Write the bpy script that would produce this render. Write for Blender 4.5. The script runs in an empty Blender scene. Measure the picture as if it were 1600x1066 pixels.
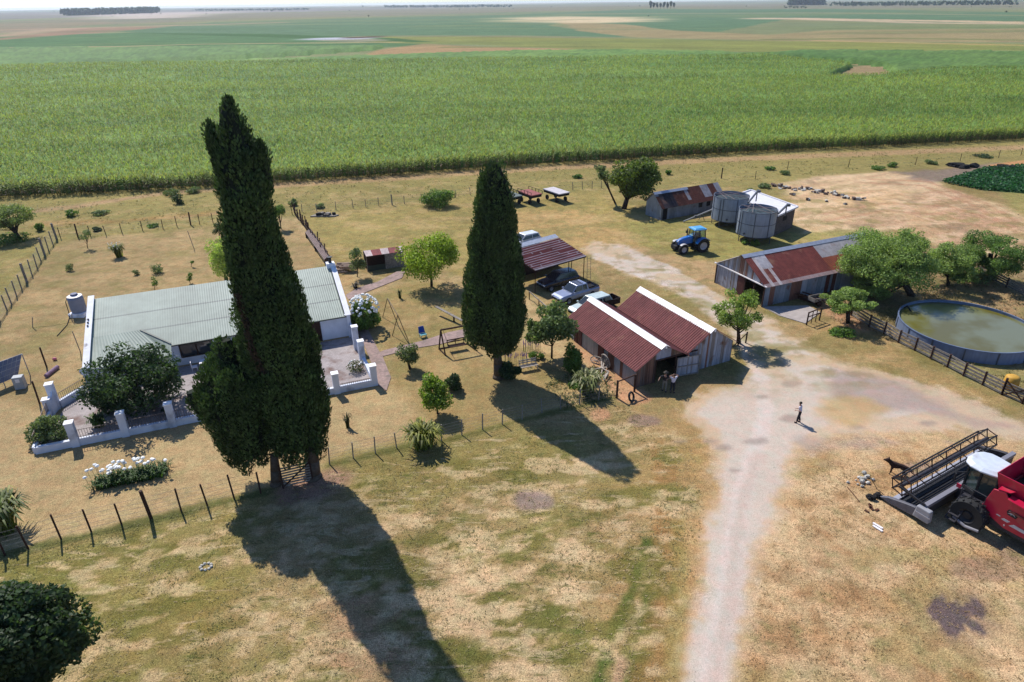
import bpy, math, random
import numpy as np
from mathutils import Vector, Matrix
R_=math.radians
sc=bpy.context.scene
COL=sc.collection
# ---------------------------------------------------------------- camera
F=1040.;PT=R_(27.0);RHO=0.0135;H=28.
cf=np.array([0,math.cos(PT),-math.sin(PT)]);cr0=np.array([1.,0,0]);cu0=np.array([0,math.sin(PT),math.cos(PT)])
CR=math.cos(RHO)*cr0-math.sin(RHO)*cu0;CU=math.sin(RHO)*cr0+math.cos(RHO)*cu0
cam=bpy.data.cameras.new('camera');co=bpy.data.objects.new('camera',cam);COL.objects.link(co)
m=Matrix([[CR[i],CU[i],-cf[i]] for i in range(3)]).to_4x4();m.translation=(0,0,H);co.matrix_world=m
cam.sensor_width=36;cam.lens=F/1600*36;cam.clip_end=40000;cam.clip_start=.5
sc.camera=co
# ---------------------------------------------------------------- light
SEL=R_(48.5);SAZ=R_(34)            # shadows fall towards (sin34,-cos34)
sv=Vector((-math.sin(SAZ)*math.cos(SEL),math.cos(SAZ)*math.cos(SEL),math.sin(SEL)))
w=bpy.data.worlds.new('World');sc.world=w;w.use_nodes=True
nt=w.node_tree;sky=nt.nodes.new('ShaderNodeTexSky');sky.sky_type='NISHITA';sky.sun_disc=False
sky.sun_elevation=SEL;sky.sun_rotation=math.atan2(sv.x,sv.y);sky.air_density=1.0;sky.dust_density=.3;sky.ozone_density=3.0
bg=nt.nodes['Background'];bg.inputs[1].default_value=.105;tn_=nt.nodes.new('ShaderNodeVectorMath');tn_.operation='MULTIPLY';tn_.inputs[1].default_value=(.80,.93,1.16);nt.links.new(sky.outputs[0],tn_.inputs[0]);nt.links.new(tn_.outputs[0],bg.inputs[0])
sl=bpy.data.lights.new('sun','SUN');sl.energy=4.6;sl.angle=R_(.53);sl.color=(1,.955,.895)
so=bpy.data.objects.new('sun',sl);COL.objects.link(so);so.rotation_euler=sv.to_track_quat('Z','Y').to_euler()
sc.view_settings.view_transform='Standard';sc.view_settings.look='None';sc.view_settings.exposure=.42;sc.view_settings.gamma=1
KA=.56   # albedo of a lit flat surface per display-linear unit
# ---------------------------------------------------------------- photo pixel -> place helpers
def ray(px,py): return (px-800)*CR+(533-py)*CU+F*cf
def at(px,py,z=0.):
    d=ray(px,py);t=(z-H)/d[2];return Vector((d[0]*t,d[1]*t,z))
def onY(px,py,Y):
    d=ray(px,py);t=Y/d[1];return Vector((d[0]*t,Y,H+d[2]*t))
def lin(c):
    c=np.asarray(c,float);return np.where(c<=.04045,c/12.92,((c+.055)/1.055)**2.4)
def C8(r,g,b,k=None):
    return tuple(np.minimum(lin(np.array([r,g,b])/255.)*(KA if k is None else k),.88))
rng=np.random.default_rng(7);rnd=random.Random(5)
# ---------------------------------------------------------------- noise
def _h(ix,iy,s):
    n=(ix.astype(np.int64)*374761393+iy.astype(np.int64)*668265263+s*974634777)&0x7fffffff
    n=((n^(n>>13))*1274126177)&0x7fffffff
    return ((n^(n>>16))&0xffff)/65535.
def vn(x,y,s=0):
    ix=np.floor(x);iy=np.floor(y);fx=x-ix;fy=y-iy;fx=fx*fx*(3-2*fx);fy=fy*fy*(3-2*fy)
    a=_h(ix,iy,s);b=_h(ix+1,iy,s);c=_h(ix,iy+1,s);d=_h(ix+1,iy+1,s)
    return (a+(b-a)*fx)*(1-fy)+(c+(d-c)*fx)*fy
def fbm(x,y,s=0,o=4):
    r=0;a=.5;t=0
    for i in range(o): r=r+a*vn(x*2**i+i*17.3,y*2**i+i*9.1,s+i);t+=a;a*=.5
    return r/t*2-1
def sm(a,b,x):
    t=np.clip((x-a)/(b-a),0,1);return t*t*(3-2*t)
# ---------------------------------------------------------------- materials
MATS={}
def mat(name,col=(.5,.5,.5),rough=.7,metal=0.,attr=False,var=.15,scale=3.,spec=.3,bump=0.,bscale=20.,var2=0.,s2=.4,tint=None,streak=None):
    if name in MATS:return MATS[name]
    M_=bpy.data.materials.new(name);M_.use_nodes=True;n=M_.node_tree;L=n.links;b=n.nodes['Principled BSDF']
    b.inputs['Roughness'].default_value=rough;b.inputs['Metallic'].default_value=metal
    b.inputs['Specular IOR Level'].default_value=spec
    tc=n.nodes.new('ShaderNodeTexCoord')
    def noise(s,det=4,mapping=None):
        t=n.nodes.new('ShaderNodeTexNoise');t.inputs['Scale'].default_value=s;t.inputs['Detail'].default_value=det
        if mapping:
            mp=n.nodes.new('ShaderNodeMapping');mp.inputs['Scale'].default_value=mapping;L.new(tc.outputs['Object'],mp.inputs[0]);L.new(mp.outputs[0],t.inputs[0])
        else: L.new(tc.outputs['Object'],t.inputs[0])
        return t
    if attr:
        a=n.nodes.new('ShaderNodeAttribute');a.attribute_name='Col';src=a.outputs['Color']
    else:
        a=n.nodes.new('ShaderNodeRGB');a.outputs[0].default_value=(*col,1);src=a.outputs[0]
    def mul(src,fac,lo,hi,t0=.3,t1=.7):
        r=n.nodes.new('ShaderNodeMapRange');r.inputs[1].default_value=t0;r.inputs[2].default_value=t1;r.inputs[3].default_value=lo;r.inputs[4].default_value=hi
        L.new(fac,r.inputs[0]);mx=n.nodes.new('ShaderNodeVectorMath');mx.operation='SCALE';L.new(src,mx.inputs[0]);L.new(r.outputs[0],mx.inputs[3]);return mx.outputs[0]
    if var: src=mul(src,noise(scale).outputs['Fac'],1-var,1+var)
    if var2: src=mul(src,noise(s2,3).outputs['Fac'],1-var2,1+var2)
    if streak:                       # (mapping scale, amount)
        src=mul(src,noise(1,5,streak[0]).outputs['Fac'],1-streak[1],1+streak[1]*.6)
    if tint:                         # (colour, scale, threshold lo, hi)
        mx=n.nodes.new('ShaderNodeMix');mx.data_type='RGBA';t=noise(tint[1],6)
        r=n.nodes.new('ShaderNodeMapRange');r.inputs[1].default_value=tint[2];r.inputs[2].default_value=tint[3];L.new(t.outputs['Fac'],r.inputs[0])
        L.new(r.outputs[0],mx.inputs[0]);L.new(src,mx.inputs[6]);mx.inputs[7].default_value=(*tint[0],1);src=mx.outputs[2]
    L.new(src,b.inputs['Base Color'])
    if bump:
        bp=n.nodes.new('ShaderNodeBump');bp.inputs['Strength'].default_value=bump;bp.inputs['Distance'].default_value=.1
        L.new(noise(bscale,5).outputs['Fac'],bp.inputs['Height']);L.new(bp.outputs[0],b.inputs['Normal'])
    MATS[name]=M_;return M_
def leafmat(name,trans=.3,lo=.6,hi=1.35,rough=.6):
    if name in MATS:return MATS[name]
    M_=bpy.data.materials.new(name);M_.use_nodes=True;n=M_.node_tree;L=n.links;n.nodes.remove(n.nodes['Principled BSDF'])
    out=n.nodes['Material Output'];a=n.nodes.new('ShaderNodeAttribute');a.attribute_name='Col'
    g=n.nodes.new('ShaderNodeNewGeometry');r=n.nodes.new('ShaderNodeMapRange');r.inputs[3].default_value=lo;r.inputs[4].default_value=hi
    L.new(g.outputs['Random Per Island'],r.inputs[0]);mx=n.nodes.new('ShaderNodeVectorMath');mx.operation='SCALE'
    L.new(a.outputs['Color'],mx.inputs[0]);L.new(r.outputs[0],mx.inputs[3])
    d=n.nodes.new('ShaderNodeBsdfPrincipled');d.inputs['Roughness'].default_value=rough;d.inputs['Specular IOR Level'].default_value=.35
    t=n.nodes.new('ShaderNodeBsdfTranslucent');ms=n.nodes.new('ShaderNodeMixShader');ms.inputs[0].default_value=trans
    L.new(mx.outputs[0],d.inputs['Base Color'])
    hs=n.nodes.new('ShaderNodeVectorMath');hs.operation='MULTIPLY';hs.inputs[1].default_value=(1.15,1.22,.72);L.new(mx.outputs[0],hs.inputs[0]);L.new(hs.outputs[0],t.inputs[0])
    L.new(d.outputs[0],ms.inputs[1]);L.new(t.outputs[0],ms.inputs[2]);L.new(ms.outputs[0],out.inputs[0])
    MATS[name]=M_;return M_
def glassmat(name='dark_glass',col=(.02,.025,.03)):
    if name in MATS:return MATS[name]
    m_=mat(name,col,rough=.08,var=0,spec=.6);return m_
# ---------------------------------------------------------------- mesh builders
def link(name,me,parent=None):
    o=bpy.data.objects.new(name,me);COL.objects.link(o)
    if parent is not None:o.parent=parent
    return o
def tag(o,label=None,cat=None,group=None,kind=None):
    if label:o['label']=label
    if cat:o['category']=cat
    if group:o['group']=group
    if kind:o['kind']=kind
    return o
def thing(name,label,cat,loc=(0,0,0),rz=0.,group=None):
    o=bpy.data.objects.new(name,None);COL.objects.link(o);o.empty_display_size=.3
    o.location=loc;o.rotation_euler=(0,0,rz);return tag(o,label,cat,group)
def copy_tree(o,parent=None):
    c=o.copy();COL.objects.link(c)
    if parent is not None:c.parent=parent
    for ch in list(o.children):copy_tree(ch,c)
    return c
def relabel(o,label,loc=None,rz=None,s=None):
    o['label']=label
    if loc is not None:o.location=loc
    if rz is not None:o.rotation_euler[2]=rz
    if s is not None:o.scale=(s,s,s)
    return o
class MB:
    def __init__(s,off=(0,0,0)):s.v=[];s.f=[];s.c=[];s.off=Vector(off)
    def add(s,vs,fs,col=None):
        k=len(s.v);s.v+=[tuple(Vector(v)-s.off) for v in vs]
        s.f+=[tuple(i+k for i in f) for f in fs];s.c+=[col]*len(fs);return s
    def quad(s,a,b,c,d,col=None):return s.add([a,b,c,d],[(0,1,2,3)],col)
    def box(s,c,d,rz=0,col=None,taper=1.):
        x,y,z=[q/2 for q in d];ca,sa=math.cos(rz),math.sin(rz);P=[]
        for sz in(-1,1):
            k=taper if sz>0 else 1
            for sx,sy in((-1,-1),(1,-1),(1,1),(-1,1)):
                u,v=sx*x*k,sy*y*k;P.append((c[0]+u*ca-v*sa,c[1]+u*sa+v*ca,c[2]+sz*z))
        return s.add(P,[(3,2,1,0),(4,5,6,7),(0,1,5,4),(1,2,6,5),(2,3,7,6),(3,0,4,7)],col)
    def beam(s,p,q,w=.1,h=.1,col=None,up=(0,0,1)):
        p=Vector(p);q=Vector(q);d=(q-p).normalized();u=Vector(up)
        if abs(d.dot(u))>.98:u=Vector((0,1,0))
        a=d.cross(u).normalized()*w/2;b=a.cross(d).normalized()*h/2
        P=[p-a-b,p+a-b,p+a+b,p-a+b,q-a-b,q+a-b,q+a+b,q-a+b]
        return s.add(P,[(3,2,1,0),(4,5,6,7),(0,1,5,4),(1,2,6,5),(2,3,7,6),(3,0,4,7)],col)
    def tube(s,p,q,r1=.05,r2=None,n=8,col=None,cap=True):
        if r2 is None:r2=r1
        p=Vector(p);q=Vector(q);d=(q-p).normalized();u=Vector((0,0,1)) if abs(d.z)<.95 else Vector((1,0,0))
        a=d.cross(u).normalized();b=a.cross(d)
        P=[p+(a*math.cos(t)+b*math.sin(t))*r1 for t in [2*math.pi*i/n for i in range(n)]]+[q+(a*math.cos(t)+b*math.sin(t))*r2 for t in [2*math.pi*i/n for i in range(n)]]
        fs=[(i,(i+1)%n,n+(i+1)%n,n+i) for i in range(n)]
        if cap:fs+=[tuple(range(n-1,-1,-1)),tuple(range(n,2*n))]
        return s.add(P,fs,col)
    def path(s,pts,r,n=6,col=None):
        for i in range(len(pts)-1):
            ra=r[i] if hasattr(r,'__len__') else r;rb=r[i+1] if hasattr(r,'__len__') else r
            s.tube(pts[i],pts[i+1],ra,rb,n,col)
        return s
    def lathe(s,c,prof,n=24,col=None,axis='z'):
        P=[]
        for r,z in prof:
            for i in range(n):
                t=2*math.pi*i/n
                if axis=='z':P.append((c[0]+r*math.cos(t),c[1]+r*math.sin(t),c[2]+z))
                else:P.append((c[0]+r*math.cos(t),c[1]+z,c[2]+r*math.sin(t)))
        fs=[]
        for k in range(len(prof)-1):
            for i in range(n):
                j=(i+1)%n;fs.append((k*n+i,k*n+j,(k+1)*n+j,(k+1)*n+i))
        return s.add(P,fs,col)
    def prism(s,poly,z0,z1,col=None):
        n=len(poly);P=[(x,y,z0) for x,y in poly]+[(x,y,z1) for x,y in poly]
        return s.add(P,[tuple(range(n-1,-1,-1)),tuple(range(n,2*n))]+[(i,(i+1)%n,n+(i+1)%n,n+i) for i in range(n)],col)
    def slab(s,pts,d,col=None):
        """polygon pts extruded by vector d"""
        n=len(pts);P=[Vector(p) for p in pts];P+=[p+Vector(d) for p in P]
        return s.add(P,[tuple(range(n-1,-1,-1)),tuple(range(n,2*n))]+[(i,(i+1)%n,n+(i+1)%n,n+i) for i in range(n)],col)
    def blob(s,c,r,n=8,jit=.15,col=None,seed=0):
        rr=random.Random(seed);P=[];m_=n//2+1
        for i in range(m_+1):
            th=math.pi*i/m_
            for j in range(n):
                ph=2*math.pi*j/n;k=1+rr.uniform(-jit,jit) if 0<i<m_ else 1
                P.append((c[0]+r[0]*k*math.sin(th)*math.cos(ph),c[1]+r[1]*k*math.sin(th)*math.sin(ph),c[2]+r[2]*k*math.cos(th)))
        fs=[(i*n+j,(i+1)*n+j,(i+1)*n+(j+1)%n,i*n+(j+1)%n) for i in range(m_) for j in range(n)]
        return s.add(P,fs,col)
    def build(s,name,material,parent=None,smooth=False,bevel=0):
        me=bpy.data.meshes.new(name);me.from_pydata(s.v,[],s.f)
        me.validate()
        me.materials.append(material)
        if any(c is not None for c in s.c) and len(me.polygons)==len(s.c):
            a=me.color_attributes.new('Col','FLOAT_COLOR','CORNER');arr=np.ones((len(me.loops),4),np.float32);k=0
            for p,c in zip(me.polygons,s.c):
                arr[k:k+p.loop_total,:3]=c if c is not None else (.5,.5,.5);k+=p.loop_total
            a.data.foreach_set('color',arr.ravel())
        if smooth:me.polygons.foreach_set('use_smooth',[True]*len(me.polygons))
        o=link(name,me,parent)
        if bevel:
            b=o.modifiers.new('bevel','BEVEL');b.width=bevel;b.segments=2;b.limit_method='ANGLE'
        return o
def np_mesh(name,V,Q,cols,material,parent=None,smooth=False):
    """V (N,3), Q (M,4) quads, cols (N,3) per vertex"""
    me=bpy.data.meshes.new(name);me.vertices.add(len(V));me.vertices.foreach_set('co',np.asarray(V,np.float32).ravel())
    me.loops.add(Q.size);me.polygons.add(len(Q));k=Q.shape[1]
    me.polygons.foreach_set('loop_start',np.arange(0,Q.size,k,dtype=np.int32))
    me.loops.foreach_set('vertex_index',Q.astype(np.int32).ravel());me.update(calc_edges=True)
    if cols is not None:
        a=me.color_attributes.new('Col','FLOAT_COLOR','POINT');arr=np.ones((len(V),4),np.float32);arr[:,:3]=cols;a.data.foreach_set('color',arr.ravel())
    if smooth:me.polygons.foreach_set('use_smooth',np.ones(len(Q),bool))
    me.materials.append(material);return link(name,me,parent)
def unit(a):return a/np.maximum(np.linalg.norm(a,axis=1,keepdims=True),1e-9)
def leafquads(P,D,size,asp,cols,rg,nrm=None):
    """diamond leaves at P pointing along D"""
    n=len(P);D=unit(D);rv=unit(rg.normal(size=(n,3)))
    if nrm is not None: rv=unit(nrm+rv*.6)
    S=unit(np.cross(D,rv));sz=(size*rg.uniform(.7,1.35,n))[:,None] if np.isscalar(size) else size[:,None]
    A=P-D*sz*.5;B=P+S*sz*asp*.5;Cc=P+D*sz*.5;E_=P-S*sz*asp*.5
    V=np.stack([A,B,Cc,E_],1).reshape(-1,3);Q=np.arange(4*n).reshape(n,4)
    return V,Q,np.repeat(cols,4,axis=0)
def leaves_on(blobs,n,leaf,rg,shell=(.72,1.08),up=0.,asp=.6,col=(.05,.08,.02),cvar=.2):
    B=np.array(blobs,float);a=(B[:,3]*B[:,4]+B[:,4]*B[:,5]+B[:,3]*B[:,5]);idx=rg.choice(len(B),n,p=a/a.sum());b=B[idx]
    d=unit(rg.normal(size=(n,3)));rr=rg.uniform(*shell,n)[:,None]
    P=b[:,:3]+d*b[:,3:6]*rr;nr=unit(d/b[:,3:6])
    D=unit(rg.normal(size=(n,3))*.8+nr*.3+np.array([0,0,up]))
    k=1+rg.uniform(-cvar,cvar,len(B))[idx][:,None]
    return P,D,nr,np.array(col)[None]*k
def subblobs(E,k,f,rg,zlo=-.6):
    out=[]
    for e in E:
        for _ in range(k):
            d=rg.normal(size=3);d/=np.linalg.norm(d);d[2]=max(d[2],zlo);r=rg.uniform(.45,1-f*.45)
            s=f*rg.uniform(.75,1.25)
            out.append((e[0]+d[0]*e[3]*r,e[1]+d[1]*e[4]*r,e[2]+d[2]*e[5]*r,e[3]*s,e[4]*s,e[5]*s))
    return out
LEAF=leafmat('leaf_green',trans=.42);LEAFD=leafmat('leaf_dark',trans=.22,lo=.55,hi=1.3,rough=.7);BARK=mat('bark',C8(120,105,90,.5),.9,var=.3,scale=8,bump=.5,bscale=12)
BARKD=mat('dark_bark',C8(80,66,55,.5),.9,var=.3,scale=8)
def treebox(base,box):
    b=at(*base);x0,x1,y0,y1=box
    c=onY((x0+x1)/2,(y0+y1)/2,b.y);l=onY(x0,(y0+y1)/2,b.y);r=onY(x1,(y0+y1)/2,b.y);t=onY((x0+x1)/2,y0,b.y);bo=onY((x0+x1)/2,y1,b.y)
    rx=(r-l).length/2;rz=max(.1,(t.z-bo.z)/2);e=math.sqrt(max((rz*1.0)**2-(rx*.40)**2,(rz*.55)**2))
    return b,(c.x-b.x,0,max(c.z,e*.8),rx,rx,e)
def tree(name,label,cat,base,box,col,n=2500,leaf=.22,trunk=.12,k=14,f=.42,group=None,shell=(.6,1.08),asp=.6,up=0.,stems=1,seed=None,extra=(),m_=None,bark=None,core=True):
    rg=np.random.default_rng(seed if seed is not None else int(base[0]*7+base[1]))
    b,e=treebox(base,box);t=thing(name,label,cat,b,group=group)
    if not trunk:e=e[:2]+(e[5]*.8,)+e[3:]
    bl=[e]
    for bx in extra:
        _,e2=treebox(base,bx);bl.append(e2)
    sb=subblobs(bl,k,f,rg)
    P,D,nr,cc=leaves_on(sb,n,leaf,rg,shell,up,asp,col)
    P[:,2]=np.maximum(P[:,2],.03)
    V,Q,c4=leafquads(P,D,leaf,asp,cc,rg,nr)
    np_mesh('crown',V,Q,c4,m_ or LEAF,t)
    if trunk:
        mb=MB();rr=random.Random(int(base[0]))
        top=Vector((e[0],e[1],e[2]))
        for s in range(stems):
            b0=Vector((rr.uniform(-.15,.15)*stems*.5,rr.uniform(-.1,.1)*stems*.5,-.05))
            mid=b0.lerp(top,.5)+Vector((rr.uniform(-.2,.2),rr.uniform(-.2,.2),0))*e[3]*.4
            mb.path([b0,mid,top+Vector((rr.uniform(-.3,.3)*e[3],0,0))],[trunk,trunk*.75,trunk*.4],7)
            for q in rr.sample(sb,min(6,len(sb))):
                p1=b0.lerp(mid,rr.uniform(.6,1));q3=Vector(q[:3]);mb.path([p1,p1.lerp(q3,.5)+Vector((0,0,-.1*e[5])),q3],[trunk*.5,trunk*.35,trunk*.12],5)
        mb.build('trunk',bark or BARKD,t,smooth=True)
    return t
def shrub(name,label,base,box,col,n=900,leaf=.14,**k):
    k.setdefault('trunk',0);k.setdefault('k',9);k.setdefault('f',.5)
    return tree(name,label,k.pop('cat','shrub'),base,box,col,n,leaf,**k)
def strap(name,label,cat,base,rad,h,n,col,wd=.05,group=None,flowers=0,fcol=(.8,.8,.75),seed=1,tip=None):
    """clump of arching strap leaves"""
    rg=np.random.default_rng(seed);b=at(*base);t=thing(name,label,cat,b,group=group)
    V=[];Q=[];Cc=[];k=0
    for i in range(n):
        a=rg.uniform(0,2*math.pi);r=rad*rg.uniform(.5,1.1);hh=h*rg.uniform(.7,1.15);w_=wd*rg.uniform(.7,1.3);x0=rg.normal()*rad*.15;y0=rg.normal()*rad*.15
        c=np.array(col)*rg.uniform(.65,1.35)
        if tip is not None and rg.random()<.3:c=np.array(tip)*rg.uniform(.8,1.2)
        sx,sy=-math.sin(a)*w_,math.cos(a)*w_
        pts=[(0,0,1),(.35,.75,1),(.75,1,.8),(1.05,.72,.15)]
        for u,z,ww in pts:
            X=x0+math.cos(a)*r*u;Y=y0+math.sin(a)*r*u;Z=hh*z
            V+=[(X-sx*ww,Y-sy*ww,Z),(X+sx*ww,Y+sy*ww,Z)];Cc+=[c,c]
        for j in range(3):Q.append((k+2*j,k+2*j+1,k+2*j+3,k+2*j+2))
        k+=8
    np_mesh('leaves',np.array(V),np.array(Q),np.array(Cc),LEAF,t)
    if flowers:
        mb=MB()
        for i in range(flowers):
            a=rg.uniform(0,6.3);r=rad*rg.uniform(.2,1.1);z=h*rg.uniform(.9,1.4);s=rg.uniform(.05,.09)
            mb.blob((math.cos(a)*r,math.sin(a)*r,z),(s,s,s*.8),6,.2,seed=i)
        mb.build('flower_heads',mat('petal_white',fcol,.7,var=.1),t)
    return t
# corrugated sheet: a,b along the corrugation-crossing direction (ridge), c,d opposite edge; colour callback (u,v) in 0..1
def sheet(mb,a,b,c,d,pitch=.2,amp=.018,colf=None,rows=1):
    a,b,c,d=[Vector(q) for q in(a,b,c,d)];n=max(2,int((b-a).length/pitch*2));nr=(b-a).cross(d-a).normalized()
    P=[];fs=[];cs=[]
    for r in range(rows+1):
        v=r/rows
        for i in range(n+1):
            u=i/n;p=(a.lerp(b,u)).lerp(d.lerp(c,u),v);P.append(p+nr*amp*(1 if i%2 else -1))
    base=len(mb.v);mb.v+=[tuple(p-mb.off) for p in P]
    for r in range(rows):
        for i in range(n):
            k=base+r*(n+1)+i;mb.f.append((k,k+1,k+n+2,k+n+1));mb.c.append(colf((i+.5)/n,(r+.5)/rows) if colf else None)
    return mb
# ================================================================ GROUND
def axis_steps(lo,hi,s,glo,ghi,far_lo,far_hi):
    a=list(np.arange(lo,hi,s));x=hi;st=s
    while x<far_hi:a.append(x);st=max(st,ghi*abs(x-hi)+s);x+=st
    x=lo-s;st=s;b=[]
    while x>far_lo:b.append(x);st=max(st,glo*abs(x-lo)+s);x-=st
    return np.array(b[::-1]+a)
gx=axis_steps(-46,62,.22,.022,.022,-9000,9000)
gy=np.concatenate([np.arange(-30,12,3.),np.arange(12,76,.22),np.arange(76,150,.5)]);yy=[150.];st=.6
while yy[-1]<14000:
    st=max(st,.016*(yy[-1]-110)*min(1,yy[-1]/400));yy.append(yy[-1]+st)
gy=np.concatenate([gy,yy])
GX,GY=np.meshgrid(gx,gy);N=GX.size;X=GX.ravel();Y=GY.ravel()
Dd=np.hypot(X,Y)
def hills(X,Y):
    D=np.hypot(X,Y);return sm(1100,4500,D)*(fbm(X/1500,Y/1500,91,3)*9)
Z=hills(X,Y)
def W(pts):
    r=[]
    for p in pts:
        q=at(p[0],max(p[1],horiz(p[0])+.9));r.append((q.x,q.y))
    return np.array(r)
def horiz(px):
    # horizon row at column px
    for y in np.arange(-20,40,.25):
        if ray(px,y)[2]<-.2:return y
    return 10
def sdist(P,idx=None):
    x=X if idx is None else X[idx];y=Y if idx is None else Y[idx];d=np.full(x.shape,1e9);ins=np.zeros(x.shape,bool);n=len(P)
    for i in range(n):
        ax,ay=P[i];bx,by=P[(i+1)%n];ex,ey=bx-ax,by-ay;wx,wy=x-ax,y-ay
        t=np.clip((wx*ex+wy*ey)/(ex*ex+ey*ey+1e-9),0,1);d=np.minimum(d,np.hypot(wx-ex*t,wy-ey*t))
        c=((ay>y)!=(by>y))&(x<(bx-ax)*(y-ay)/((by-ay) if by!=ay else 1e-9)+ax);ins^=c
    return np.where(ins,-d,d)
def ldist(P,idx):
    x=X[idx];y=Y[idx];d=np.full(x.shape,1e9)
    for i in range(len(P)-1):
        ax,ay=P[i];bx,by=P[i+1];ex,ey=bx-ax,by-ay;wx,wy=x-ax,y-ay
        t=np.clip((wx*ex+wy*ey)/(ex*ex+ey*ey+1e-9),0,1);d=np.minimum(d,np.hypot(wx-ex*t,wy-ey*t))
    return d
G=np.zeros((N,3));
def c_(r,g,b):return np.array([r,g,b])/255.
n1=fbm(X/1.3,Y/1.3,1);n2=fbm(X/6,Y/6,5);n3=fbm(X/25,Y/25,9);n0=fbm(X/.5,Y/.5,13,3)
ca,sa=math.cos(R_(21)),math.sin(R_(21));UX=X*ca+Y*sa;UY=-X*sa+Y*ca
na=fbm(UX/5,UY/1.1,21,4)
def mixc(m_,c):
    global G
    m_=np.clip(m_,0,1)[:,None];G=G*(1-m_)+np.asarray(c)*m_
def near(P,pad):
    return np.where((X>P[:,0].min()-pad)&(X<P[:,0].max()+pad)&(Y>P[:,1].min()-pad)&(Y<P[:,1].max()+pad))[0]
def poly(pts,c,soft=.6,amp=.8,al=1.,ns=None,raw=False):
    P=pts if raw else W(pts);idx=near(P,soft+amp+1)
    sd=sdist(P,idx);nz=(n1[idx]*.5+n2[idx]*.8) if ns is None else ns[idx]
    m_=np.zeros(N);m_[idx]=sm(soft,-soft,sd+nz*amp)*al;mixc(m_,c)
def line(pts,wid,c,soft=.4,amp=.4,al=1.):
    P=W(pts);idx=near(P,wid+soft+amp+1);d=ldist(P,idx);m_=np.zeros(N);m_[idx]=sm(wid+soft,wid-soft,d+(n1[idx]*.6+n0[idx]*.4)*amp)*al;mixc(m_,c)
# base: foreground rough olive grass
G[:]=c_(166,146,98)
mixc(sm(-.25,.5,n2)*.5,c_(128,130,62));mixc(sm(.0,.6,na)*.6,c_(190,164,118));mixc(sm(.05,.5,n3)*.35,c_(178,148,104))
# far plain
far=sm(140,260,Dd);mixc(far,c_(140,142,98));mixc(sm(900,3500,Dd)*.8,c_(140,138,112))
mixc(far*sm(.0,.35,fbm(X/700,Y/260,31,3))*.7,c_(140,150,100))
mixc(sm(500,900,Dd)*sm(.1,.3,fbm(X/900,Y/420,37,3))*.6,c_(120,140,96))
# yard right: straw
poly([(1100,1075),(1060,900),(1085,760),(1110,700),(1180,640),(1300,600),(1450,640),(1610,690),(1620,1080)],c_(212,182,136),1.5,2)
poly([(900,780),(1010,700),(1100,600),(1200,600),(1130,1075),(1000,1075),(940,950)],c_(190,156,104),2,2,.75)
# garden lawn
poly([(-20,880),(-20,560),(90,375),(345,345),(460,335),(530,420),(640,440),(720,420),(830,470),(905,540),(985,622),(880,640),(700,688),(500,735),(240,812),(40,862)],c_(192,169,122),.3,.3)
poly([(-20,480),(90,378),(345,348),(455,345),(520,430),(350,470),(130,490),(60,640),(-20,620)],c_(172,150,104),.5,.8,.85)
poly([(540,470),(640,440),(720,440),(800,520),(900,600),(860,635),(700,680),(620,620),(600,560)],c_(164,144,92),1,1.5,.75)
poly([(430,430),(520,420),(560,440),(540,450),(480,440)],c_(190,155,100),.5,.5,.6)
# middle paddock
poly([(465,335),(620,318),(735,305),(960,295),(1000,330),(1120,350),(1180,390),(1130,400),(1010,385),(930,380),(830,440),(740,440),(650,405),(540,420)],c_(172,157,94),.5,.6)
poly([(780,330),(900,330),(980,360),(1020,390),(960,380),(900,400),(860,380),(800,370)],c_(200,168,112),1.5,2.5,.8)
# strip by the corn
poly([(-40,330),(-40,300),(450,278),(800,256),(1200,230),(1640,208),(1640,240),(1350,262),(1200,285),(1130,295),(1000,295),(735,308),(460,338),(200,368),(60,378),(-40,400)],c_(158,148,88),1,1.5)
poly([(-20,400),(60,378),(92,375),(30,450),(-20,510)],c_(160,150,88),.5,.8)
line([(40,332),(120,322),(250,303),(350,296)],1.3,c_(192,160,124),.8,1.2,.8)
line([(380,293),(560,281),(700,272),(850,262),(1000,255),(1200,246),(1400,238),(1620,229)],2.4,c_(190,158,118),.9,1.6,.8)
line([(380,288),(700,268),(1000,251),(1400,234),(1620,226)],.5,c_(150,140,84),.4,.8,.7)
line([(60,350),(200,345),(340,333)],1.2,c_(172,138,84),.8,1.2,.7)
poly([(1000,295),(1100,280),(1300,262),(1560,240),(1620,240),(1620,252),(1430,265),(1220,285),(1130,290)],c_(160,150,90),.8,1.5,.9)
# orange bare soil
poly([(1215,290),(1290,275),(1400,268),(1470,285),(1530,310),(1620,345),(1620,440),(1520,410),(1420,360),(1340,365),(1255,372),(1235,330)],c_(222,194,150),1.2,2.2)
poly([(1430,300),(1500,300),(1580,345),(1600,380),(1500,380),(1400,360)],c_(196,154,122),1.5,3,.6,na)
poly([(1300,300),(1420,290),(1400,330),(1320,340)],c_(226,188,140),1,2,.6)
poly([(1560,300),(1620,290),(1620,350),(1590,330)],c_(160,155,90),1,1.5,.9)
poly([(1395,268),(1500,262),(1560,255),(1510,285),(1440,285)],c_(150,135,125),1,1.5,.8)
poly([(1480,281),(1540,262),(1640,254),(1640,305),(1540,298)],c_(70,122,72),.5,.8)
poly([(1545,258),(1640,246),(1640,253),(1548,263)],c_(215,160,110),.5,.8,.9)
sidx=sm(1.,-1.,sdist(W([(1215,290),(1290,275),(1400,268),(1470,285),(1530,310),(1620,345),(1620,440),(1520,410),(1420,360),(1340,365),(1255,372),(1235,330)])))
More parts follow.
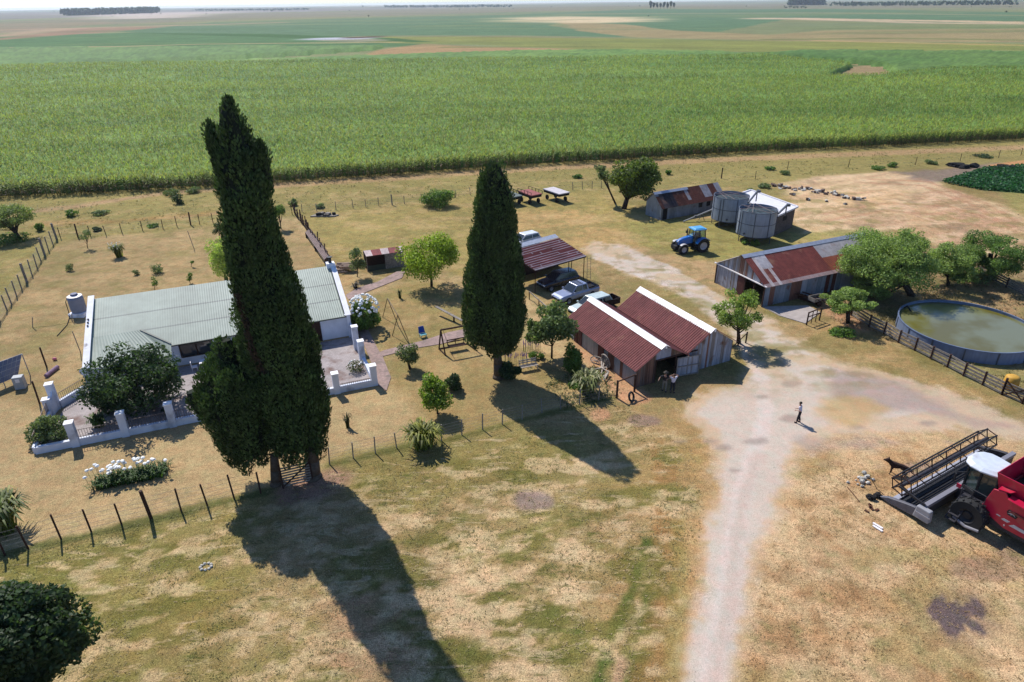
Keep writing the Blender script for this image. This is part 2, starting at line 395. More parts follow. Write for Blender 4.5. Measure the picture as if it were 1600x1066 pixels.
sn=fbm(X/9+Y/14,(Y-X*.45)/1.6,171,5);mixc(sidx*sm(.02,.3,sn)*.6,c_(238,208,168));mixc(sidx*sm(.05,.35,-sn)*.5,c_(190,154,120));mixc(sidx*sm(.2,.45,fbm(X/4,Y/4,181,4))*.5,c_(150,130,100))
for pts in [[(1290,345),(1380,330),(1470,335),(1560,365),(1620,395)],[(1285,335),(1380,318),(1480,322),(1580,352),(1620,370)],[(1340,285),(1440,290),(1520,320),(1600,370)],[(1360,280),(1450,284),(1540,318),(1620,365)]]:line(pts,.45,c_(196,150,116),.35,.5,.55)
# behind the pond
poly([(1290,440),(1400,400),(1500,380),(1620,420),(1620,620),(1560,612),(1404,540),(1300,500)],c_(150,130,92),1,2)
poly([(1440,450),(1540,440),(1620,480),(1620,520),(1500,470)],c_(185,155,112),1,2,.8)
poly([(1420,540),(1600,580),(1600,620),(1500,590)],c_(160,158,96),1,1.5,.8)
# green by shed/silos
poly([(985,345),(1120,345),(1250,365),(1340,360),(1330,372),(1180,396),(1130,408),(1060,408),(980,372)],c_(166,160,92),1,1.2,.9)
poly([(1010,390),(1120,410),(1180,440),(1110,450),(1000,420),(930,390)],c_(198,168,124),1.5,2,.8)
poly([(1250,510),(1340,500),(1450,570),(1590,640),(1500,640),(1400,580),(1300,545)],c_(190,160,108),1,1.5,.8)
# compacted road
road=[(1055,1080),(1078,960),(1096,860),(1112,770),(1118,705),(1092,670),(1062,640),(1090,612),(1150,600),(1168,565),(1150,520),(1110,490),(1050,440),(990,432),(940,408),(905,390),(930,377),(975,382),(1010,400),(1060,430),(1110,455),(1160,480),(1200,495),(1230,520),(1300,560),(1400,585),(1500,615),(1620,665),(1620,690),(1500,672),(1400,676),(1310,680),(1262,700),(1245,730),(1215,800),(1185,890),(1165,980),(1150,1080)]
nzr=n1*.55+n2*.15+n0*.5
poly(road,c_(218,196,166),.6,1.2,.92,nzr)
poly([(1068,1080),(1090,960),(1108,860),(1124,770),(1138,705),(1120,670),(1090,645),(1110,622),(1170,600),(1185,560),(1168,530),(1120,492),(1060,452),(985,428),(925,402),(918,388),(965,383),(1050,415),(1110,452),(1165,485),(1215,520),(1290,570),(1380,600),(1480,640),(1400,655),(1300,655),(1245,690),(1225,730),(1200,800),(1170,890),(1150,980),(1140,1080)],c_(217,205,188),.28,.7,.9,nzr)
for off in(-.75,.75):
    line([(1108+off*14,1080),(1130+off*13,960),(1146+off*12,860),(1158+off*11,780),(1178+off*9,710),(1196+off*8,650),(1190+off*8,590),(1150+off*6,520),(1080+off*5,465),(1000+off*4,430)],.32,c_(232,220,210),.25,.35,.5)
line([(1112,1080),(1134,960),(1150,860),(1162,780),(1184,710)],.35,c_(196,178,158),.35,.6,.45)
for cx,cy in [(1192,620),(1235,655),(1150,735),(1120,748),(1132,700),(1300,640),(1390,690),(1340,668),(1370,730),(1420,735),(1450,660),(1480,690),(1110,690),(1180,560),(1215,550),(1238,600),(1290,590),(1330,585),(1060,690),(1180,690),(1206,735)]:
    t=np.linspace(0,2*math.pi,10)[:-1];r_=4+(cx*7%9);poly([(cx+r_*1.6*math.cos(a),cy+r_*.5*math.sin(a)) for a in t],c_(160,146,134),.25,.6,.6)
poly([(1290,570),(1400,590),(1520,640),(1610,672),(1500,668),(1420,650),(1340,640),(1280,600)],c_(178,160,150),.8,1.8,.75)
poly([(1240,690),(1340,680),(1420,690),(1380,705),(1260,712)],c_(176,158,146),.8,1.5,.6)
poly([(1290,625),(1350,620),(1400,640),(1330,665),(1285,650)],c_(206,174,116),.8,1.2,.7)
poly([(1175,540),(1230,545),(1240,575),(1180,575)],c_(176,160,108),.8,1.2,.6)
# wheel ruts and damp marks of the foreground
for pts,wd,cc,al in [([(1012,850),(985,930),(955,1000),(925,1090)],.34,(88,106,46),.9),([(1026,850),(1004,960),(985,1090)],.38,(92,112,48),.9),([(1035,700),(1046,800),(1040,900),(1015,1075)],.8,(166,130,80),.75),([(1018,870),(994,950),(955,1090)],.22,(196,164,130),.85),([(1055,760),(1062,900),(1045,1090)],.5,(150,146,80),.4)]:
    line(pts,wd,c_(*cc),.2,.5,al)
poly([(845,700),(960,650),(1010,720),(960,850),(900,900),(830,800)],c_(150,140,84),2,2,.5)
poly([(520,720),(800,660),(900,690),(860,760),(600,800)],c_(146,138,76),1,2,.6)
poly([(-20,880),(230,815),(400,780),(420,900),(300,960),(60,960),(-20,920)],c_(150,142,80),1,2,.6)
poly([(150,940),(330,890),(400,930),(380,1000),(200,1040),(140,1000)],c_(148,134,70),1,2,.6)
poly([(480,920),(560,900),(620,1000),(680,1080),(470,1080)],c_(192,158,122),1,1.5,.75)
poly([(640,900),(760,860),(920,830),(900,960),(800,1075),(700,1075)],c_(186,158,116),1.5,3,.6,na)
band=sm(37,33,Y+.45*X-1.2*0)*sm(24,20,X)
fgm=np.where(Dd<60,1,0)*sm(.5,-.5,(Y-(38.6+.36*(X+0)))) # in front of the garden fence
fgm=fgm*sm(.8,-.8,sdist(W([(-400,1400),(-400,500),(900,500),(1000,640),(1075,690),(1095,770),(1070,900),(1040,1080),(1020,1400)]))+n1*1.2)
q1=fbm(X/3.2,Y/2.2,141,5);q2=fbm(X/1.1,Y/.8,151,4);q3=fbm(UX/4.5,UY/1.3,161,5)
mixc(fgm*sm(.02,.3,q1+.25*q2)*.75,c_(124,122,62))
mixc(fgm*sm(.1,.4,-q1*.6+.5*q3+.3*q2)*.55,c_(200,172,126))
mixc(fgm*sm(.2,.36,q2*.7+q3*.6)*.6,c_(222,196,150))
ym=sm(1.,-1.,sdist(W([(1100,1400),(1165,1000),(1200,850),(1260,710),(1420,690),(1700,720),(1900,1400)])))
q4=fbm(X/2.6,Y/1.9,191,5);q5=fbm(X/.9,Y/.7,193,4)
mixc(ym*sm(.02,.35,q4+.2*q5)*.55,c_(186,146,98));mixc(ym*sm(.05,.35,-q4+.3*q5)*.5,c_(228,202,156));mixc(ym*sm(.2,.4,fbm(X/5,Y/4,197,5))*.5,c_(160,146,90));mixc(ym*sm(.22,.4,q5)*.4,c_(150,118,80))
rz=sm(1.5,-1.5,sdist(W([(640,900),(760,870),(900,800),(960,780),(950,860),(900,960),(850,1200),(700,1200),(560,900)])))
q6=fbm(X/1.6+.5*q2,Y/.9,221,6);mixc(rz*sm(.02,.16,q6)*.85,c_(224,196,150));mixc(rz*sm(.14,.3,-q6)*.7,c_(104,108,52))
mixc(fgm*sm(.2,.32,q6)*.75,c_(222,196,150))
gm=sm(135,110,Dd)*sm(42,52,Y)
mixc(gm*sm(.08,.35,q1)*.5,c_(146,140,84));mixc(gm*sm(.1,.35,-q1)*.45,c_(204,176,126));mixc(gm*sm(.15,.35,q2)*.3,c_(128,116,70))

for cx,cy,rx_,ry_,cc,al in [(835,785,30,18,(158,140,132),.8),(352,872,16,9,(214,188,160),.8),(940,648,13,7,(205,160,122),.9),(1010,658,26,10,(150,126,116),.7),(1545,890,60,14,(170,140,118),.6),(1590,860,30,20,(165,140,125),.6),(985,622,30,10,(196,150,112),.8),(1430,735,30,14,(170,148,134),.6),(1295,725,26,10,(190,162,128),.5)]:
    t=np.linspace(0,2*math.pi,18)[:-1];poly([(cx+rx_*math.cos(a),cy+ry_*math.sin(a)) for a in t],c_(*cc),.25,.7,al)
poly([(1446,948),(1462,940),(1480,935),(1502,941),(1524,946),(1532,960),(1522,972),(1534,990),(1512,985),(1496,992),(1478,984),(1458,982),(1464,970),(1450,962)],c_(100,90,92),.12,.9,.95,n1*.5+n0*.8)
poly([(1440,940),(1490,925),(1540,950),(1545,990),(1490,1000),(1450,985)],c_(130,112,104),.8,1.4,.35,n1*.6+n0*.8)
for a,b_,r_ in [((1290,480),(1345,510),1.2),((935,560),(985,615),1.1),((905,535),(935,565),.9)]:
    line([a,b_],r_,c_(205,160,122),.5,.7,.85)
line([(-20,872),(40,860),(236,813),(366,781),(420,768)],.35,c_(92,100,52),.3,.5,.8)
line([(515,727),(620,702),(690,690),(816,657),(880,641),(960,622)],.3,c_(100,104,54),.3,.5,.8)
line([(460,770),(500,760),(520,750)],1.2,c_(176,140,122),.6,.6,.8)
# ---- distant fields
FG=[([(-40,62),(0,57),(240,50),(640,66),(700,72),(560,74),(200,76),(-40,80)],(88,128,76)),
([(-40,84),(0,76),(300,74),(560,73),(600,74),(585,79),(420,90),(200,100),(0,107),(-40,110)],(104,142,70)),
([(180,50),(330,35),(560,28),(800,23),(1000,15),(1300,14),(1640,20),(1640,37),(1500,36),(1350,32),(1240,28),(1180,40),(1130,50),(960,50),(940,42),(880,34),(860,40),(960,54),(990,59),(800,56),(620,56),(480,58)],(98,132,92)),
([(500,58),(700,57),(990,60),(1180,64),(1640,70),(1640,78),(1300,82),(1000,80),(720,70),(600,68)],(142,148,76)),
([(870,34),(980,38),(1060,48),(1200,54),(1280,48),(1640,44),(1640,66),(1200,64),(990,59),(900,48)],(164,150,104)),
([(180,51),(420,53),(620,60),(700,66),(640,67),(400,58)],(70,110,52)),
([(1120,82),(1300,80),(1640,82),(1640,113),(1480,108),(1340,100),(1200,88)],(104,138,66)),
([(1280,96),(1400,104),(1430,114),(1340,122),(1300,128),(1330,108)],(166,146,106)),
([(1600,34),(1240,28),(1260,30),(1640,38)],(214,188,150)),
([(560,90),(590,79),(660,68),(760,73),(960,79),(700,83)],(180,150,104)),
([(-40,66),(0,60),(120,44),(260,42),(180,50),(60,58)],(164,134,104)),
([(480,64),(560,60),(620,63),(560,66)],(150,150,120)),
([(700,10),(1640,2),(1640,12),(1000,14),(560,26),(300,34),(120,40),(100,32)],(140,136,108)),
([(-40,20),(200,17),(700,9),(700,12),(200,24),(-40,32)],(140,134,124)),
([(-40,40),(0,34),(140,28),(180,36),(0,52),(-40,56)],(150,138,108)),
]
def n_far(s):return fbm(X/s,Y/s,51,3)
nf=n_far(120)
for pts,cc in FG: poly(pts,c_(*cc)*1.0,3.5,10,.95,nf)
mixc(sm(380,700,Dd)*sm(.12,.4,fbm(X/500,Y/90,211,4))*.35,c_(150,150,90));mixc(sm(380,700,Dd)*sm(.12,.4,fbm(X/420,Y/80,217,4))*.3,c_(84,118,66))
def fline(pts,px_w,c,al=1):
    P=W(pts);d=ldist(P,np.arange(N));wd=px_w*np.maximum(Y,50)**2/(H*F)*.5;mixc(sm(wd*1.6,wd*.4,d+nf*wd*.6)*al*(Y>200),c)
fline([(0,75),(180,73),(320,69),(620,66)],1.2,c_(196,170,122),.8)
fline([(500,61),(545,60)],3,c_(200,205,215),1);fline([(555,59),(580,58)],1.5,c_(90,70,50),1)
fline([(890,32),(905,29),(930,34)],4,c_(222,204,160),1)
fline([(1200,29),(1260,30),(1450,36),(1640,38)],1.6,c_(214,190,156),.9)
for pts,wd_,cc,al_ in [([(0,90),(200,84),(400,78)],1.2,(84,118,58),.6),([(650,44),(1000,46),(1300,42)],1,(120,140,90),.6),([(300,40),(700,36),(900,31)],1,(140,150,100),.5),([(900,22),(1300,20),(1600,24)],1.2,(170,160,120),.6),([(0,47),(200,42),(420,36)],1.2,(190,160,126),.7),([(1200,62),(1400,60),(1600,63)],1.5,(110,128,70),.7),([(700,74),(900,73),(1150,76)],1.5,(118,130,66),.7),([(1140,86),(1230,92),(1330,103)],1.5,(70,104,48),.8),([(1430,107),(1500,104),(1600,104)],2,(66,98,46),.8),([(1400,98),(1500,101),(1600,108)],1.5,(72,106,48),.7),([(0,101),(300,92),(560,78)],2.0,(60,92,44),.8)]:fline(pts,wd_,c_(*cc),al_)
fline([(0,57),(60,49),(110,45)],1.5,c_(190,160,130),.8)
fline([(220,28),(245,20)],1.5,c_(220,205,190),.8)
fline([(1280,64),(1640,72)],1.2,c_(212,176,120),.6);fline([(960,68),(1640,80)],1.2,c_(150,160,80),.7)
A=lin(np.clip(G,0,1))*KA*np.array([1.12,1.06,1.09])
gV=np.stack([X,Y,Z],1);nc=len(gx);nr=len(gy)
ii=(np.arange(nr-1)[:,None]*nc+np.arange(nc-1)[None,:]).ravel();gQ=np.stack([ii,ii+1,ii+nc+1,ii+nc],1)
def groundmat():
    M_=bpy.data.materials.new('dry_ground');M_.use_nodes=True;n=M_.node_tree;L=n.links;b=n.nodes['Principled BSDF'];b.inputs['Roughness'].default_value=.95;b.inputs['Specular IOR Level'].default_value=.08
    a=n.nodes.new('ShaderNodeAttribute');a.attribute_name='Col';fx=n.nodes.new('ShaderNodeAttribute');fx.attribute_name='Fx';sp=n.nodes.new('ShaderNodeSeparateColor');L.new(fx.outputs['Color'],sp.inputs[0])
    g=n.nodes.new('ShaderNodeNewGeometry');src=a.outputs['Color']
    def noise(s,d,r=.6,vec=None,dist=0):
        t=n.nodes.new('ShaderNodeTexNoise');t.inputs['Scale'].default_value=s;t.inputs['Detail'].default_value=d;t.inputs['Roughness'].default_value=r;t.inputs['Distortion'].default_value=dist;L.new(vec or g.outputs['Position'],t.inputs[0]);return t.outputs['Fac']
    def mr(f,a0,a1,b0,b1):
        r=n.nodes.new('ShaderNodeMapRange');r.inputs[1].default_value=a0;r.inputs[2].default_value=a1;r.inputs[3].default_value=b0;r.inputs[4].default_value=b1;L.new(f,r.inputs[0]);return r.outputs[0]
    def mth(op,x,y):
        m_=n.nodes.new('ShaderNodeMath');m_.operation=op
        for k,q in enumerate((x,y)):
            if hasattr(q,'is_linked'):L.new(q,m_.inputs[k])
            else:m_.inputs[k].default_value=q
        return m_.outputs[0]
    mp=n.nodes.new('ShaderNodeMapping');mp.inputs['Rotation'].default_value=(0,0,R_(-22));mp.inputs['Scale'].default_value=(.35,1.25,1);L.new(g.outputs['Position'],mp.inputs[0]);an=mp.outputs[0]
    def mix(f,A_,col):
        m_=n.nodes.new('ShaderNodeMix');m_.data_type='RGBA';L.new(f,m_.inputs[0]);L.new(A_,m_.inputs[6]);m_.inputs[7].default_value=(*col,1);return m_.outputs[2]
    # pale cut swaths and green clumps, only where the grass is rough (Fx.r)
    f=mth('MULTIPLY',mr(noise(1.1,9,.72,an,.6),.55,.63,0,.85),sp.outputs[0]);src=mix(f,src,C8(216,190,146))
    f=mth('MULTIPLY',mr(noise(1.7,8,.7,an,.4),.57,.66,0,.7),sp.outputs[0]);src=mix(f,src,C8(96,106,48))
    # green and brown blotches on drier grass (Fx.b)
    f=mth('MULTIPLY',mr(noise(.55,8,.7),.56,.68,0,.55),sp.outputs[2]);src=mix(f,src,C8(150,138,84))
    f=mth('MULTIPLY',mr(noise(2.3,7,.75),.57,.70,0,.6),sp.outputs[2]);src=mix(f,src,C8(146,112,72))
    f=mth('MULTIPLY',mr(noise(1.6,7,.75,None,.5),.58,.72,0,.6),sp.outputs[2]);src=mix(f,src,C8(232,206,158))
    f=mth('MULTIPLY',mr(noise(3.2,7,.8),.62,.72,0,.6),sp.outputs[1]);src=mix(f,src,C8(150,132,118))
    rough=mth('SUBTRACT',1.,sp.outputs[1])
    for s_,d,amt,t0,t1 in [(15,4,.52,.34,.66),(4.5,4,.16,.36,.64),(1.2,4,.12,.36,.64),(.25,3,.07,.38,.62),(.03,5,.12,.35,.65)]:
        v0=mr(noise(s_,d,.65),t0,t1,-amt,amt)
        k=mth('ADD',mth('MULTIPLY',mth('MULTIPLY',v0,mth('ADD',mth('MULTIPLY',rough,.75),.25)),1.) ,1.)
        v=n.nodes.new('ShaderNodeVectorMath');v.operation='SCALE';L.new(src,v.inputs[0]);L.new(k,v.inputs[3]);src=v.outputs[0]
    mx=n.nodes.new('ShaderNodeMix');mx.data_type='RGBA';mx.inputs[6].default_value=(1.06,.98,.94,1);mx.inputs[7].default_value=(.95,1.02,.98,1);L.new(mr(noise(1.1,5),.35,.65,0,1),mx.inputs[0])
    v=n.nodes.new('ShaderNodeVectorMath');v.operation='MULTIPLY';L.new(src,v.inputs[0]);L.new(mx.outputs[2],v.inputs[1]);L.new(v.outputs[0],b.inputs['Base Color'])
    bp=n.nodes.new('ShaderNodeBump');bp.inputs['Distance'].default_value=.1;L.new(mth('MULTIPLY',mth('ADD',rough,.15),.6),bp.inputs['Strength']);L.new(noise(6,7,.72),bp.inputs['Height']);L.new(bp.outputs[0],b.inputs['Normal'])
    return M_
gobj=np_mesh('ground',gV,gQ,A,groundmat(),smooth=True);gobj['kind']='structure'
fxa=np.zeros((N,4),np.float32);fxa[:,3]=1
def pmask(pts,soft,amp):
    P=W(pts);idx=near(P,soft+amp+1);m_=np.zeros(N);m_[idx]=sm(soft,-soft,sdist(P,idx)+(n1[idx]*.5+n2[idx]*.8)*amp);return m_
rm=pmask([(-60,1090),(-60,885),(240,822),(420,775),(515,735),(700,698),(960,628),(1060,690),(1075,800),(1060,900),(1030,1090)],1.,.8)
soft_=pmask(road,.8,1.2);fxa[:,1]=np.maximum(soft_,pmask([(1290,570),(1400,590),(1520,640),(1620,672),(1500,676),(1300,680),(1250,690)],1,1))*.9
soil=pmask([(1215,290),(1290,275),(1400,268),(1470,285),(1530,310),(1620,345),(1620,440),(1520,410),(1420,360),(1340,365),(1255,372),(1235,330)],1.2,2)
lawn=pmask([(-20,860),(-20,560),(90,375),(345,345),(460,335),(530,420),(640,440),(720,420),(830,470),(905,540),(985,622),(880,640),(700,688),(500,735),(240,812),(40,862)],.3,.3)
fxa[:,0]=rm*(1-fxa[:,1]);fxa[:,2]=np.clip((1-fxa[:,1])*(1-rm*.75)*(Dd<170)*(1-.45*soil-.35*lawn),0,1);fxa[:,1]=np.maximum(fxa[:,1],.12*lawn)
at_=gobj.data.color_attributes.new('Fx','FLOAT_COLOR','POINT');at_.data.foreach_set('color',fxa.ravel())
def gcol_at(px,py):
    q=at(px,py);i=np.argmin((X-q.x)**2+(Y-q.y)**2);return A[i]
# ================================================================ CORN
def cornrow():
    rg=np.random.default_rng(3)
    edge=W([(-260,336),(0,311),(200,302),(450,286),(600,276),(800,262),(1000,250),(1200,238),(1400,229),(1640,217),(1900,205)])
    back=W([(1900,112),(1600,112),(1480,114),(1370,124),(1290,126),(1330,106),(1200,92),(1130,84),(960,81),(760,84),(560,91),(300,100),(0,109),(-300,122)])
    P=np.concatenate([edge,back]);return P,edge
CP,CE=cornrow()
def in_poly(P,x,y):
    ins=np.zeros(x.shape,bool)
    for i in range(len(P)):
        ax,ay=P[i];bx,by=P[(i+1)%len(P)];ins^=((ay>y)!=(by>y))&(x<(bx-ax)*(y-ay)/((by-ay) if by!=ay else 1e-9)+ax)
    return ins
def infront(x,y,pad=60):
    # inside the camera's view, a little wider
    d=y*cf[1]-(-H)*cf[2]*0;u=800+F*(x*CR[0]+y*CR[1])/np.maximum(y*cf[1]+H*PTs,1);return (u>-pad)&(u<1600+pad)
PTs=math.sin(PT)
def edged(x,y):
    d=np.full(x.shape,1e9)
    for i in range(len(CE)-1):
        ax,ay=CE[i];bx,by=CE[i+1];ex,ey=bx-ax,by-ay;t=np.clip(((x-ax)*ex+(y-ay)*ey)/(ex*ex+ey*ey),0,1);d=np.minimum(d,np.hypot(x-ax-ex*t,y-ay-ey*t))
    return d
def corn():
    rg=np.random.default_rng(11)
    Ps=[]
    for y0,y1,den in [(100,150,2.3),(150,200,1.6),(200,270,.95),(270,380,.5)]:
        n=int((y1-y0)*(y1*1.75)*den*1.0);x=rg.uniform(-y1*.88,y1*.88,n);y=rg.uniform(y0,y1,n)
        k=in_poly(CP,x,y)&infront(x,y);Ps.append(np.stack([x[k],y[k],np.full(k.sum(),max(1.,(y0/110)**.35))],1))
    # dense first rows
    for i in range(len(CE)-1):
        L_=np.hypot(*(CE[i+1]-CE[i]));n=int(L_*6.5);t=rg.random(n)[:,None];q=CE[i]*(1-t)+CE[i+1]*t
        nrm=np.array([-(CE[i+1]-CE[i])[1],(CE[i+1]-CE[i])[0]])/L_;q=q+nrm*(rg.uniform(.0,3.2,n)[:,None]);k=infront(q[:,0],q[:,1]);Ps.append(np.c_[q[k],np.ones(k.sum())])
    P=np.concatenate(Ps);n=len(P);print('corn plants',n)
    ed=edged(P[:,0],P[:,1]);big=.5*fbm(P[:,0]/35,P[:,1]/35,61,3)+.8*fbm(P[:,0]/70+P[:,1]/200,P[:,1]/11,63,4);med=fbm(P[:,0]/9,P[:,1]/9,67,3)
    Hh=2.15+.35*rg.random(n)+.25*med
    
    V=[];Cl=[]
    def quads(p0,p1,wv,c):   # tapered blade p0->p1 with width vector
        V.append(np.stack([p0-wv*.5,p0+wv*.5,p1+wv*.15,p1-wv*.15],1).reshape(-1,3));Cl.append(np.repeat(c,4,axis=0))
    base=np.stack([P[:,0],P[:,1],np.zeros(n)],1);sc_=P[:,2]
    gA=lin(c_(120,154,70))*KA*1.1;gB=lin(c_(178,196,92))*KA*1.1;gD=lin(c_(78,126,52))*KA
    br=lin(c_(140,112,98))*KA
    for j in range(6):
        a=rg.uniform(0,2*math.pi,n);ln=rg.uniform(.55,.95,n)*sc_;h0=Hh*([.3,.5,.64,.78,.9,.97][j]+rg.uniform(-.05,.05,n))
        d=np.stack([np.cos(a),np.sin(a),np.zeros(n)],1);p0=base.copy();p0[:,2]=h0;rise=[.05,.15,.2,.25,.35,.42][j]
        p1=p0+d*ln[:,None]*.8;p1[:,2]+=rise*sc_+rg.uniform(-.15,.2,n)
        wv=np.stack([-np.sin(a),np.cos(a),np.zeros(n)],1)*(.135*sc_)[:,None]
        t=np.clip(.42+.75*big+.35*med+rg.uniform(-.3,.3,n)+.35*np.exp(-ed/18),0,1)[:,None];c=gA*(1-t)+gB*t
        t2=np.clip(-big*1.2+rg.uniform(-.2,.3,n),0,1)[:,None]*.6;c=c*(1-t2)+gD*t2
        if j==0:
            e=(ed<3)[:,None];c=np.where(e,br*rg.uniform(.7,1.5,n)[:,None],c)
        if j==1:
            e=((ed<2.5)&(rg.random(n)<.5))[:,None];c=np.where(e,br*rg.uniform(.6,1.2,n)[:,None],c)
        quads(p0,p1,wv,c*rg.uniform(.75,1.25,n)[:,None])
    # tassel
    p0=base.copy();p0[:,2]=Hh*.95;p1=p0.copy();p1[:,2]+=.38*sc_;a=rg.uniform(0,3.14,n);p1[:,0]+=rg.uniform(-.1,.1,n)
    wv=np.stack([np.cos(a),np.sin(a),np.zeros(n)],1)*(.13*sc_)[:,None]
    quads(p0,p1,wv*1.0,lin(c_(206,196,118))*KA*rg.uniform(.7,1.15,n)[:,None])
    # stalk at the edge only
    k=ed<4;p0=base[k];p1=p0.copy();p1[:,2]=Hh[k];a=rg.uniform(0,3.14,k.sum())
    wv=np.stack([np.cos(a),np.sin(a),np.zeros(k.sum())],1)*.07;quads(p0,p1,wv,np.tile(lin(c_(130,116,80))*KA,(k.sum(),1))*rg.uniform(.6,1.2,k.sum())[:,None])
    V=np.concatenate(V);Cl=np.concatenate(Cl);Q=np.arange(len(V)).reshape(-1,4)
    o=np_mesh('corn_field',V,Q,Cl,leafmat('corn_leaf',trans=.5,lo=.6,hi=1.45));o['kind']='stuff';o['label']='tall green maize field behind the farmyard'
corn()
def canopy(name,P,z,grid,y0,y1,xf,cA,cB,label,edge_in=0.,s1=8.,amp=.35,seed=3):
    """leafy top of a crop: bumpy sheet with skirts, real height z"""
    ys=[y0]
    while ys[-1]<y1: ys.append(ys[-1]+grid*max(1,(ys[-1]/150)**1.6))
    ys=np.array(ys);V=[];nx=420
    T=np.linspace(-1,1,nx);XX=np.concatenate([[T*xf*y] for y in ys],0);YY=np.repeat(ys[:,None],nx,1)
    x=XX.ravel();y=YY.ravel();ins=in_poly(P,x,y)
    if edge_in: ins&=edged(x,y)>edge_in
    zz=np.where(ins,z+amp*(vn(x/.9,y/.9,seed)-.5)*2+.25*fbm(x/12,y/12,seed+1),-.3)
    b=fbm(x/s1/4,y/s1/6,seed+5,4);m_=fbm(x/s1,y/s1,seed+9,3);t=np.clip(.5+.6*b+.4*m_,0,1)[:,None];c=lin(c_(*cA))*KA*(1-t)+lin(c_(*cB))*KA*t
    c=c*np.random.default_rng(seed).uniform(.8,1.2,len(x))[:,None]
    ii=(np.arange(len(ys)-1)[:,None]*nx+np.arange(nx-1)[None,:]).ravel();Q=np.stack([ii,ii+1,ii+nx+1,ii+nx],1)
    keep=ins[Q].any(1);Q=Q[keep]
    o=np_mesh(name,np.stack([x,y,zz],1),Q,c,mat('crop_canopy',attr=True,rough=.8,var=.28,scale=.9,var2=.12,s2=.05,bump=.8,bscale=1.5,spec=.1));o['kind']='stuff';o['label']=label
canopy('corn_canopy',CP,1.75,.9,100,640,.95,(100,138,62),(138,166,78),'dense leafy top of the maize field behind the farmyard',edge_in=3.0)
canopy('far_crop',W([(-300,118),(-40,110),(0,107),(200,100),(420,90),(585,78),(600,74),(560,73.5),(300,75),(0,77),(-300,88)]),1.8,2.5,300,700,.95,(92,130,58),(118,150,70),'green crop block beyond the maize, its near edge dark',s1=20,seed=21)
canopy('right_crop',W([(1400,120),(1480,112),(1900,114),(1900,86),(1640,84),(1300,82),(1180,85),(1260,94),(1380,104)]),1.8,2.,250,520,.95,(92,128,56),(122,150,70),'green crop block on the right beyond the maize',s1=20,seed=25)
def bean():
    P=W([(1470,285),(1540,264),(1700,252),(1700,300),(1600,302),(1530,297)]);rg=np.random.default_rng(2)
    lo=P.min(0);hi=P.max(0);n=26000;x=rg.uniform(lo[0],hi[0],n);y=rg.uniform(lo[1],hi[1],n);k=in_poly(P,x,y);p=np.stack([x[k],y[k],rg.uniform(.1,.55,k.sum())],1);n=len(p)
    D=rg.normal(size=(n,3));D[:,2]=np.abs(D[:,2])*.3;V,Q,c=leafquads(p,D,.42,.7,np.tile(lin(c_(66,124,70))*KA,(n,1))*rg.uniform(.6,1.3,n)[:,None],rg)
    o=np_mesh('vegetable_crop',V,Q,c,LEAF);o['kind']='stuff';o['label']='low dark green crop patch at the right beyond the bare soil'
bean()
# weeds and tufts
def tufts():
    rg=np.random.default_rng(23);V=[];Q=[];Cc=[];k=0
    zones=[([(-20,395),(60,380),(200,366),(460,338),(735,306),(1000,290),(1200,284),(1420,262),(1620,240),(1620,222),(1200,240),(800,263),(450,287),(-20,312)],16000,.34,(112,124,62),(170,156,96)),
    ([(1290,440),(1400,420),(1500,400),(1620,440),(1620,620),(1560,612),(1404,538),(1300,500)],9000,.32,(190,165,120),(120,118,70)),
    ([(-20,1080),(-20,870),(240,812),(420,765),(700,692),(960,625),(1080,700),(1100,800),(1050,1080)],26000,.13,(150,148,80),(215,190,140)),
    ([(1150,1080),(1230,760),(1300,720),(1420,700),(1620,760),(1620,1080)],12000,.11,(215,180,128),(160,130,80)),
    ([(465,338),(735,308),(990,300),(1130,400),(980,375),(830,440),(640,400),(540,415)],5000,.15,(150,148,80),(190,170,110)),
    ([(1215,290),(1400,270),(1620,345),(1620,430),(1400,350),(1250,365)],900,.18,(180,140,105),(150,120,90)),
    ([(850,600),(930,570),(985,620),(880,640)],2500,.22,(84,104,48),(120,130,64))]
    for pts,n,s,ca_,cb in zones:
        P=W(pts);lo=P.min(0);hi=P.max(0);x=rg.uniform(lo[0],hi[0],n);y=rg.uniform(lo[1],hi[1],n)
        kk=in_poly(P,x,y)&(fbm(x/2.5,y/2.5,17,3)+rg.normal(size=n)*.25>-.05);x=x[kk];y=y[kk];n=len(x)
        t=np.clip(.5+fbm(x/3,y/3,19,3)*1.3,0,1)[:,None];c=(lin(c_(*ca_))*(1-t)+lin(c_(*cb))*t)*KA
        for j in range(3):
            d=rg.normal(size=(n,3));d[:,2]=np.abs(d[:,2])*.5+.15;p=np.stack([x+rg.normal(size=n)*s*.4,y+rg.normal(size=n)*s*.4,np.full(n,s*.22)],1)
            v,q,cc=leafquads(p,d,s*.95,.22,c*rg.uniform(.8,1.3,n)[:,None],rg,np.tile([0,.3,1.],(n,1)));V.append(v);Q.append(q+k);Cc.append(cc);k+=len(v)
    o=np_mesh('grass_tufts',np.concatenate(V),np.concatenate(Q),np.concatenate(Cc),leafmat('dry_grass',trans=.25,lo=.75,hi=1.2));o['kind']='stuff';o['label']='dry and green grass tufts scattered over the ground'
tufts()
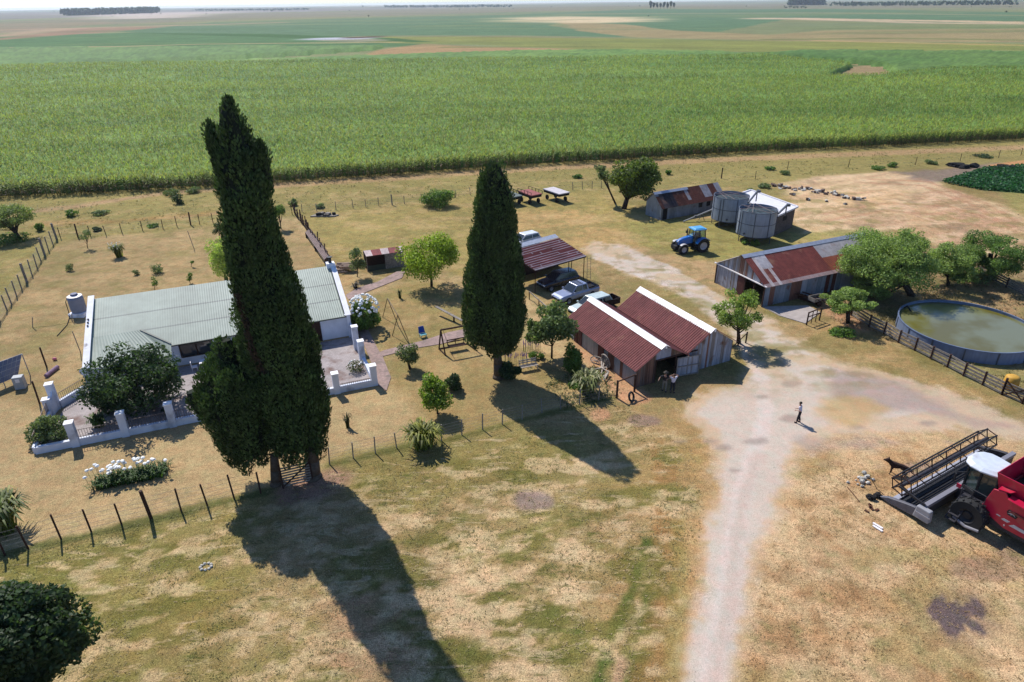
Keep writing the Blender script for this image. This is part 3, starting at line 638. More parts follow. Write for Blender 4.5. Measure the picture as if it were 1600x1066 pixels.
def litter():
    P=W(road);lo=P.min(0);hi=P.max(0);mb=MB();kx=0
    V=[];Q=[];Cc=[];kk=0;rr=np.random.default_rng(5)
    x=rr.uniform(lo[0]-1,hi[0]+1,9000);y=rr.uniform(lo[1],hi[1],9000);k=in_poly(P,x,y);x=x[k][:1500];y=y[k][:1500]
    for a,b in zip(x,y):
        r=rr.uniform(.012,.04);h=r*.5;c=np.array(C8(200,186,172))*rr.uniform(.7,1.1);t=rr.uniform(0,1.5)
        q=[(a+r*math.cos(t+i*1.57),b+r*.8*math.sin(t+i*1.57),0.) for i in range(4)];q+=[(a+.5*(u-a),b+.5*(v-b),h) for u,v,_ in q]
        V+=q;Cc+=[c]*8;Q+=[(kk+4,kk+5,kk+6,kk+7)]+[(kk+i,kk+(i+1)%4,kk+4+(i+1)%4,kk+4+i) for i in range(4)];kk+=8
    o=np_mesh('loose_stones',np.array(V),np.array(Q),np.array(Cc),mat('stone_attr',attr=True,rough=.9));o['kind']='stuff';o['label']='small loose stones scattered on the dirt road'
litter()
# ================================================================ BUILDINGS
def frame(x,y,a):
    c,s=math.cos(a),math.sin(a);return lambda u,v,z=0.:Vector((x+u*c-v*s,y+u*s+v*c,z))
GALV=mat('galvanised_sheet',attr=True,rough=.5,metal=.0,var=.14,scale=1.2,streak=((6,6,.5),.22),spec=.45,tint=(C8(120,84,66),.9,.60,.72))
RUST=mat('rusty_roof_sheet',attr=True,rough=.75,var=.12,scale=2.5,streak=((3,3,3),.12),spec=.2,var2=.16,s2=.5,tint=(C8(176,128,104),.8,.58,.78))
WHITE=mat('white_render',C8(226,228,236,.92),.85,var=.07,scale=1.5,var2=.06,s2=.3,tint=(C8(176,166,156),.7,.56,.8))
CAP=mat('white_ridge_cap',C8(250,244,242,.78),.5,var=.07,scale=2,var2=.08,s2=.7,tint=(C8(190,168,158),1.1,.6,.8))
WOOD=mat('weathered_wood',C8(168,158,146,.56),.9,var=.3,scale=5,streak=((2,2,12),.25))
DWOOD=mat('dark_wood',C8(84,56,44,.5),.85,var=.3,scale=5)
DARKIN=mat('dark_interior',(.012,.011,.011),.95,var=0)
g_wall=lin(c_(184,188,200))*KA*1.1;g_wall2=lin(c_(160,150,146))*KA*1.05;rust_w=lin(c_(146,100,84))*KA*1.0
def wallcol(seed,rustp=.12,cols=(g_wall,g_wall2,rust_w),cell=6):
    rr=np.random.default_rng(seed);a=rr.random(400);b=rr.uniform(.75,1.12,400)
    def f(u,v):
        i=int(u*cell*4)%400
        c=cols[2] if a[i]<rustp else (cols[1] if a[i]<rustp+.25 else cols[0])
        return tuple(np.array(c)*b[i])
    return f
def twin_barn():
    x,y,a=9.93,46.29,.452;w1,w2,L,e,r1,v,r2,L2,e2=5.04,4.93,10.9,1.78,3.35,1.9,3.7,10.1,2.0
    l=frame(x,y,a);o=l(0,0);t=thing('twin_gabled_barn','twin gabled corrugated barn with red roofs and white ridge caps, door standing open','barn',o)
    red=lambda s:(lambda rr:(lambda u,vv:tuple(np.array(lin(c_(150,90,86))*KA)*(rr[int(u*60)%97]))))(np.random.default_rng(s).uniform(.86,1.12,97))
    m_=MB(o);ov=.28
    # left roof: two slopes; right roof: two slopes
    def slope(a0,b0,c0,d0,s):sheet(m_,a0,b0,c0,d0,.24,.03,red(s),rows=4)
    slope(l(w1/2,-.25,r1),l(w1/2,L,r1),l(-ov,L,e-.1),l(-ov,-.25,e-.1),1)
    m_.build('roof',RUST,t);m_=MB(o)
    slope(l(w1/2,L,r1),l(w1/2,-.25,r1),l(w1,-.25,v),l(w1,L,v),2);m_.build('roof',RUST,t);m_=MB(o)
    slope(l(w1+w2/2,-.25,r2),l(w1+w2/2,L2,r2),l(w1-.12,L2,v+.14),l(w1-.12,-.25,v+.14),3);m_.build('roof',RUST,t);m_=MB(o)
    slope(l(w1+w2/2,L2,r2),l(w1+w2/2,-.25,r2),l(w1+w2+ov,-.25,e2-.1),l(w1+w2+ov,L2,e2-.1),4);m_.build('roof',RUST,t)
    for uc,r_,LL,vv in((w1/2,r1,L,v),(w1+w2/2,r2,L2,v)):
        c=MB(o);h_=.46
        sl=(r_-vv)/(w1/2)
        c.add([l(uc-h_,-.3,r_-h_*sl+.05),l(uc,-.3,r_+.07),l(uc+h_,-.3,r_-h_*sl+.05),l(uc-h_,LL+.03,r_-h_*sl+.05),l(uc,LL+.03,r_+.07),l(uc+h_,LL+.03,r_-h_*sl+.05)],[(0,1,4,3),(1,2,5,4)])
        c.build('ridge_cap',CAP,t)
    g=MB(o);g.tube(l(w1-.05,-.35,v-.02),l(w1-.05,L2,v-.02),.09,n=8);g.build('valley_gutter',mat('red_gutter',C8(120,60,58),.6),t)
    # walls: side left
    s=MB(o);wc=wallcol(3,.08)
    sheet(s,l(0,0,0),l(0,L,0),l(0,L,e),l(0,0,e),.2,.015,wallcol(5,.08,(lin(c_(196,206,216))*KA*.9,g_wall,rust_w)))
    s.build('side_wall',GALV,t)
    d=MB(o);
    for v0,v1 in((4.6,5.5),(8.2,8.7),(9.0,9.5)):
        d=MB(o);d.slab([l(-.03,v0,0),l(-.03,v1,0),l(-.03,v1,e-.12),l(-.03,v0,e-.12)],l(0,0,0)-l(.05,0,0))
        d.build('side_door',mat('red_door',C8(110,66,60,.5),.8,var=.25,scale=4),t)
    # front: left part of brown sheets, upper grey panel, doorway, and right gable
    f=MB(o);br=(lin(c_(168,124,104))*KA*.8,lin(c_(150,132,122))*KA*.8,lin(c_(128,92,78))*KA*.8)
    zt=lambda u:e+(r1-e)*(u/(w1/2)) if u<w1/2 else r1-(r1-v)*((u-w1/2)/(w1/2))
    def strip(u0,u1,z0,colf,yy=0.):
        n=max(1,int((u1-u0)/.1))
        for i in range(n):
            a0=u0+(u1-u0)*i/n;a1=u0+(u1-u0)*(i+1)/n;dd=.012 if i%2 else -.012
            z0a=z0(a0) if callable(z0) else z0;z0b=z0(a1) if callable(z0) else z0
            f.add([l(a0,yy+dd,z0a),l(a1,yy-dd,z0b),l(a1,yy-dd,zt(a1)-.03),l(a0,yy+dd,zt(a0)-.03)],[(0,1,2,3)],colf(i/n,0))
    strip(0,1.85,0,wallcol(8,.3,br));f.build('front_wall',GALV,t);f=MB(o)
    strip(1.85,3.35,2.05,wallcol(9,0,(lin(c_(200,205,222))*KA*.9,)*3));f.build('gable_panel',GALV,t);f=MB(o)
    strip(3.35,w1,2.0,wallcol(10,.4,br));f.build('front_wall',GALV,t)
    zt=lambda u:v+(r2-v)*((u-w1)/(w2/2)) if u<w1+w2/2 else r2-(r2-e2)*((u-w1-w2/2)/(w2/2))
    f=MB(o);strip(w1,w1+w2,0,wallcol(12,.04),0.0);f.build('front_wall',GALV,t)
    k=MB(o);k.slab([l(w1+w2,0,0),l(w1+w2,L2,0),l(w1+w2,L2,e2-.05),l(w1+w2,0,e2-.05)],(0.02,0,0));k.build('side_wall',GALV,t)
    k=MB(o);k.slab([l(0.0,L,0),l(w1,L,0),l(w1,L,v),l(w1/2,L,r1-.05),l(0,L,e)],l(0,.04)-l(0,0));k.build('rear_wall',GALV,t);k=MB(o);k.slab([l(w1,L2,0),l(w1+w2,L2,0),l(w1+w2,L2,e2),l(w1+w2/2,L2,r2-.05),l(w1,L2,v)],l(0,.04)-l(0,0));k.build('rear_wall',GALV,t)
    k=MB(o);k.slab([l(w1,.1,0),l(w1,L2,0),l(w1,L2,v-.1),l(w1,.1,v-.1)],l(.04,0)-l(0,0));k.build('partition',DARKIN,t)
    # open door leaf swung out against the right gable
    D=MB(o);p0,p1=l(3.95,-.18,.05),l(6.0,-.5,.05)
    sheet(D,p0,p1,p1+Vector((0,0,1.75)),p0+Vector((0,0,1.75)),.2,.012,wallcol(14,.02));dl=D.build('door',GALV,t)
    D=MB(o)
    for zz in(.1,.95,1.78):D.beam(p0+Vector((0,-.05,zz)),p1+Vector((0,-.05,zz)),.05,.08)
    for q in(p0,p1):D.beam(q+Vector((0,-.05,0)),q+Vector((0,-.05,1.8)),.06,.06)
    D.build('door_frame',WOOD,dl)
    D=MB(o)
    for u in(1.85,3.9):D=MB(o);D.beam(l(u,-.03,0),l(u,-.03,2.0),.1,.1);D.build('door_post',DWOOD,t)
    D=MB(o);D.beam(l(1.8,-.04,2.05),l(6.1,-.04,2.0),.08,.1);D.build('door_track',DWOOD,t)
    # finials
    D=MB(o)
    for uc,r_ in((w1/2,r1),(w1+w2/2,r2)):D=MB(o);D.box(l(uc,-.3,r_-.08),(.14,.08,.3),a);D.build('gable_finial',CAP,t)
    h=thing('wagon_wheel','pale old spoked wagon wheel leaning on the barn side wall','wheel',l(-.35,4.0,0),a)
    D=MB();n=22;Rr=.62
    pts=[Vector((.25-.25*(math.sin(2*math.pi*i/n)*.5+.5),math.cos(2*math.pi*i/n)*Rr,Rr+math.sin(2*math.pi*i/n)*Rr*.95)) for i in range(n+1)]
    D.path(pts,.05,6);D.build('rim',mat('pale_wood',C8(200,188,176),.8),h);D=MB();cc=Vector((.125,0,Rr))
    for i in range(0,n,2):D.tube(cc,pts[i],.03,n=5)
    D.build('spokes',MATS['pale_wood'],h);D=MB();D.tube(cc+Vector((-.12,0,0)),cc+Vector((.12,0,0)),.12,n=10);D.build('hub',MATS['pale_wood'],h)
    h=thing('wagon_wheel','second spoked wheel, half collapsed at the foot of the barn side wall','wheel',l(-.9,4.7,0),a+.5);D=MB();D.path([Vector((p.x+p.z*.5,p.y,p.z*.45+.02)) for p in pts],.045,6)
    D.build('rim',MATS['pale_wood'],h);D=MB()
    for i in range(0,n,2):D.tube((.3,0,.3),(pts[i].x+pts[i].z*.5,pts[i].y,pts[i].z*.45+.02),.025,n=5)
    D.build('spokes',MATS['pale_wood'],h)
    q=l(-.9,3.0,0);h=thing('timber_pile','loose grey timbers heaped against the barn side wall','timber',q);D=MB();rr=random.Random(4)
    for i in range(9):
        c=Vector((rr.uniform(-.4,.4),rr.uniform(-1,1.6),.06+i*.03));d=Vector((rr.uniform(-.4,.4),rr.uniform(-1,1),0)).normalized()*rr.uniform(.4,.9);D.beam(c-d,c+d+Vector((0,0,.1)),.1,.06)
    D.build('planks',MATS['pale_wood'],h)
    return l
bl=twin_barn()
def long_shed():
    x,y,a,w,L,e,r=22.57,68.56,-1.16,7.33,17.0,2.3,4.4
    l=frame(x,y,a);o=l(0,0);t=thing('long_shed','long corrugated shed with rust red roof patches and open gable end','shed',o)
    cr=lin(c_(140,72,64))*KA;cg=lin(c_(206,200,202))*KA;cw=lin(c_(232,218,214))*KA;co_=lin(c_(168,92,68))*KA
    def cf_(u,v):
        rr=_h(np.array([int(u*40)]),np.array([int(v*4)]),7)[0]*.2+.9;c=cr
        m_=u*L
        if m_<.9:c=cr*.9
        elif m_<1.25:c=cw*.85
        elif m_<2.6: c=cg if v<.5 else cr*.95
        elif m_>9.2:
            c=cg*.9 if v<.55 else (co_ if m_<12.2 else cr)
        if v>.5 and 1.9<m_<2.3:c=cw*.9
        if v>.93:c=(c+cw)*.5
        return tuple(c*rr)
    m_=MB(o);sheet(m_,l(w/2,-.2,r),l(w/2,L,r),l(w+.25,L,e-.1),l(w+.25,-.2,e-.1),.2,.02,cf_,rows=10);m_.build('roof',RUST,t)
    m_=MB(o);sheet(m_,l(w/2,L,r),l(w/2,-.2,r),l(-.25,-.2,e-.1),l(-.25,L,e-.1),.2,.02,lambda u,v:tuple(cg*.95));m_.build('roof',RUST,t)
    c=MB(o);h_=.42;s_=(r-e)/(w/2);c.add([l(w/2-h_,-.25,r-h_*s_+.05),l(w/2,-.25,r+.06),l(w/2+h_,-.25,r-h_*s_+.05),l(w/2-h_,L,r-h_*s_+.05),l(w/2,L,r+.06),l(w/2+h_,L,r-h_*s_+.05)],[(0,1,4,3),(1,2,5,4)]);c.build('ridge_cap',mat('grey_cap',C8(206,212,224),.4,metal=.2),t)
    # far dark sheet hump behind the tree
    m_=MB(o);sheet(m_,l(w,0,0),l(w,L,0),l(w,L,e),l(w,0,e),.2,.015,wallcol(31,.1,(lin(c_(170,182,196))*KA*.9,g_wall,rust_w)));m_.build('side_wall',GALV,t)
    m_=MB(o);sheet(m_,l(0,L,0),l(0,0,0),l(0,0,e),l(0,L,e),.2,.015,wallcol(32,.1));m_.build('side_wall',GALV,t)
    m_=MB(o);m_.slab([l(0,L,0),l(w,L,0),l(w,L,e),l(w/2,L,r-.05),l(0,L,e)],l(0,.03)-l(0,0));m_.build('rear_wall',GALV,t)
    m_=MB(o);n=60;f=wallcol(33,.12)
    for i in range(n):
        a0=w*i/n;a1=w*(i+1)/n;zt=lambda u:e+(r-e)*(1-abs(u-w/2)/(w/2));d=.012*(1 if i%2 else -1)
        m_.add([l(a0,d,e+.02),l(a1,-d,e+.02),l(a1,-d,zt(a1)),l(a0,d,zt(a0))],[(0,1,2,3)],f(i/n,0))
    m_.build('gable_wall',GALV,t)
    m_=MB(o);sheet(m_,l(0,0,0),l(w*.46,0,0),l(w*.46,0,e-.05),l(0,0,e-.05),.2,.012,wallcol(34,.05));m_.build('front_wall',GALV,t)
    m_=MB(o);m_.slab([l(w*.47,-.04,.05),l(w*.6,-.04,.05),l(w*.6,-.04,e-.15),l(w*.47,-.04,e-.15)],l(0,.04)-l(0,0));m_.build('door',mat('red_door'),t)
    m_=MB(o);m_.beam(l(-.3,-.1,e-.02),l(w+.3,-.1,e-.02),.12,.1);m_.build('tie_beam',CAP,t)
    m_=MB(o)
    for u in(0,w*.62,w*.8,w):m_=MB(o);m_.beam(l(u,-.03,0),l(u,-.03,e-.05),.1,.1);m_.build('front_post',DWOOD,t)
    m_=MB(o)
    for v0 in(8.3,9.2):m_=MB(o);m_.slab([l(w+.04,v0,0),l(w+.04,v0+.5,0),l(w+.04,v0+.5,e-.2),l(w+.04,v0,e-.2)],l(.04,0)-l(0,0));m_.build('side_door',mat('red_door'),t)
    # concrete apron and implements in the wall's shade
    m_=MB();P=[at(1192,480),at(1218,494),at(1258,506),at(1282,489),at(1262,478)];m_.prism([(p.x,p.y) for p in P],-.05,.06);q=m_.build('concrete_apron',mat('old_concrete',C8(196,184,176),.9,var=.15,scale=2,var2=.1,s2=.4),None);q['kind']='structure'
    p=at(1262,472);h=thing('farm_implement','rusty disc implement parked in the shade of the long shed wall','implement',p,a+.3);m_=MB();RI=mat('rusty_iron',C8(110,70,52,.5),.85,var=.3,scale=6)
    for i in(-1,1):m_.beam((-1.3,.45*i,.7),(1.3,.45*i,.7),.1,.1)
    for i in(-1.2,0,1.2):m_.beam((i,-.5,.7),(i,.5,.7),.08,.08)
    m_.beam((1.3,0,.7),(2.2,0,.4),.1,.1);m_.build('frame',RI,h);m_=MB()
    for i in range(7):m_.lathe((-1.1+i*.36,0,.35),[(0.02,-.02),(.34,-.02),(.34,.02),(.02,.02)],14,axis='y')
    m_.build('discs',RI,h)
    m_=MB();m_.path([(-1.2,-.4,.7),(-1.7,-.6,1.1),(-2.2,-.7,.5)],.06);m_.build('arm',mat('yellow_paint',C8(150,110,40),.6),h)
    p=at(1275,476);h=thing('wooden_cart','small grey wooden cart body standing behind the hitching rack','cart',p,.4);m_=MB();m_.box((0,0,.55),(1.6,.9,.08));
    for s_ in(-1,1):m_.box((0,.45*s_,.75),(1.6,.05,.35));m_.box((.8*s_,0,.75),(.05,.9,.35))
    m_.build('box',WOOD,h);m_=MB()
    for s_ in(-1,1):m_.lathe((-.1,.52*s_,.3),[(.02,-.04),(.3,-.04),(.3,.04),(.02,.04)],14,axis='y')
    m_.build('wheel',DWOOD,h)
long_shed()
def old_shed():
    x,y,a,w,L,e,r,k=19.8,95.2,-1.09,3.4,11.9,1.85,3.6,1.6
    l=frame(x,y,a);o=l(0,0);t=thing('old_shed','old low shed with patchwork rusty roof beside the leafy tree','shed',o)
    cr=lin(c_(122,70,56))*KA;cg=lin(c_(196,190,190))*KA;cd=lin(c_(66,58,60))*KA
    def cf_(u,v):
        m_=u*L;c=cr*.95
        if m_<.6:c=cg*.8 if v<.3 else cr*.6
        elif m_<1.2:c=cd*1.6
        elif m_<3.0:c=cd if v<.6 else cd*1.3
        elif m_<4.6:c=cr*.7
        elif 5.2<m_<5.8 and v<.7:c=cg
        elif 8.3<m_<9.7 and v<.75:c=cg*.9
        elif m_>10.9:c=cg if v<.7 else cr
        return tuple(c*(.9+.2*_h(np.array([int(u*50)]),np.array([int(v*3)]),3)[0]))
    m_=MB(o);sheet(m_,l(k,-.2,r),l(k,L,r),l(w+.35,L,e-.12),l(w+.35,-.2,e-.12),.2,.02,cf_,rows=8);m_.build('roof',RUST,t)
    m_=MB(o);sheet(m_,l(k,L,r),l(k,-.2,r),l(-.3,-.2,e+.2),l(-.3,L,e+.2),.2,.02,lambda u,v:tuple(cg));m_.build('roof',RUST,t)
    m_=MB(o);m_.add([l(k-.35,-.2,r-.22),l(k,-.2,r+.06),l(k+.35,-.2,r-.22),l(k-.35,L*.5,r-.22),l(k,L*.5,r+.06),l(k+.35,L*.5,r-.22)],[(0,1,4,3),(1,2,5,4)]);m_.build('ridge_cap',MATS['grey_cap'],t)
    m_=MB(o);sheet(m_,l(w,0,0),l(w,L,0),l(w,L,e),l(w,0,e),.2,.015,wallcol(41,.02,(lin(c_(170,180,192))*KA*.8,)*3));m_.build('side_wall',GALV,t)
    m_=MB(o);m_.slab([l(0,0,0),l(w,0,0),l(w,0,e),l(k,0,r-.05),l(0,0,e+.2)],l(0,.04)-l(0,0),lin(c_(170,176,182))*KA*.9);m_.build('gable_wall',GALV,t);m_=MB(o);m_.slab([l(0,L,0),l(w,L,0),l(w,L,e),l(k,L,r-.05),l(0,L,e+.2)],l(0,.04)-l(0,0),g_wall);m_.build('gable_wall',GALV,t)
    m_=MB(o);m_.slab([l(w+.03,.3,.05),l(w+.03,1.1,.05),l(w+.03,1.1,e-.2),l(w+.03,.3,e-.2)],l(.02,0)-l(0,0));m_.build('doorway',DARKIN,t)
    for v0 in(6.9,8.4):m_=MB(o);m_.slab([l(w+.03,v0,.9),l(w+.03,v0+.7,.9),l(w+.03,v0+.7,e-.3),l(w+.03,v0,e-.3)],l(.02,0)-l(0,0));m_.build('opening',DARKIN,t)
old_shed()
def concrete_bin():
    z=2.9;P=[at(1214.4,337.6,z),at(1246.5,323.3,z),at(1173,297,z),at(1148.6,305.6,z)]
    c=sum(P,Vector())/4;c.z=0;t=thing('brick_storehouse','dark brick storehouse with flat white roof behind the grain silos','building',c)
    BR=mat('old_brick',C8(118,104,98,.55),.9,var=.3,scale=4,var2=.15,s2=.8,bump=.5,bscale=8)
    inn=[p.lerp(Vector((c.x,c.y,z)),.06) for p in P]
    m_=MB(c)
    for i in range(4):
        a,b=inn[i],inn[(i+1)%4];n=(c-(a+b)/2);n.z=0;n=n.normalized()*.15
        m_.slab([(a.x,a.y,0),(b.x,b.y,0),(b.x,b.y,z-.16),(a.x,a.y,z-.16)],n)
    m_.build('wall',BR,t)
    WR=mat('white_roof',C8(240,238,242,.66),.7,var=.06,scale=1.5)
    m_=MB(c);m_.slab([Vector((p.x,p.y,z-.16)) for p in P],(0,0,.12));m_.build('roof',WR,t)
    m_=MB(c)
    for i in range(4):m_.beam(P[i]+Vector((0,0,.0)),P[(i+1)%4]+Vector((0,0,.0)),.22,.22)
    m_.build('parapet',WR,t)
    # drain pipe and dark opening on the near wall
    m_=MB(c);a,b=inn[0],inn[1];mid=a.lerp(b,.5);d=(b-a).normalized();n=Vector((d.y,-d.x,0))
    m_.slab([mid-d*.6+n*.02+Vector((0,0,-1.3)),mid+d*.5+n*.02+Vector((0,0,-1.3)),mid+d*.5+n*.02+Vector((0,0,-.7)),mid-d*.6+n*.02+Vector((0,0,-.7))],n*.02);m_.build('opening',DARKIN,t)
concrete_bin()
def silos():
    SG=mat('silo_steel',C8(160,172,188,.62),.5,metal=.15,var=.1,scale=1.5,spec=.4,streak=((5,5,.4),.15))
    SD=mat('silo_seam',C8(90,98,110,.6),.5)
    RED=mat('red_leg',C8(130,40,32,.55),.6)
    def silo():
        t=thing('grain_silo','','silo',(0,0,0),0,'steel grain silos on legs beside the storehouse')
        r=2.35;z0=.95;z1=4.15
        m_=MB();m_.lathe((0,0,0),[(r,z0),(r,z1),(r-.03,z1),(r-.03,z0+.3),(.05,z0-.25)],44);m_.build('tank',SG,t,smooth=False)
        m_=MB()
        for z in(z0+.02,(z0+z1)/2,z1-.04):m_.lathe((0,0,0),[(r+.01,z-.035),(r+.035,z-.03),(r+.035,z+.03),(r+.01,z+.035)],44)
        m_.build('hoop',SD,t)
        m_=MB()
        for i in range(8):
            a=i*math.pi/4+.35;m_.box(((r+.02)*math.cos(a),(r+.02)*math.sin(a),(z0+z1)/2),(.06,.09,z1-z0),a)
        m_.build('seam',SD,t)
        m_=MB();m_.lathe((0,0,0),[(r-.04,z1-.45),(.3,z1-.2),(.02,z1-.2)],32);m_.build('top_net',mat('dark_net',C8(74,92,98,.5),.8,var=.4,scale=3),t)
        m_=MB();rr=random.Random(3)
        for i in range(7):
            a=rr.uniform(0,6.3);b=a+rr.uniform(1.6,3.4);m_.tube((r*math.cos(a),r*math.sin(a),z1+.02),(r*math.cos(b),r*math.sin(b),z1+.05),.03,n=5)
        m_.build('top_rod',mat('pale_rod',C8(160,140,136),.7),t)
        m_=MB()
        for i in range(6):
            a=i*math.pi/3+.2;m_.tube((r*.93*math.cos(a),r*.93*math.sin(a),0),(r*.93*math.cos(a),r*.93*math.sin(a),z0+.1),.05,n=6)
            b=a+math.pi/3;m_.tube((r*.93*math.cos(a),r*.93*math.sin(a),.1),(r*.93*math.cos(b),r*.93*math.sin(b),z0),.025,n=5)
        m_.build('legs',SD,t)
        m_=MB();m_.lathe((0,0,0),[(r*.8,z0-.02),(.25,.25),(.2,.25),(r*.75,z0-.02)],20);m_.build('hopper',RED,t)
        m_=MB();m_.tube((-r-.04,-.4,z0-.1),(-r+.02,-.4,z1-.2),.05,n=6);m_.tube((-r*.8,-r*.62,z0+.4),(-r*.85,-r*.66,z0+.4),.14,n=8);m_.build('outlet_pipe',SD,t)
        return t
    g=at(1187,384);s=silo();relabel(s,'nearer grey steel grain silo, in front of the white roofed storehouse',(g.x,g.y+2.35,0))
    g2=at(1145,359);relabel(copy_tree(s),'farther grey steel grain silo, next to the old patchwork shed',(g2.x,g2.y+2.35,0),.5)
    AM=mat('auger_tube',C8(110,112,116,.6),.5)
    for (a,b,za,zb,lab) in(((1183.5,299),(1169,317),4.6,4.0,'dark pipe sloping from the storehouse roof to the farther silo'),((1229.6,320.7),(1216,334),4.3,4.2,'dark pipe sloping from the storehouse roof to the nearer silo')):
        p=at(*a,za);q=at(*b,zb);t=thing('auger_pipe',lab,'pipe',(p.x,p.y,3.));m_=MB((p.x,p.y,3.));m_.tube(p,q,.14,n=8);m_.build('tube',AM,t)
        m_=MB((p.x,p.y,3.));m_.tube(p+Vector((0,0,-1.4)),p,.08,n=6);m_.box(p+Vector((.2,0,0)),(.4,.4,.3));m_.build('stand',AM,t)
    p=at(1067.6,346.5,.15);q=at(1121,324,1.6);t=thing('grain_auger','long pale grain auger lying from the ground to the farther silo','auger',(p.x,p.y,0));m_=MB((p.x,p.y,0));m_.tube(p,q,.11,n=8);m_.build('tube',mat('pale_auger',C8(190,190,186),.5),t)
    m_=MB((p.x,p.y,0));mm=p.lerp(q,.55);m_.tube((mm.x-.4,mm.y,0),mm,.04);m_.tube((mm.x+.4,mm.y,0),mm,.04);m_.box(p.lerp(q,.36),(.35,.35,.3));m_.build('support',AM,t)
silos()
def carport():
    z=2.75;a,b,c_2,d=at(836.3,422.6,2.6),at(915.9,400,2.7),at(873,371.5,3.5),at(793.5,393,3.4)
    o=Vector((a.x,a.y,0));t=thing('carport','open carport with red and white striped corrugated roof on thin posts','carport',o)
    cr=lin(c_(158,88,82))*KA;cw=lin(c_(240,222,216))*KA*1.1
    def cf_(u,v):
        c=cr;iv=v*11
        seg=int(iv);fr=iv-seg
        if fr>.74 and (_h(np.array([seg]),np.array([int(u*1.5+seg*.5)]),5)[0]>.12):c=cw
        if abs(((u+seg*.13)%.9)-.3)<.008:c=cw*.8
        if v>.985 or v<.03:c=cw
        if v<.03 and u<.2:c=cw
        return tuple(c*(.92+.16*_h(np.array([seg]),np.array([int(u*3+seg*.4)]),9)[0]))
    # rows run from near edge to far edge
    m_=MB(o);n=60;rows=88
    P=[];base=0
    for r in range(rows+1):
        v=r/rows
        for i in range(n+1):
            u=i/n;p=(a.lerp(b,u)).lerp(d.lerp(c_2,u),v);P.append(p+Vector((0,0,.02*(1 if r%2 else -1))))
    fs=[];cs=[]
    for r in range(rows):
        for i in range(n):
            k=r*(n+1)+i;fs.append((k,k+1,k+n+2,k+n+1));cs.append(cf_((i+.5)/n,(r+.5)/rows))
    m_.v=[tuple(p-m_.off) for p in P];m_.f=fs;m_.c=cs;m_.build('roof',RUST,t)
    m_=MB(o)
    e=(c_2-b);e=e.normalized();m_.quad(d.lerp(c_2,.12)+Vector((0,0,.05)),c_2+Vector((0,0,.05)),c_2+e*.7+Vector((0,0,.16)),d.lerp(c_2,.12)+e*.7+Vector((0,0,.16)));m_.build('flashing_sheet',MATS['grey_cap'],t)
    m_=MB(o);m_.beam(a+Vector((0,0,-.09)),b+Vector((0,0,-.09)),.08,.12);m_.beam(d+Vector((0,0,-.09)),c_2+Vector((0,0,-.09)),.08,.12);m_.beam(a+Vector((0,0,-.09)),d+Vector((0,0,-.09)),.08,.12);m_.beam(b+Vector((0,0,-.09)),c_2+Vector((0,0,-.09)),.08,.12);m_.build('beam',DWOOD,t)
    for q in(a,b.lerp(a,.04),b.lerp(a,.35),c_2,d,a.lerp(d,.5),b.lerp(c_2,.5)):
        m_=MB(o);m_.tube((q.x,q.y,0),(q.x,q.y,q.z-.1),.05,n=6);m_.build('post',DWOOD,t)
    m_=MB(o)
    for q0,q1 in((d,c_2),):   # rear screen wall
        m_.slab([(q0.x,q0.y,0),(q1.x,q1.y,0),(q1.x,q1.y,1.9),(q0.x,q0.y,1.9)],(0,.04,0))
    m_.build('rear_screen',DWOOD,t)
    # ladder leaning at the right post
    q=b+Vector((.35,.1,0));h=thing('ladder','thin wooden ladder leaning at the right corner of the carport','ladder',(q.x,q.y,0));m_=MB()
    for s_ in(-.2,.2):m_.tube((s_,-.5,0),(s_,0,2.6),.025,n=5)
    for i in range(8):m_.tube((-.2,-.45+i*.055,.3+i*.3),(.2,-.45+i*.055,.3+i*.3),.018,n=5)
    m_.build('rails_and_rungs',WOOD,h)
    return a
carport()
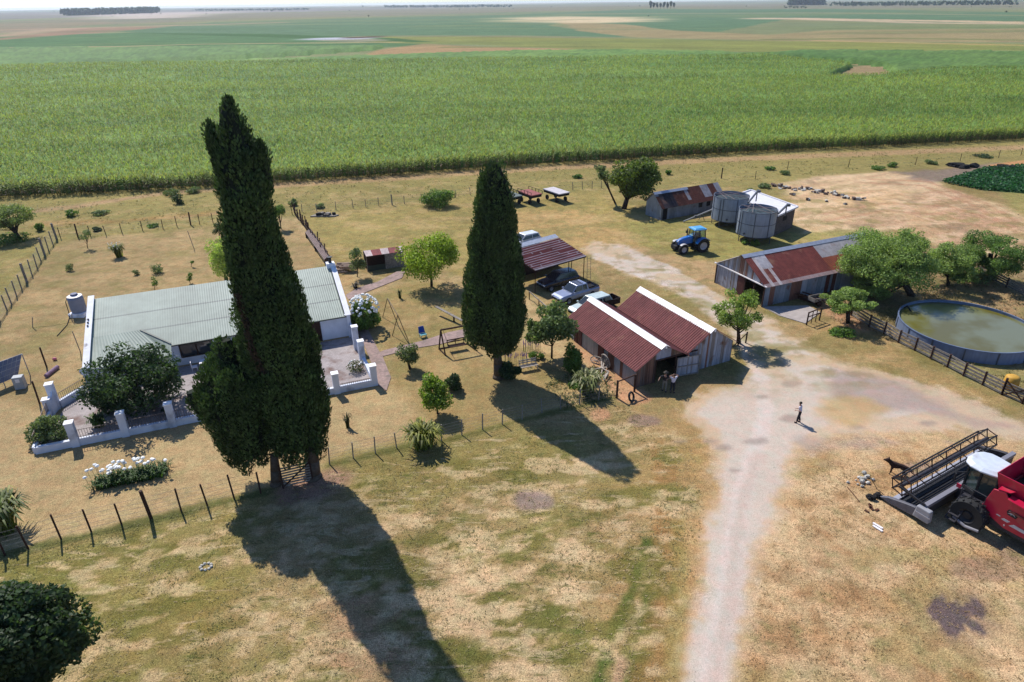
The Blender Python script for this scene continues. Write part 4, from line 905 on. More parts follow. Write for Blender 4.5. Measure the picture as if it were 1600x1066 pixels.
# ================================================================ HOUSE AND TERRACE
TA=R_(21.6);tl=frame(-33.66,38.45,TA)
HX,HY,HA=-35.25,48.61,.378
hl=frame(HX,HY,HA)
GR=mat('green_roof_sheet',attr=True,rough=.55,var=.08,scale=1.5,var2=.1,s2=.25,spec=.4,streak=((.5,.5,.5),.08))
def house():
    W_,D,ef,eb=21.3,6.9,2.25,4.6;o=hl(0,0);t=thing('farmhouse','long low white farmhouse with pale green corrugated roof and white parapets','house',o)
    g=lin(c_(172,186,170))*KA;g2=lin(c_(188,200,182))*KA;gd=lin(c_(128,140,132))*KA
    sl=(eb-ef)/D;zr=lambda v:ef+sl*v
    def cf_(u,v):
        c=g*(.97+.06*_h(np.array([int(u*26)]),np.array([int(v*3)]),3)[0])
        if abs(v-.36)<.012 or abs(v-.69)<.012:c=gd
        return tuple(c)
    m_=MB(o);sheet(m_,hl(0.2,D+.15,zr(D+.15)),hl(W_-.15,D+.15,zr(D+.15)),hl(W_-.15,-.25,zr(-.25)),hl(.2,-.25,zr(-.25)),.2,.009,cf_,rows=42);m_.build('roof',GR,t)
    v1=2.1;z1=zr(v1)+.06;bw=6.35;bv=-1.3;zb=1.78;ap=4.1
    m_=MB(o);sheet(m_,hl(.2,v1,z1),hl(ap,v1,z1),hl(bw,bv-.1,zb),hl(.2,bv-.1,zb),.2,.016,lambda u,v:tuple(g2),rows=2)
    m_.build('porch_roof',GR,t)
    m_=MB(o);sheet(m_,hl(ap,v1,z1),hl(bw+.1,0-.1,ef+.03),hl(bw+.1,bv-.1,zb),hl(bw,bv-.1,zb),.25,.012,lambda u,v:tuple(g2*.97),rows=2);m_.build('hip_roof',GR,t)
    m_=MB(o);m_.beam(hl(ap,v1,z1+.03),hl(bw+.1,-.15,ef+.06),.16,.03);m_.build('valley',mat('green_flashing',C8(70,86,78),.5),t)
    # walls
    m_=MB(o);th=.25
    m_.slab([hl(bw,0,0),hl(W_,0,0),hl(W_,0,ef-.05),hl(bw,0,ef-.05)],hl(0,th)-hl(0,0))
    m_.slab([hl(.2,bv,0),hl(bw,bv,0),hl(bw,bv,zb-.05),hl(.2,bv,zb-.05)],hl(0,th)-hl(0,0))
    m_.slab([hl(bw,bv+.01,0),hl(bw,0,0),hl(bw,0,ef-.06),hl(bw,bv+.01,zb-.06)],hl(0,0)-hl(th,0))
    m_.slab([hl(.2,D,0),hl(W_,D,0),hl(W_,D,zr(D)-.08),hl(.2,D,zr(D)-.08)],hl(0,th)-hl(0,0))
    m_.build('wall',WHITE,t)
    # parapets (stepped out past roof)
    for nm,u,vlo,par in(('parapet_wall',0,bv-.35,.28),('parapet_wall',W_,-.4,.22)):
        m_=MB(o);pts=[hl(u,vlo,0),hl(u,D+.3,0),hl(u,D+.3,zr(D)+par)]
        if u==0: pts+=[hl(u,v1,zr(v1)+par),hl(u,vlo,zb+par-.1)]
        else: pts+=[hl(u,vlo,zr(0)+par-.2)]
        m_.slab(pts,hl(.32,0)-hl(0,0));m_.build(nm,WHITE,t)
        m_=MB(o);tops=pts[2:]
        for i in range(len(tops)-1):
            a_=tops[i]+(hl(.16,0)-hl(0,0));b_=tops[i+1]+(hl(.16,0)-hl(0,0));m_.beam(a_+Vector((0,0,.03)),b_+Vector((0,0,.03)),.5,.07)
        m_.build('coping',mat('white_coping',C8(244,242,242,.85),.8,var=.08,scale=2,tint=(C8(150,140,135),1.2,.6,.75)),t)
    # window in the front wall
    for u0,u1,z0,z1_ in((7.0,9.6,.75,1.95),(15.0,16.2,.8,1.9)):
        m_=MB(o);
        for a_,b_ in(((u0,z0),(u1,z0)),((u0,z1_),(u1,z1_)),((u0,z0),(u0,z1_)),((u1,z0),(u1,z1_)),(((u0+u1)/2,z0),((u0+u1)/2,z1_))):m_.beam(hl(a_[0],-.03,a_[1]),hl(b_[0],-.03,b_[1]),.09,.09)
        wd=m_.build('window',DWOOD,t);m_=MB(o);m_.slab([hl(u0,-.012,z0),hl(u1,-.012,z0),hl(u1,-.012,z1_),hl(u0,-.012,z1_)],hl(0,.01)-hl(0,0));m_.build('pane',glassmat(),wd)
    for u0,u1 in((11.5,12.5),(18.,18.9)):m_=MB(o);m_.slab([hl(u0,-.03,0),hl(u1,-.03,0),hl(u1,-.03,2.0),hl(u0,-.03,2.0)],hl(0,.02)-hl(0,0));m_.build('door',DWOOD,t)
    m_=MB(o);m_.beam(hl(bw,-.3,ef-.12),hl(W_,-.3,ef-.1),.12,.1);m_.build('gutter',mat('green_flashing'),t)
    # scroll at the left end of the wall
    m_=MB(o);q=hl(.15,bv-.55,0)
    m_.box((q.x,q.y,1.0),(.36,.5,2.0),HA);m_.lathe((q.x,q.y-.28,1.95),[(.02,0),(.33,0),(.33,.5),(.02,.5)],18,axis='y');m_.build('scroll_pier',WHITE,t)
    # chimney stack
    m_=MB(o);q=hl(W_-.05,D+.1,0);m_.box((q.x,q.y,2.5),(.8,.7,5.0),HA);m_.build('chimney',WHITE,t);m_=MB(o);m_.tube((q.x,q.y,5.0),(q.x,q.y,5.55),.16,n=10);m_.tube((q.x,q.y,5.55),(q.x,q.y,5.6),.28,n=10);m_.build('chimney_pot',mat('black_metal_and_rim_shade',(.02,.02,.022),.6),t)
    m_=MB(o);
    for v_ in(3.2,3.6,4.0):
        q=hl(.1,v_,zr(v_)+.35);m_=MB(o);m_.box(q,(.12,.1,.14),HA);m_.build('vent_stub',DARKIN,t)
house()
def terrace():
    m_=MB();P=[tl(0,0),tl(24,0),tl(23.8,9.6),tl(2.4,9.6),tl(.8,6)];m_.prism([(p.x,p.y) for p in P],-.05,.07)
    PV=mat('terrace_paving',C8(206,196,192),.85,var=.12,scale=3,var2=.12,s2=.5,tint=(C8(150,120,108),.6,.52,.68))
    n=PV.node_tree;b=n.nodes['Principled BSDF'];tc=n.nodes.new('ShaderNodeTexCoord');br=n.nodes.new('ShaderNodeTexBrick');br.inputs['Scale'].default_value=2.2;br.inputs['Mortar Size'].default_value=.03;br.inputs['Color1'].default_value=(1,1,1,1);br.inputs['Color2'].default_value=(.86,.84,.84,1);br.inputs['Mortar'].default_value=(.62,.56,.54,1)
    src=b.inputs['Base Color'].links[0].from_socket;mp=n.nodes.new('ShaderNodeMapping');mp.inputs['Rotation'].default_value=(0,0,-TA);n.links.new(tc.outputs['Object'],mp.inputs[0]);n.links.new(mp.outputs[0],br.inputs[0]);mm=n.nodes.new('ShaderNodeVectorMath');mm.operation='MULTIPLY';n.links.new(src,mm.inputs[0]);n.links.new(br.outputs[0],mm.inputs[1]);n.links.new(mm.outputs[0],b.inputs['Base Color'])
    m_.build('terrace',PV)['kind']='structure'
    t=thing('terrace_wall','low white wall with tall square piers and railings round the terrace of the farmhouse','wall',tl(0,0));o=tl(0,0)
    WB=mat('terrace_render',C8(218,222,232,.86),.85,var=.1,scale=1.3,tint=(C8(160,156,160),.8,.56,.8))
    lw=.55
    def low(u0,v0,u1,v1,h=lw,w_=.28):
        m_=MB(o);a_,b_=tl(u0,v0,h/2),tl(u1,v1,h/2);m_.beam(a_,b_,w_,h);m_.build('low_wall',WB,t)
    low(0,0,9.5,0);low(9.5,0,20.9,0,.555);low(20.9,0,24,0,.56);low(0,.0,0,6.2);low(24,0,23.9,4.3);low(.5,6.3,2.0,8.2,.62)
    def pier(u,v,h=2.0,w_=.5):
        m_=MB(o);p=tl(u,v,h/2);m_.box(p,(w_,w_,h),TA);q=m_.build('pier',WB,t);m_=MB(o);m_.box(tl(u,v,h+.03),(w_+.08,w_+.08,.07),TA);m_.build('cap',MATS['white_coping'],q)
    for u,v,h in((2.5,0,1.95),(5.7,0,1.95),(8.85,0,1.95),(12.3,0,1.95),(15,0,1.95),(18,0,1.95),(20.95,0,1.8),(24,.1,1.8),(23.85,4.5,2.0),(23.8,7.0,2.3),(.0,5.4,1.4),(.25,6.3,2.2)):pier(u,v,h)
    m_=MB(o);m_.slab([tl(.1,5.5,0),tl(.3,6.3,0),tl(.3,6.3,1.9),tl(.1,5.5,1.0)],(.16,0,0));m_.build('stepped_wall',WB,t)
    m_=MB(o);m_.slab([tl(23.75,4.6,0),tl(23.7,9.6,0),tl(23.7,9.6,1.5),tl(23.75,7,1.5),tl(23.75,6.8,.9),tl(23.75,4.6,.9)],(.2,0,0));m_.build('side_wall',WB,t)
    RL=mat('railing_iron',C8(150,130,120,.5),.6)
    for u0,v0,u1,v1,h0 in((2.75,0,5.45,0,lw),(5.95,0,8.6,0,lw),(9.1,0,12,0,lw),(.6,6.4,1.95,8.1,.62),(.0,.4,0,5.1,lw),(15.3,0,17.7,0,lw),(21.3,0,23.7,0,lw)):
        m_=MB(o);n=int(math.hypot(u1-u0,v1-v0)/.16);hh=1.25 if u1<21 else 0.75
        for i in range(n+1):
            f=i/n;p=tl(u0+(u1-u0)*f,v0+(v1-v0)*f,h0);m_.tube(p,p+Vector((0,0,hh-h0)),.018,n=4)
        for z in(hh,h0+.12):m_.beam(tl(u0,v0,z),tl(u1,v1,z),.035,.035)
        m_.build('railing',RL,t)
    # raised planter bed
    p=tl(23.0,2.9);h=thing('planter_bush','small flowering bush in the terrace corner by the right hand piers','bush',p);rg=np.random.default_rng(4)
    P_,D,nr,cc=leaves_on([(0,0,.5,.75,.75,.5)],500,.14,rg,(.5,1.05),col=C8(110,120,80));V,Q,c4=leafquads(P_,D,.14,.6,cc,rg,nr);np_mesh('crown',V,Q,c4,LEAF,h)
    mb=MB()
    for i in range(10):
        a=i*2.4;mb.blob((math.cos(a)*.5,math.sin(a)*.5,.85),(.08,.08,.06),6,seed=i)
    mb.build('flower_heads',mat('petal_white',(.8,.8,.75),.7,var=.1),h)
    # plants and stones inside the front beds
    strap('leafy_clump','green strap leaved clump inside the railing between two front piers','plant',(155,668),.8,1.0,90,C8(110,140,60,.5),.06,seed=8)
    strap('leafy_clump','small green plant on top of the third front pier of the terrace','plant',(262,648),.45,.6,40,C8(90,110,60,.5),.06,seed=9)
    for i,(px,py,s,lab) in enumerate(((250,622,.5,'pale rounded garden stone beside the third front pier'),(239,628,.36,'smaller pale garden stone behind the railing'),(222,640,.4,'pink grey stone behind the second railing bay'),(230,652,.3,'small brown stone low behind the railing'))):
        p=at(px,py);h=thing('garden_stone',lab,'stone',p);m_=MB();m_.blob((0,0,s*.5),(s,s*.8,s*.6),8,.2,seed=i);m_.build('boulder',mat('pale_stone',C8(186,172,164),.9,var=.2),h,smooth=True)
    # table and white chairs on the terrace
    p=tl(11.2,8.6);h=thing('garden_table','white plastic garden table with cloth on the terrace by the window','table',p,TA);m_=MB();m_.box((0,0,.72),(1.1,.8,.05));m_.build('tabletop',CAP,h)
    for sx in(-.45,.45):
        for sy in(-.3,.3):
            m_=MB();m_.tube((sx,sy,0),(sx,sy,.7),.025,n=6);m_.build('leg',CAP,h)
    m_=MB();m_.box((.25,.1,.86),(.4,.3,.22));q=m_.build('green_box',mat('green_plastic',C8(70,160,120),.5));q.parent=None;q.location=p+Vector((0,0,0));q.name='plastic_crate';tag(q,'small green plastic crate standing on the white terrace table','crate')
    def chair():
        h=thing('garden_chair','','chair',(0,0,0),0,'white garden chairs on the terrace');m_=MB();m_.box((0,0,.42),(.45,.45,.04));m_.build('seat',CAP,h);m_=MB();m_.box((0,.22,.68),(.45,.04,.5));m_.build('backrest',CAP,h)
        for sx in(-.2,.2):
            for sy in(-.2,.2):
                m_=MB();m_.tube((sx,sy,0),(sx,sy,.42),.02,n=5);m_.build('leg',CAP,h)
        return h
    c=chair();relabel(c,'white garden chair in front of the terrace table',tl(11.2,7.7),TA+3.1);relabel(copy_tree(c),'white garden chair at the left end of the terrace table',tl(10.2,8.5),TA+1.6)
    # wire rack/aerial chairs
    h=thing('plant_stand','yellow flowering plant in a pot against the shaded house wall','potted plant',hl(18.0,-.6));m_=MB();m_.lathe((0,0,0),[(.02,0),(.2,0),(.26,.35),(.02,.35)],12);m_.build('pot',mat('terracotta',C8(150,90,70,.5),.8),h)
    P_,D,nr,cc=leaves_on([(0,0,.6,.4,.4,.3)],160,.16,rg,(.4,1.05),col=C8(200,190,40,.6));V,Q,c4=leafquads(P_,D,.16,.7,cc,rg,nr);np_mesh('foliage',V,Q,c4,LEAF,h)
terrace()
def garden_paths():
    hgt=.045
    BRK=mat('brick_path',C8(186,158,148),.9,var=.18,scale=5,var2=.15,s2=.7,bump=.4,bscale=10,tint=(C8(150,134,122),1.3,.5,.7))
    for pts in([(578,558),(600,548),(660,533),(700,520),(744,511),(746,521),(690,538),(640,546),(600,557),(588,566)],[(556,514),(574,513),(590,545),(598,558),(611,590),(604,611),(590,602),(583,575),(566,532)],[(540,462),(560,450),(590,441),(620,425),(633,425),(628,435),(600,446),(575,456),(545,469)]):
        m_=MB();P=[at(*p) for p in pts];m_.prism([(p.x,p.y) for p in P][::-1],-.05,hgt);hgt+=.008;m_.build('garden_path',BRK)['kind']='structure'
garden_paths()
def water_drum():
    p=at(126,492);t=thing('water_tank','grey water drum with lid on a block stand by the left end of the farmhouse','water tank',p);m_=MB();m_.box((0,0,.2),(1.5,1.5,.4));m_.build('stand',WHITE,t)
    m_=MB();m_.lathe((0,0,.4),[(.02,0),(.66,0),(.72,.3),(.72,1.5),(.62,1.62),(.34,1.72),(.34,1.76),(.02,1.76)],26);m_.build('drum',mat('grey_drum',C8(150,158,178,.6),.6,var=.08),t,smooth=False)
    m_=MB();m_.lathe((0,0,2.1),[(.6,-.02),(.68,.0),(.36,.08)],26);m_.build('rim',CAP,t);m_=MB();m_.lathe((0,0,2.15),[(.02,.2),(.3,.2),(.36,.02)],20);m_.build('lid',mat('blue_lid',C8(96,104,140,.6),.5),t)
    m_=MB();m_.path([(-.75,-.1,1.9),(-.95,-.2,1.5),(-.9,-.3,.5),(-.6,-.9,.1),(.1,-2.5,.05),(.6,-5,.05)],.035);m_.build('hose',DARKIN,t)
water_drum()
def solar():
    z=[2.1,.55];a=at(34,553,2.1);b=at(28,588,.45);c2=at(-30,612,.45);d=at(-24,574,2.1)
    o=Vector((b.x,b.y,0));t=thing('solar_panel','tilted solar panel on a frame at the left edge of the lawn','solar panel',o)
    n=((b-a).cross(d-a)).normalized()*.05
    m_=MB(o);m_.slab([a,b,c2,d],n);m_.build('frame',mat('alloy',C8(180,184,192,.7),.4,metal=.5),t)
    m_=MB(o)
    for i in range(8):
        for j in range(4):
            f=lambda u,v:(a.lerp(d,u)).lerp(b.lerp(c2,u),v)+(n*-.12 if n.z<0 else n*1.12)
            u0,u1,v0,v1=i/8+.008,(i+1)/8-.008,j/4+.015,(j+1)/4-.015;m_.quad(f(u0,v0),f(u1,v0),f(u1,v1),f(u0,v1))
    m_.build('cells',mat('solar_cell',C8(120,136,170,.5),.22,var=.05,spec=.8),t)
    m_=MB(o)
    for q in(a,b,a.lerp(d,.4),b.lerp(c2,.4)):m_.tube((q.x,q.y,0),(q.x,q.y,q.z-.02),.04,n=6)
    m_.build('stand',mat('alloy'),t)
    p=at(34,606);h=thing('battery_box','pale grey metal box standing beside the solar panel','box',p,.3);m_=MB();m_.box((0,0,.55),(.75,.6,1.1));m_.build('case',mat('pale_case',C8(190,194,196,.6),.5),h,bevel=.03);m_=MB();m_.box((0,-.31,.8),(.3,.02,.3));m_.build('door',CAP,h)
    for (bx,by),(tx,ty),lab in((((73,574)),(62,543),'dark leaning post standing alone near the solar panel'),((62,631),(50,596),'dark wooden post between the solar panel and the terrace'),((51,512),(50.5,496),'short clothes line post on the open lawn'),((113,503),(112,490),'short clothes line post beside the water drum'),((126,551),(113,518),'thin grey pole beside the farmhouse end wall'),((303,388),(293,361),'thin leaning stick stuck in the rear lawn')):
        p=at(bx,by);z=onY(tx,ty,p.y);h=thing('post',lab,'post',p);m_=MB();m_.tube((0,0,0),(z.x-p.x,0,max(z.z,.6)),.07 if lab.startswith('dark') else .04,n=7);m_.build('shaft',DWOOD if lab.startswith('dark') else WOOD,h)
    a_=at(51,512,.9);b_=at(113,503,.9);h=thing('clothes_line','thin sagging wire strung between the two short clothes line posts','wire',(a_.x,a_.y,.9));m_=MB((a_.x,a_.y,.9));m_.path([a_,a_.lerp(b_,.5)-Vector((0,0,.12)),b_],.012,4);m_.build('wire',DARKIN,h)
    p=at(82,583);h=thing('rolled_blanket','purple grey rolled cover lying on the lawn beside the leaning post','blanket',p,-.55-math.pi/3);m_=MB();m_.tube((-.8,0,.17),(.8,0,.17),.17,n=12);m_.build('roll',mat('purple_cloth',C8(160,130,156),.85,var=.2),h,smooth=False)
    p=at(86,563);h=thing('toy_ball','small pink toy ball on the lawn','ball',p);m_=MB();m_.blob((0,0,.14),(.2,.14,.14),10,.04);m_.build('ball',mat('pink_plastic',C8(240,130,150),.5,var=0),h,smooth=True)
solar()
# ================================================================ FENCES
def fence(name,label,posts,ht,r=.055,wires=4,thick=(),mt=None,cat='fence',net=False):
    o=at(*posts[0]);t=thing(name,label,cat,o);pp=[at(*p) for p in posts];rr=random.Random(int(posts[0][0]))
    for i,p in enumerate(pp):
        h=(ht[0]+(ht[1]-ht[0])*i/max(1,len(pp)-1))*(1.25 if i in thick else rr.uniform(.92,1.06));m_=MB(o);q=p+Vector((rr.uniform(-.08,.08),rr.uniform(-.08,.08),h));m_.tube(p-Vector((0,0,.1)),q,r*(2 if i in thick else 1),n=7);m_.build('post',mt or DWOOD,t)
    m_=MB(o)
    for k in range(wires):
        f=(k+1)/wires*.92
        for i in range(len(pp)-1):
            h=ht[0]+(ht[1]-ht[0])*i/max(1,len(pp)-1);m_.tube(pp[i]+Vector((0,0,h*f)),pp[i+1]+Vector((0,0,h*f)),.008,n=3,cap=False)
    m_.build('wire',mat('fence_wire',C8(150,145,140,.5),.6),t)
    return t
fence('wire_fence','post and wire fence in front of the farmhouse garden, left of the tall cypress',[(8,868),(44.6,858),(95.5,842.5),(142.5,831),(190,819.5),(236,810),(283,798),(324,790),(366,779),(407.6,771)],(1.75,1.75),thick=(5,),wires=5)
fence('wire_fence','post and wire fence on the right of the tall cypress, running to the twin barn',[(515,726),(552,716),(586.5,708.5),(620,700),(655,693),(689.6,689),(721.6,680),(754,671.7),(784.8,663),(816,655.6),(847,645),(876,639),(905,632),(935,626)],(1.45,1.3),r=.045,wires=5,mt=WOOD)
fence('wire_fence','close set post and wire fence along the left side of the garden',[(0,503),(11,485),(18,475),(26,463),(34,452),(42,441),(50,430),(58,419),(64,408),(70,399),(76,392),(83,383),(88.7,374)],(1.8,1.8),r=.07,wires=12,thick=(5,9,12),mt=WOOD)
fence('wire_fence','rear garden fence of thin posts behind the small shrubs',[(88.7,374),(95,373),(122,371),(142,370),(166,368),(191,365),(223,361),(255,358),(277,355),(298,352),(312,351),(333,348),(357,347),(400,343),(430,340),(457,336)],(1.5,1.5),r=.05,wires=5,thick=(0,2,9))
fence('wire_fence','rough stake fence at the far side of the mown paddock',[(472,332),(495,330),(525,328),(552,325.6),(572,324),(592,322),(613,320.7),(632,319),(659,317)],(1.2,1.4),r=.05,wires=4,thick=(6,),mt=WOOD)
fence('wire_fence','stake fence running on beyond the round bush to the flat carts',[(712,309),(735,305),(760,303),(895,297),(910,296),(925,295),(940,294)],(1.3,1.3),r=.05,wires=3,mt=WOOD)
fence('wire_fence','sparse fence posts along the strip by the field on the right',[(1127,279),(1180,280),(1230,265),(1325,262),(1430,258),(1500,252),(1560,247),(1595,243)],(1.5,1.5),r=.05,wires=3,thick=(0,))
def stake_row():
    o=at(460,334);t=thing('stake_fence','dark stake fence running from the chimney end of the farmhouse to the back','fence',o);a_,b_=at(459,333),at(514,407)
    rr=random.Random(2);n=30
    for i in range(n):
        p=a_.lerp(b_,i/(n-1))+Vector((rr.uniform(-.1,.1),rr.uniform(-.1,.1),0));m_=MB(o);m_.tube(p,p+Vector((rr.uniform(-.15,.15),rr.uniform(-.1,.1),rr.uniform(1.1,1.9))),rr.uniform(.05,.08),n=6);m_.build('stake',DWOOD,t)
    m_=MB(o)
    for z in(.5,1.1):m_.beam(a_+Vector((0,0,z)),b_+Vector((0,0,z)),.05,.07)
    m_.build('rail',DWOOD,t)
    c1=[at(478,372),at(486,366),at(516,408),at(508,416)];o=c1[0];h=thing('long_bench','long weathered plank platform beside the stake fence','platform',o);m_=MB(o)
    for k in range(5):
        f=k/5+.02;g=(k+1)/5-.02;m_.slab([c1[0].lerp(c1[1],f)+Vector((0,0,.75)),c1[0].lerp(c1[1],g)+Vector((0,0,.75)),c1[3].lerp(c1[2],g)+Vector((0,0,.75)),c1[3].lerp(c1[2],f)+Vector((0,0,.75))],(0,0,.06))
    m_.build('planks',mat('pink_plank',C8(158,136,128),.9,var=.25,scale=3),h);m_=MB(o)
    for p,q in((c1[0],c1[1]),(c1[0].lerp(c1[3],.5),c1[1].lerp(c1[2],.5)),(c1[3],c1[2])):m_=MB(o);m_.slab([p,q,q+Vector((0,0,.75)),p+Vector((0,0,.75))],(0,.12,0));m_.build('support',DWOOD,h)
    h=thing('log_pile','pile of split logs against the farmhouse end wall','log pile',at(541,422));m_=MB();rr=random.Random(7)
    for i in range(26):
        z=.12+.2*(i//7);x=rr.uniform(-.9,.9);y=(i%7)*.3-.9;m_.tube((x-.7,y,z),(x+.7,y+rr.uniform(-.15,.15),z+.03),rr.uniform(.08,.12),n=7)
    m_.build('logs',mat('pale_log',C8(190,164,142),.9,var=.25,scale=4),h)
stake_row()
def plank_fence(posts,label,h=1.15,boards=4,mt=None):
    o=at(*posts[0]);t=thing('plank_fence',label,'fence',o);pp=[at(*p) for p in posts];rr=random.Random(3)
    for p in pp:
        m_=MB(o);m_.tube(p,p+Vector((0,0,h+.1)),.09,n=7);m_.build('post',DWOOD,t)
    for i in range(len(pp)-1):
        m_=MB(o)
        for k in range(boards):
            z=.2+(h-.25)*k/(boards-1);m_.beam(pp[i]+Vector((0,-.06,z+rr.uniform(-.04,.04))),pp[i+1]+Vector((0,-.06,z+rr.uniform(-.04,.04))),.04,.17)
        m_.build('boards',mt or WOOD,t)
plank_fence([(1330,493),(1357.6,511),(1381,522),(1403.5,535.6),(1429,548),(1454,561),(1480,574),(1505,587.7),(1535,602),(1565,617)],'grey weathered plank fence running in front of the round water tank')
plank_fence([(1525,428),(1546,436),(1572,449),(1605,466)],'far grey plank fence behind the round water tank at the right',1.0)
def gates():
    a_,b_=at(1565,617),at(1597,631);t=thing('field_gate','wooden gate with diagonal brace at the right end of the plank fence','gate',a_);m_=MB(a_)
    for k in range(6):
        z=.15+k*.2;m_.beam(a_+Vector((0,-.05,z)),b_+Vector((0,-.05,z)),.04,.1)
    m_.build('bars',WOOD,t);m_=MB(a_);m_.beam(a_+Vector((0,-.1,.1)),b_+Vector((0,-.1,1.3)),.05,.1);m_.beam(b_+Vector((0,-.1,.1)),a_+Vector((0,-.1,1.3)),.05,.1);m_.build('brace',DWOOD,t)
    for q in(a_,b_):
        m_=MB(a_);m_.tube(q,q+Vector((0,0,1.5)),.09,n=7);m_.build('post',DWOOD,t)
    p=b_;q=at(1640,600);t=thing('field_gate','second wooden gate turned away behind the braced one','gate',p);m_=MB(p)
    for k in range(6):
        z=.15+k*.2;m_.beam(p+Vector((.1,.1,z)),q+Vector((0,0,z)),.04,.1)
    m_.build('bars',WOOD,t)
    p=at(1577,606);t=thing('yellow_barrel','yellow orange plastic drum behind the field gate','drum',p);m_=MB();m_.lathe((0,0,0),[(.02,0),(.52,0),(.55,.4),(.5,1.0),(.3,1.12),(.02,1.12)],16);m_.build('body',mat('yellow_plastic',C8(236,180,70),.6,var=.1),t,smooth=True)
    # gate under the cypress
    a_,b_=at(443,763),at(489,752);t=thing('wooden_gate','low wooden slatted gate between the two cypress trunks','gate',a_);m_=MB(a_);d=Vector((0,.35,0))
    for k in range(8):
        z=.15+k*.2;m_.beam(a_+Vector((0,0,z)),b_+Vector((0,0,z)),.04,.1)
    m_.build('slats',WOOD,t);m_=MB(a_);m_.beam(a_+Vector((0,-.05,.1)),b_+Vector((0,-.05,1.6)),.05,.08);m_.build('brace',DWOOD,t)
    for q in(a_,b_):
        m_=MB(a_);m_.tube(q,q+Vector((0,0,1.85)),.06,n=7);m_.build('post',DWOOD,t)
    # frame by the barn corner
    a_,b_=at(963.5,622),at(991,612);t=thing('entrance_frame','dark post and rail frame at the near corner of the twin barn','frame',a_);
    for q in(a_,b_):
        m_=MB(a_);m_.tube(q,q+Vector((0,0,1.6)),.09,n=7);m_.build('post',DWOOD,t)
    m_=MB(a_);m_.beam(a_+Vector((0,0,1.5)),b_+Vector((0,0,1.55)),.07,.09);m_.build('rail',DWOOD,t)
    p=at(986,626);t=thing('worn_out_tyre','old dark tyre leaning beside the post frame','tyre',p,.9);m_=MB();n=16
    pts=[Vector((math.cos(2*math.pi*i/n)*.33,math.sin(2*math.pi*i/n)*.12,.36+math.sin(2*math.pi*i/n)*.33)) for i in range(n+1)];m_.path(pts,.09,6);m_.build('ring',mat('tyre_rubber',(.018,.018,.018),.8,var=.1),t)
    # hitching rack
    a_,b_=at(1260,508),at(1280,501);t=thing('hitching_rack','dark wooden hitching rack on four posts at the corner of the concrete apron','rack',a_)
    for f in(0,.35,.68,1):
        q=a_.lerp(b_,f);m_=MB(a_);m_.tube(q,q+Vector((0,0,1.35)),.07 if f in(0,1) else .04,n=7);m_.build('post',DWOOD,t)
    m_=MB(a_);m_.beam(a_+Vector((0,0,1.3)),b_+Vector((0,0,1.35)),.09,.09);m_.beam(a_+Vector((0,0,.85)),b_+Vector((0,0,.85)),.07,.07);m_.build('rail',DWOOD,t)
    # rails by carport
    a_,b_=at(827,468),at(858,496);t=thing('low_rail','pale low rail on posts along the garden side of the carport','rail',a_);m_=MB(a_);m_.beam(a_+Vector((0,0,.9)),b_+Vector((0,0,.9)),.08,.1);m_.build('rail',WOOD,t)
    for f in(0,.5,1):
        q=a_.lerp(b_,f);m_=MB(a_);m_.tube(q,q+Vector((0,0,.95)),.06,n=6);m_.build('post',DWOOD,t)
    a_,b_=at(1153,540),at(1165,536);t=thing('tethering_rail','rusty pair of posts with a rail beside the small roadside tree','frame',a_)
    for q in(a_,b_):
        m_=MB(a_);m_.tube(q,q+Vector((0,0,1.1)),.07,n=7);m_.build('post',DWOOD,t)
    m_=MB(a_);m_.beam(at(1146,541,.9),b_+Vector((0,0,1.0)),.06,.06);m_.build('rail',DWOOD,t)
gates()
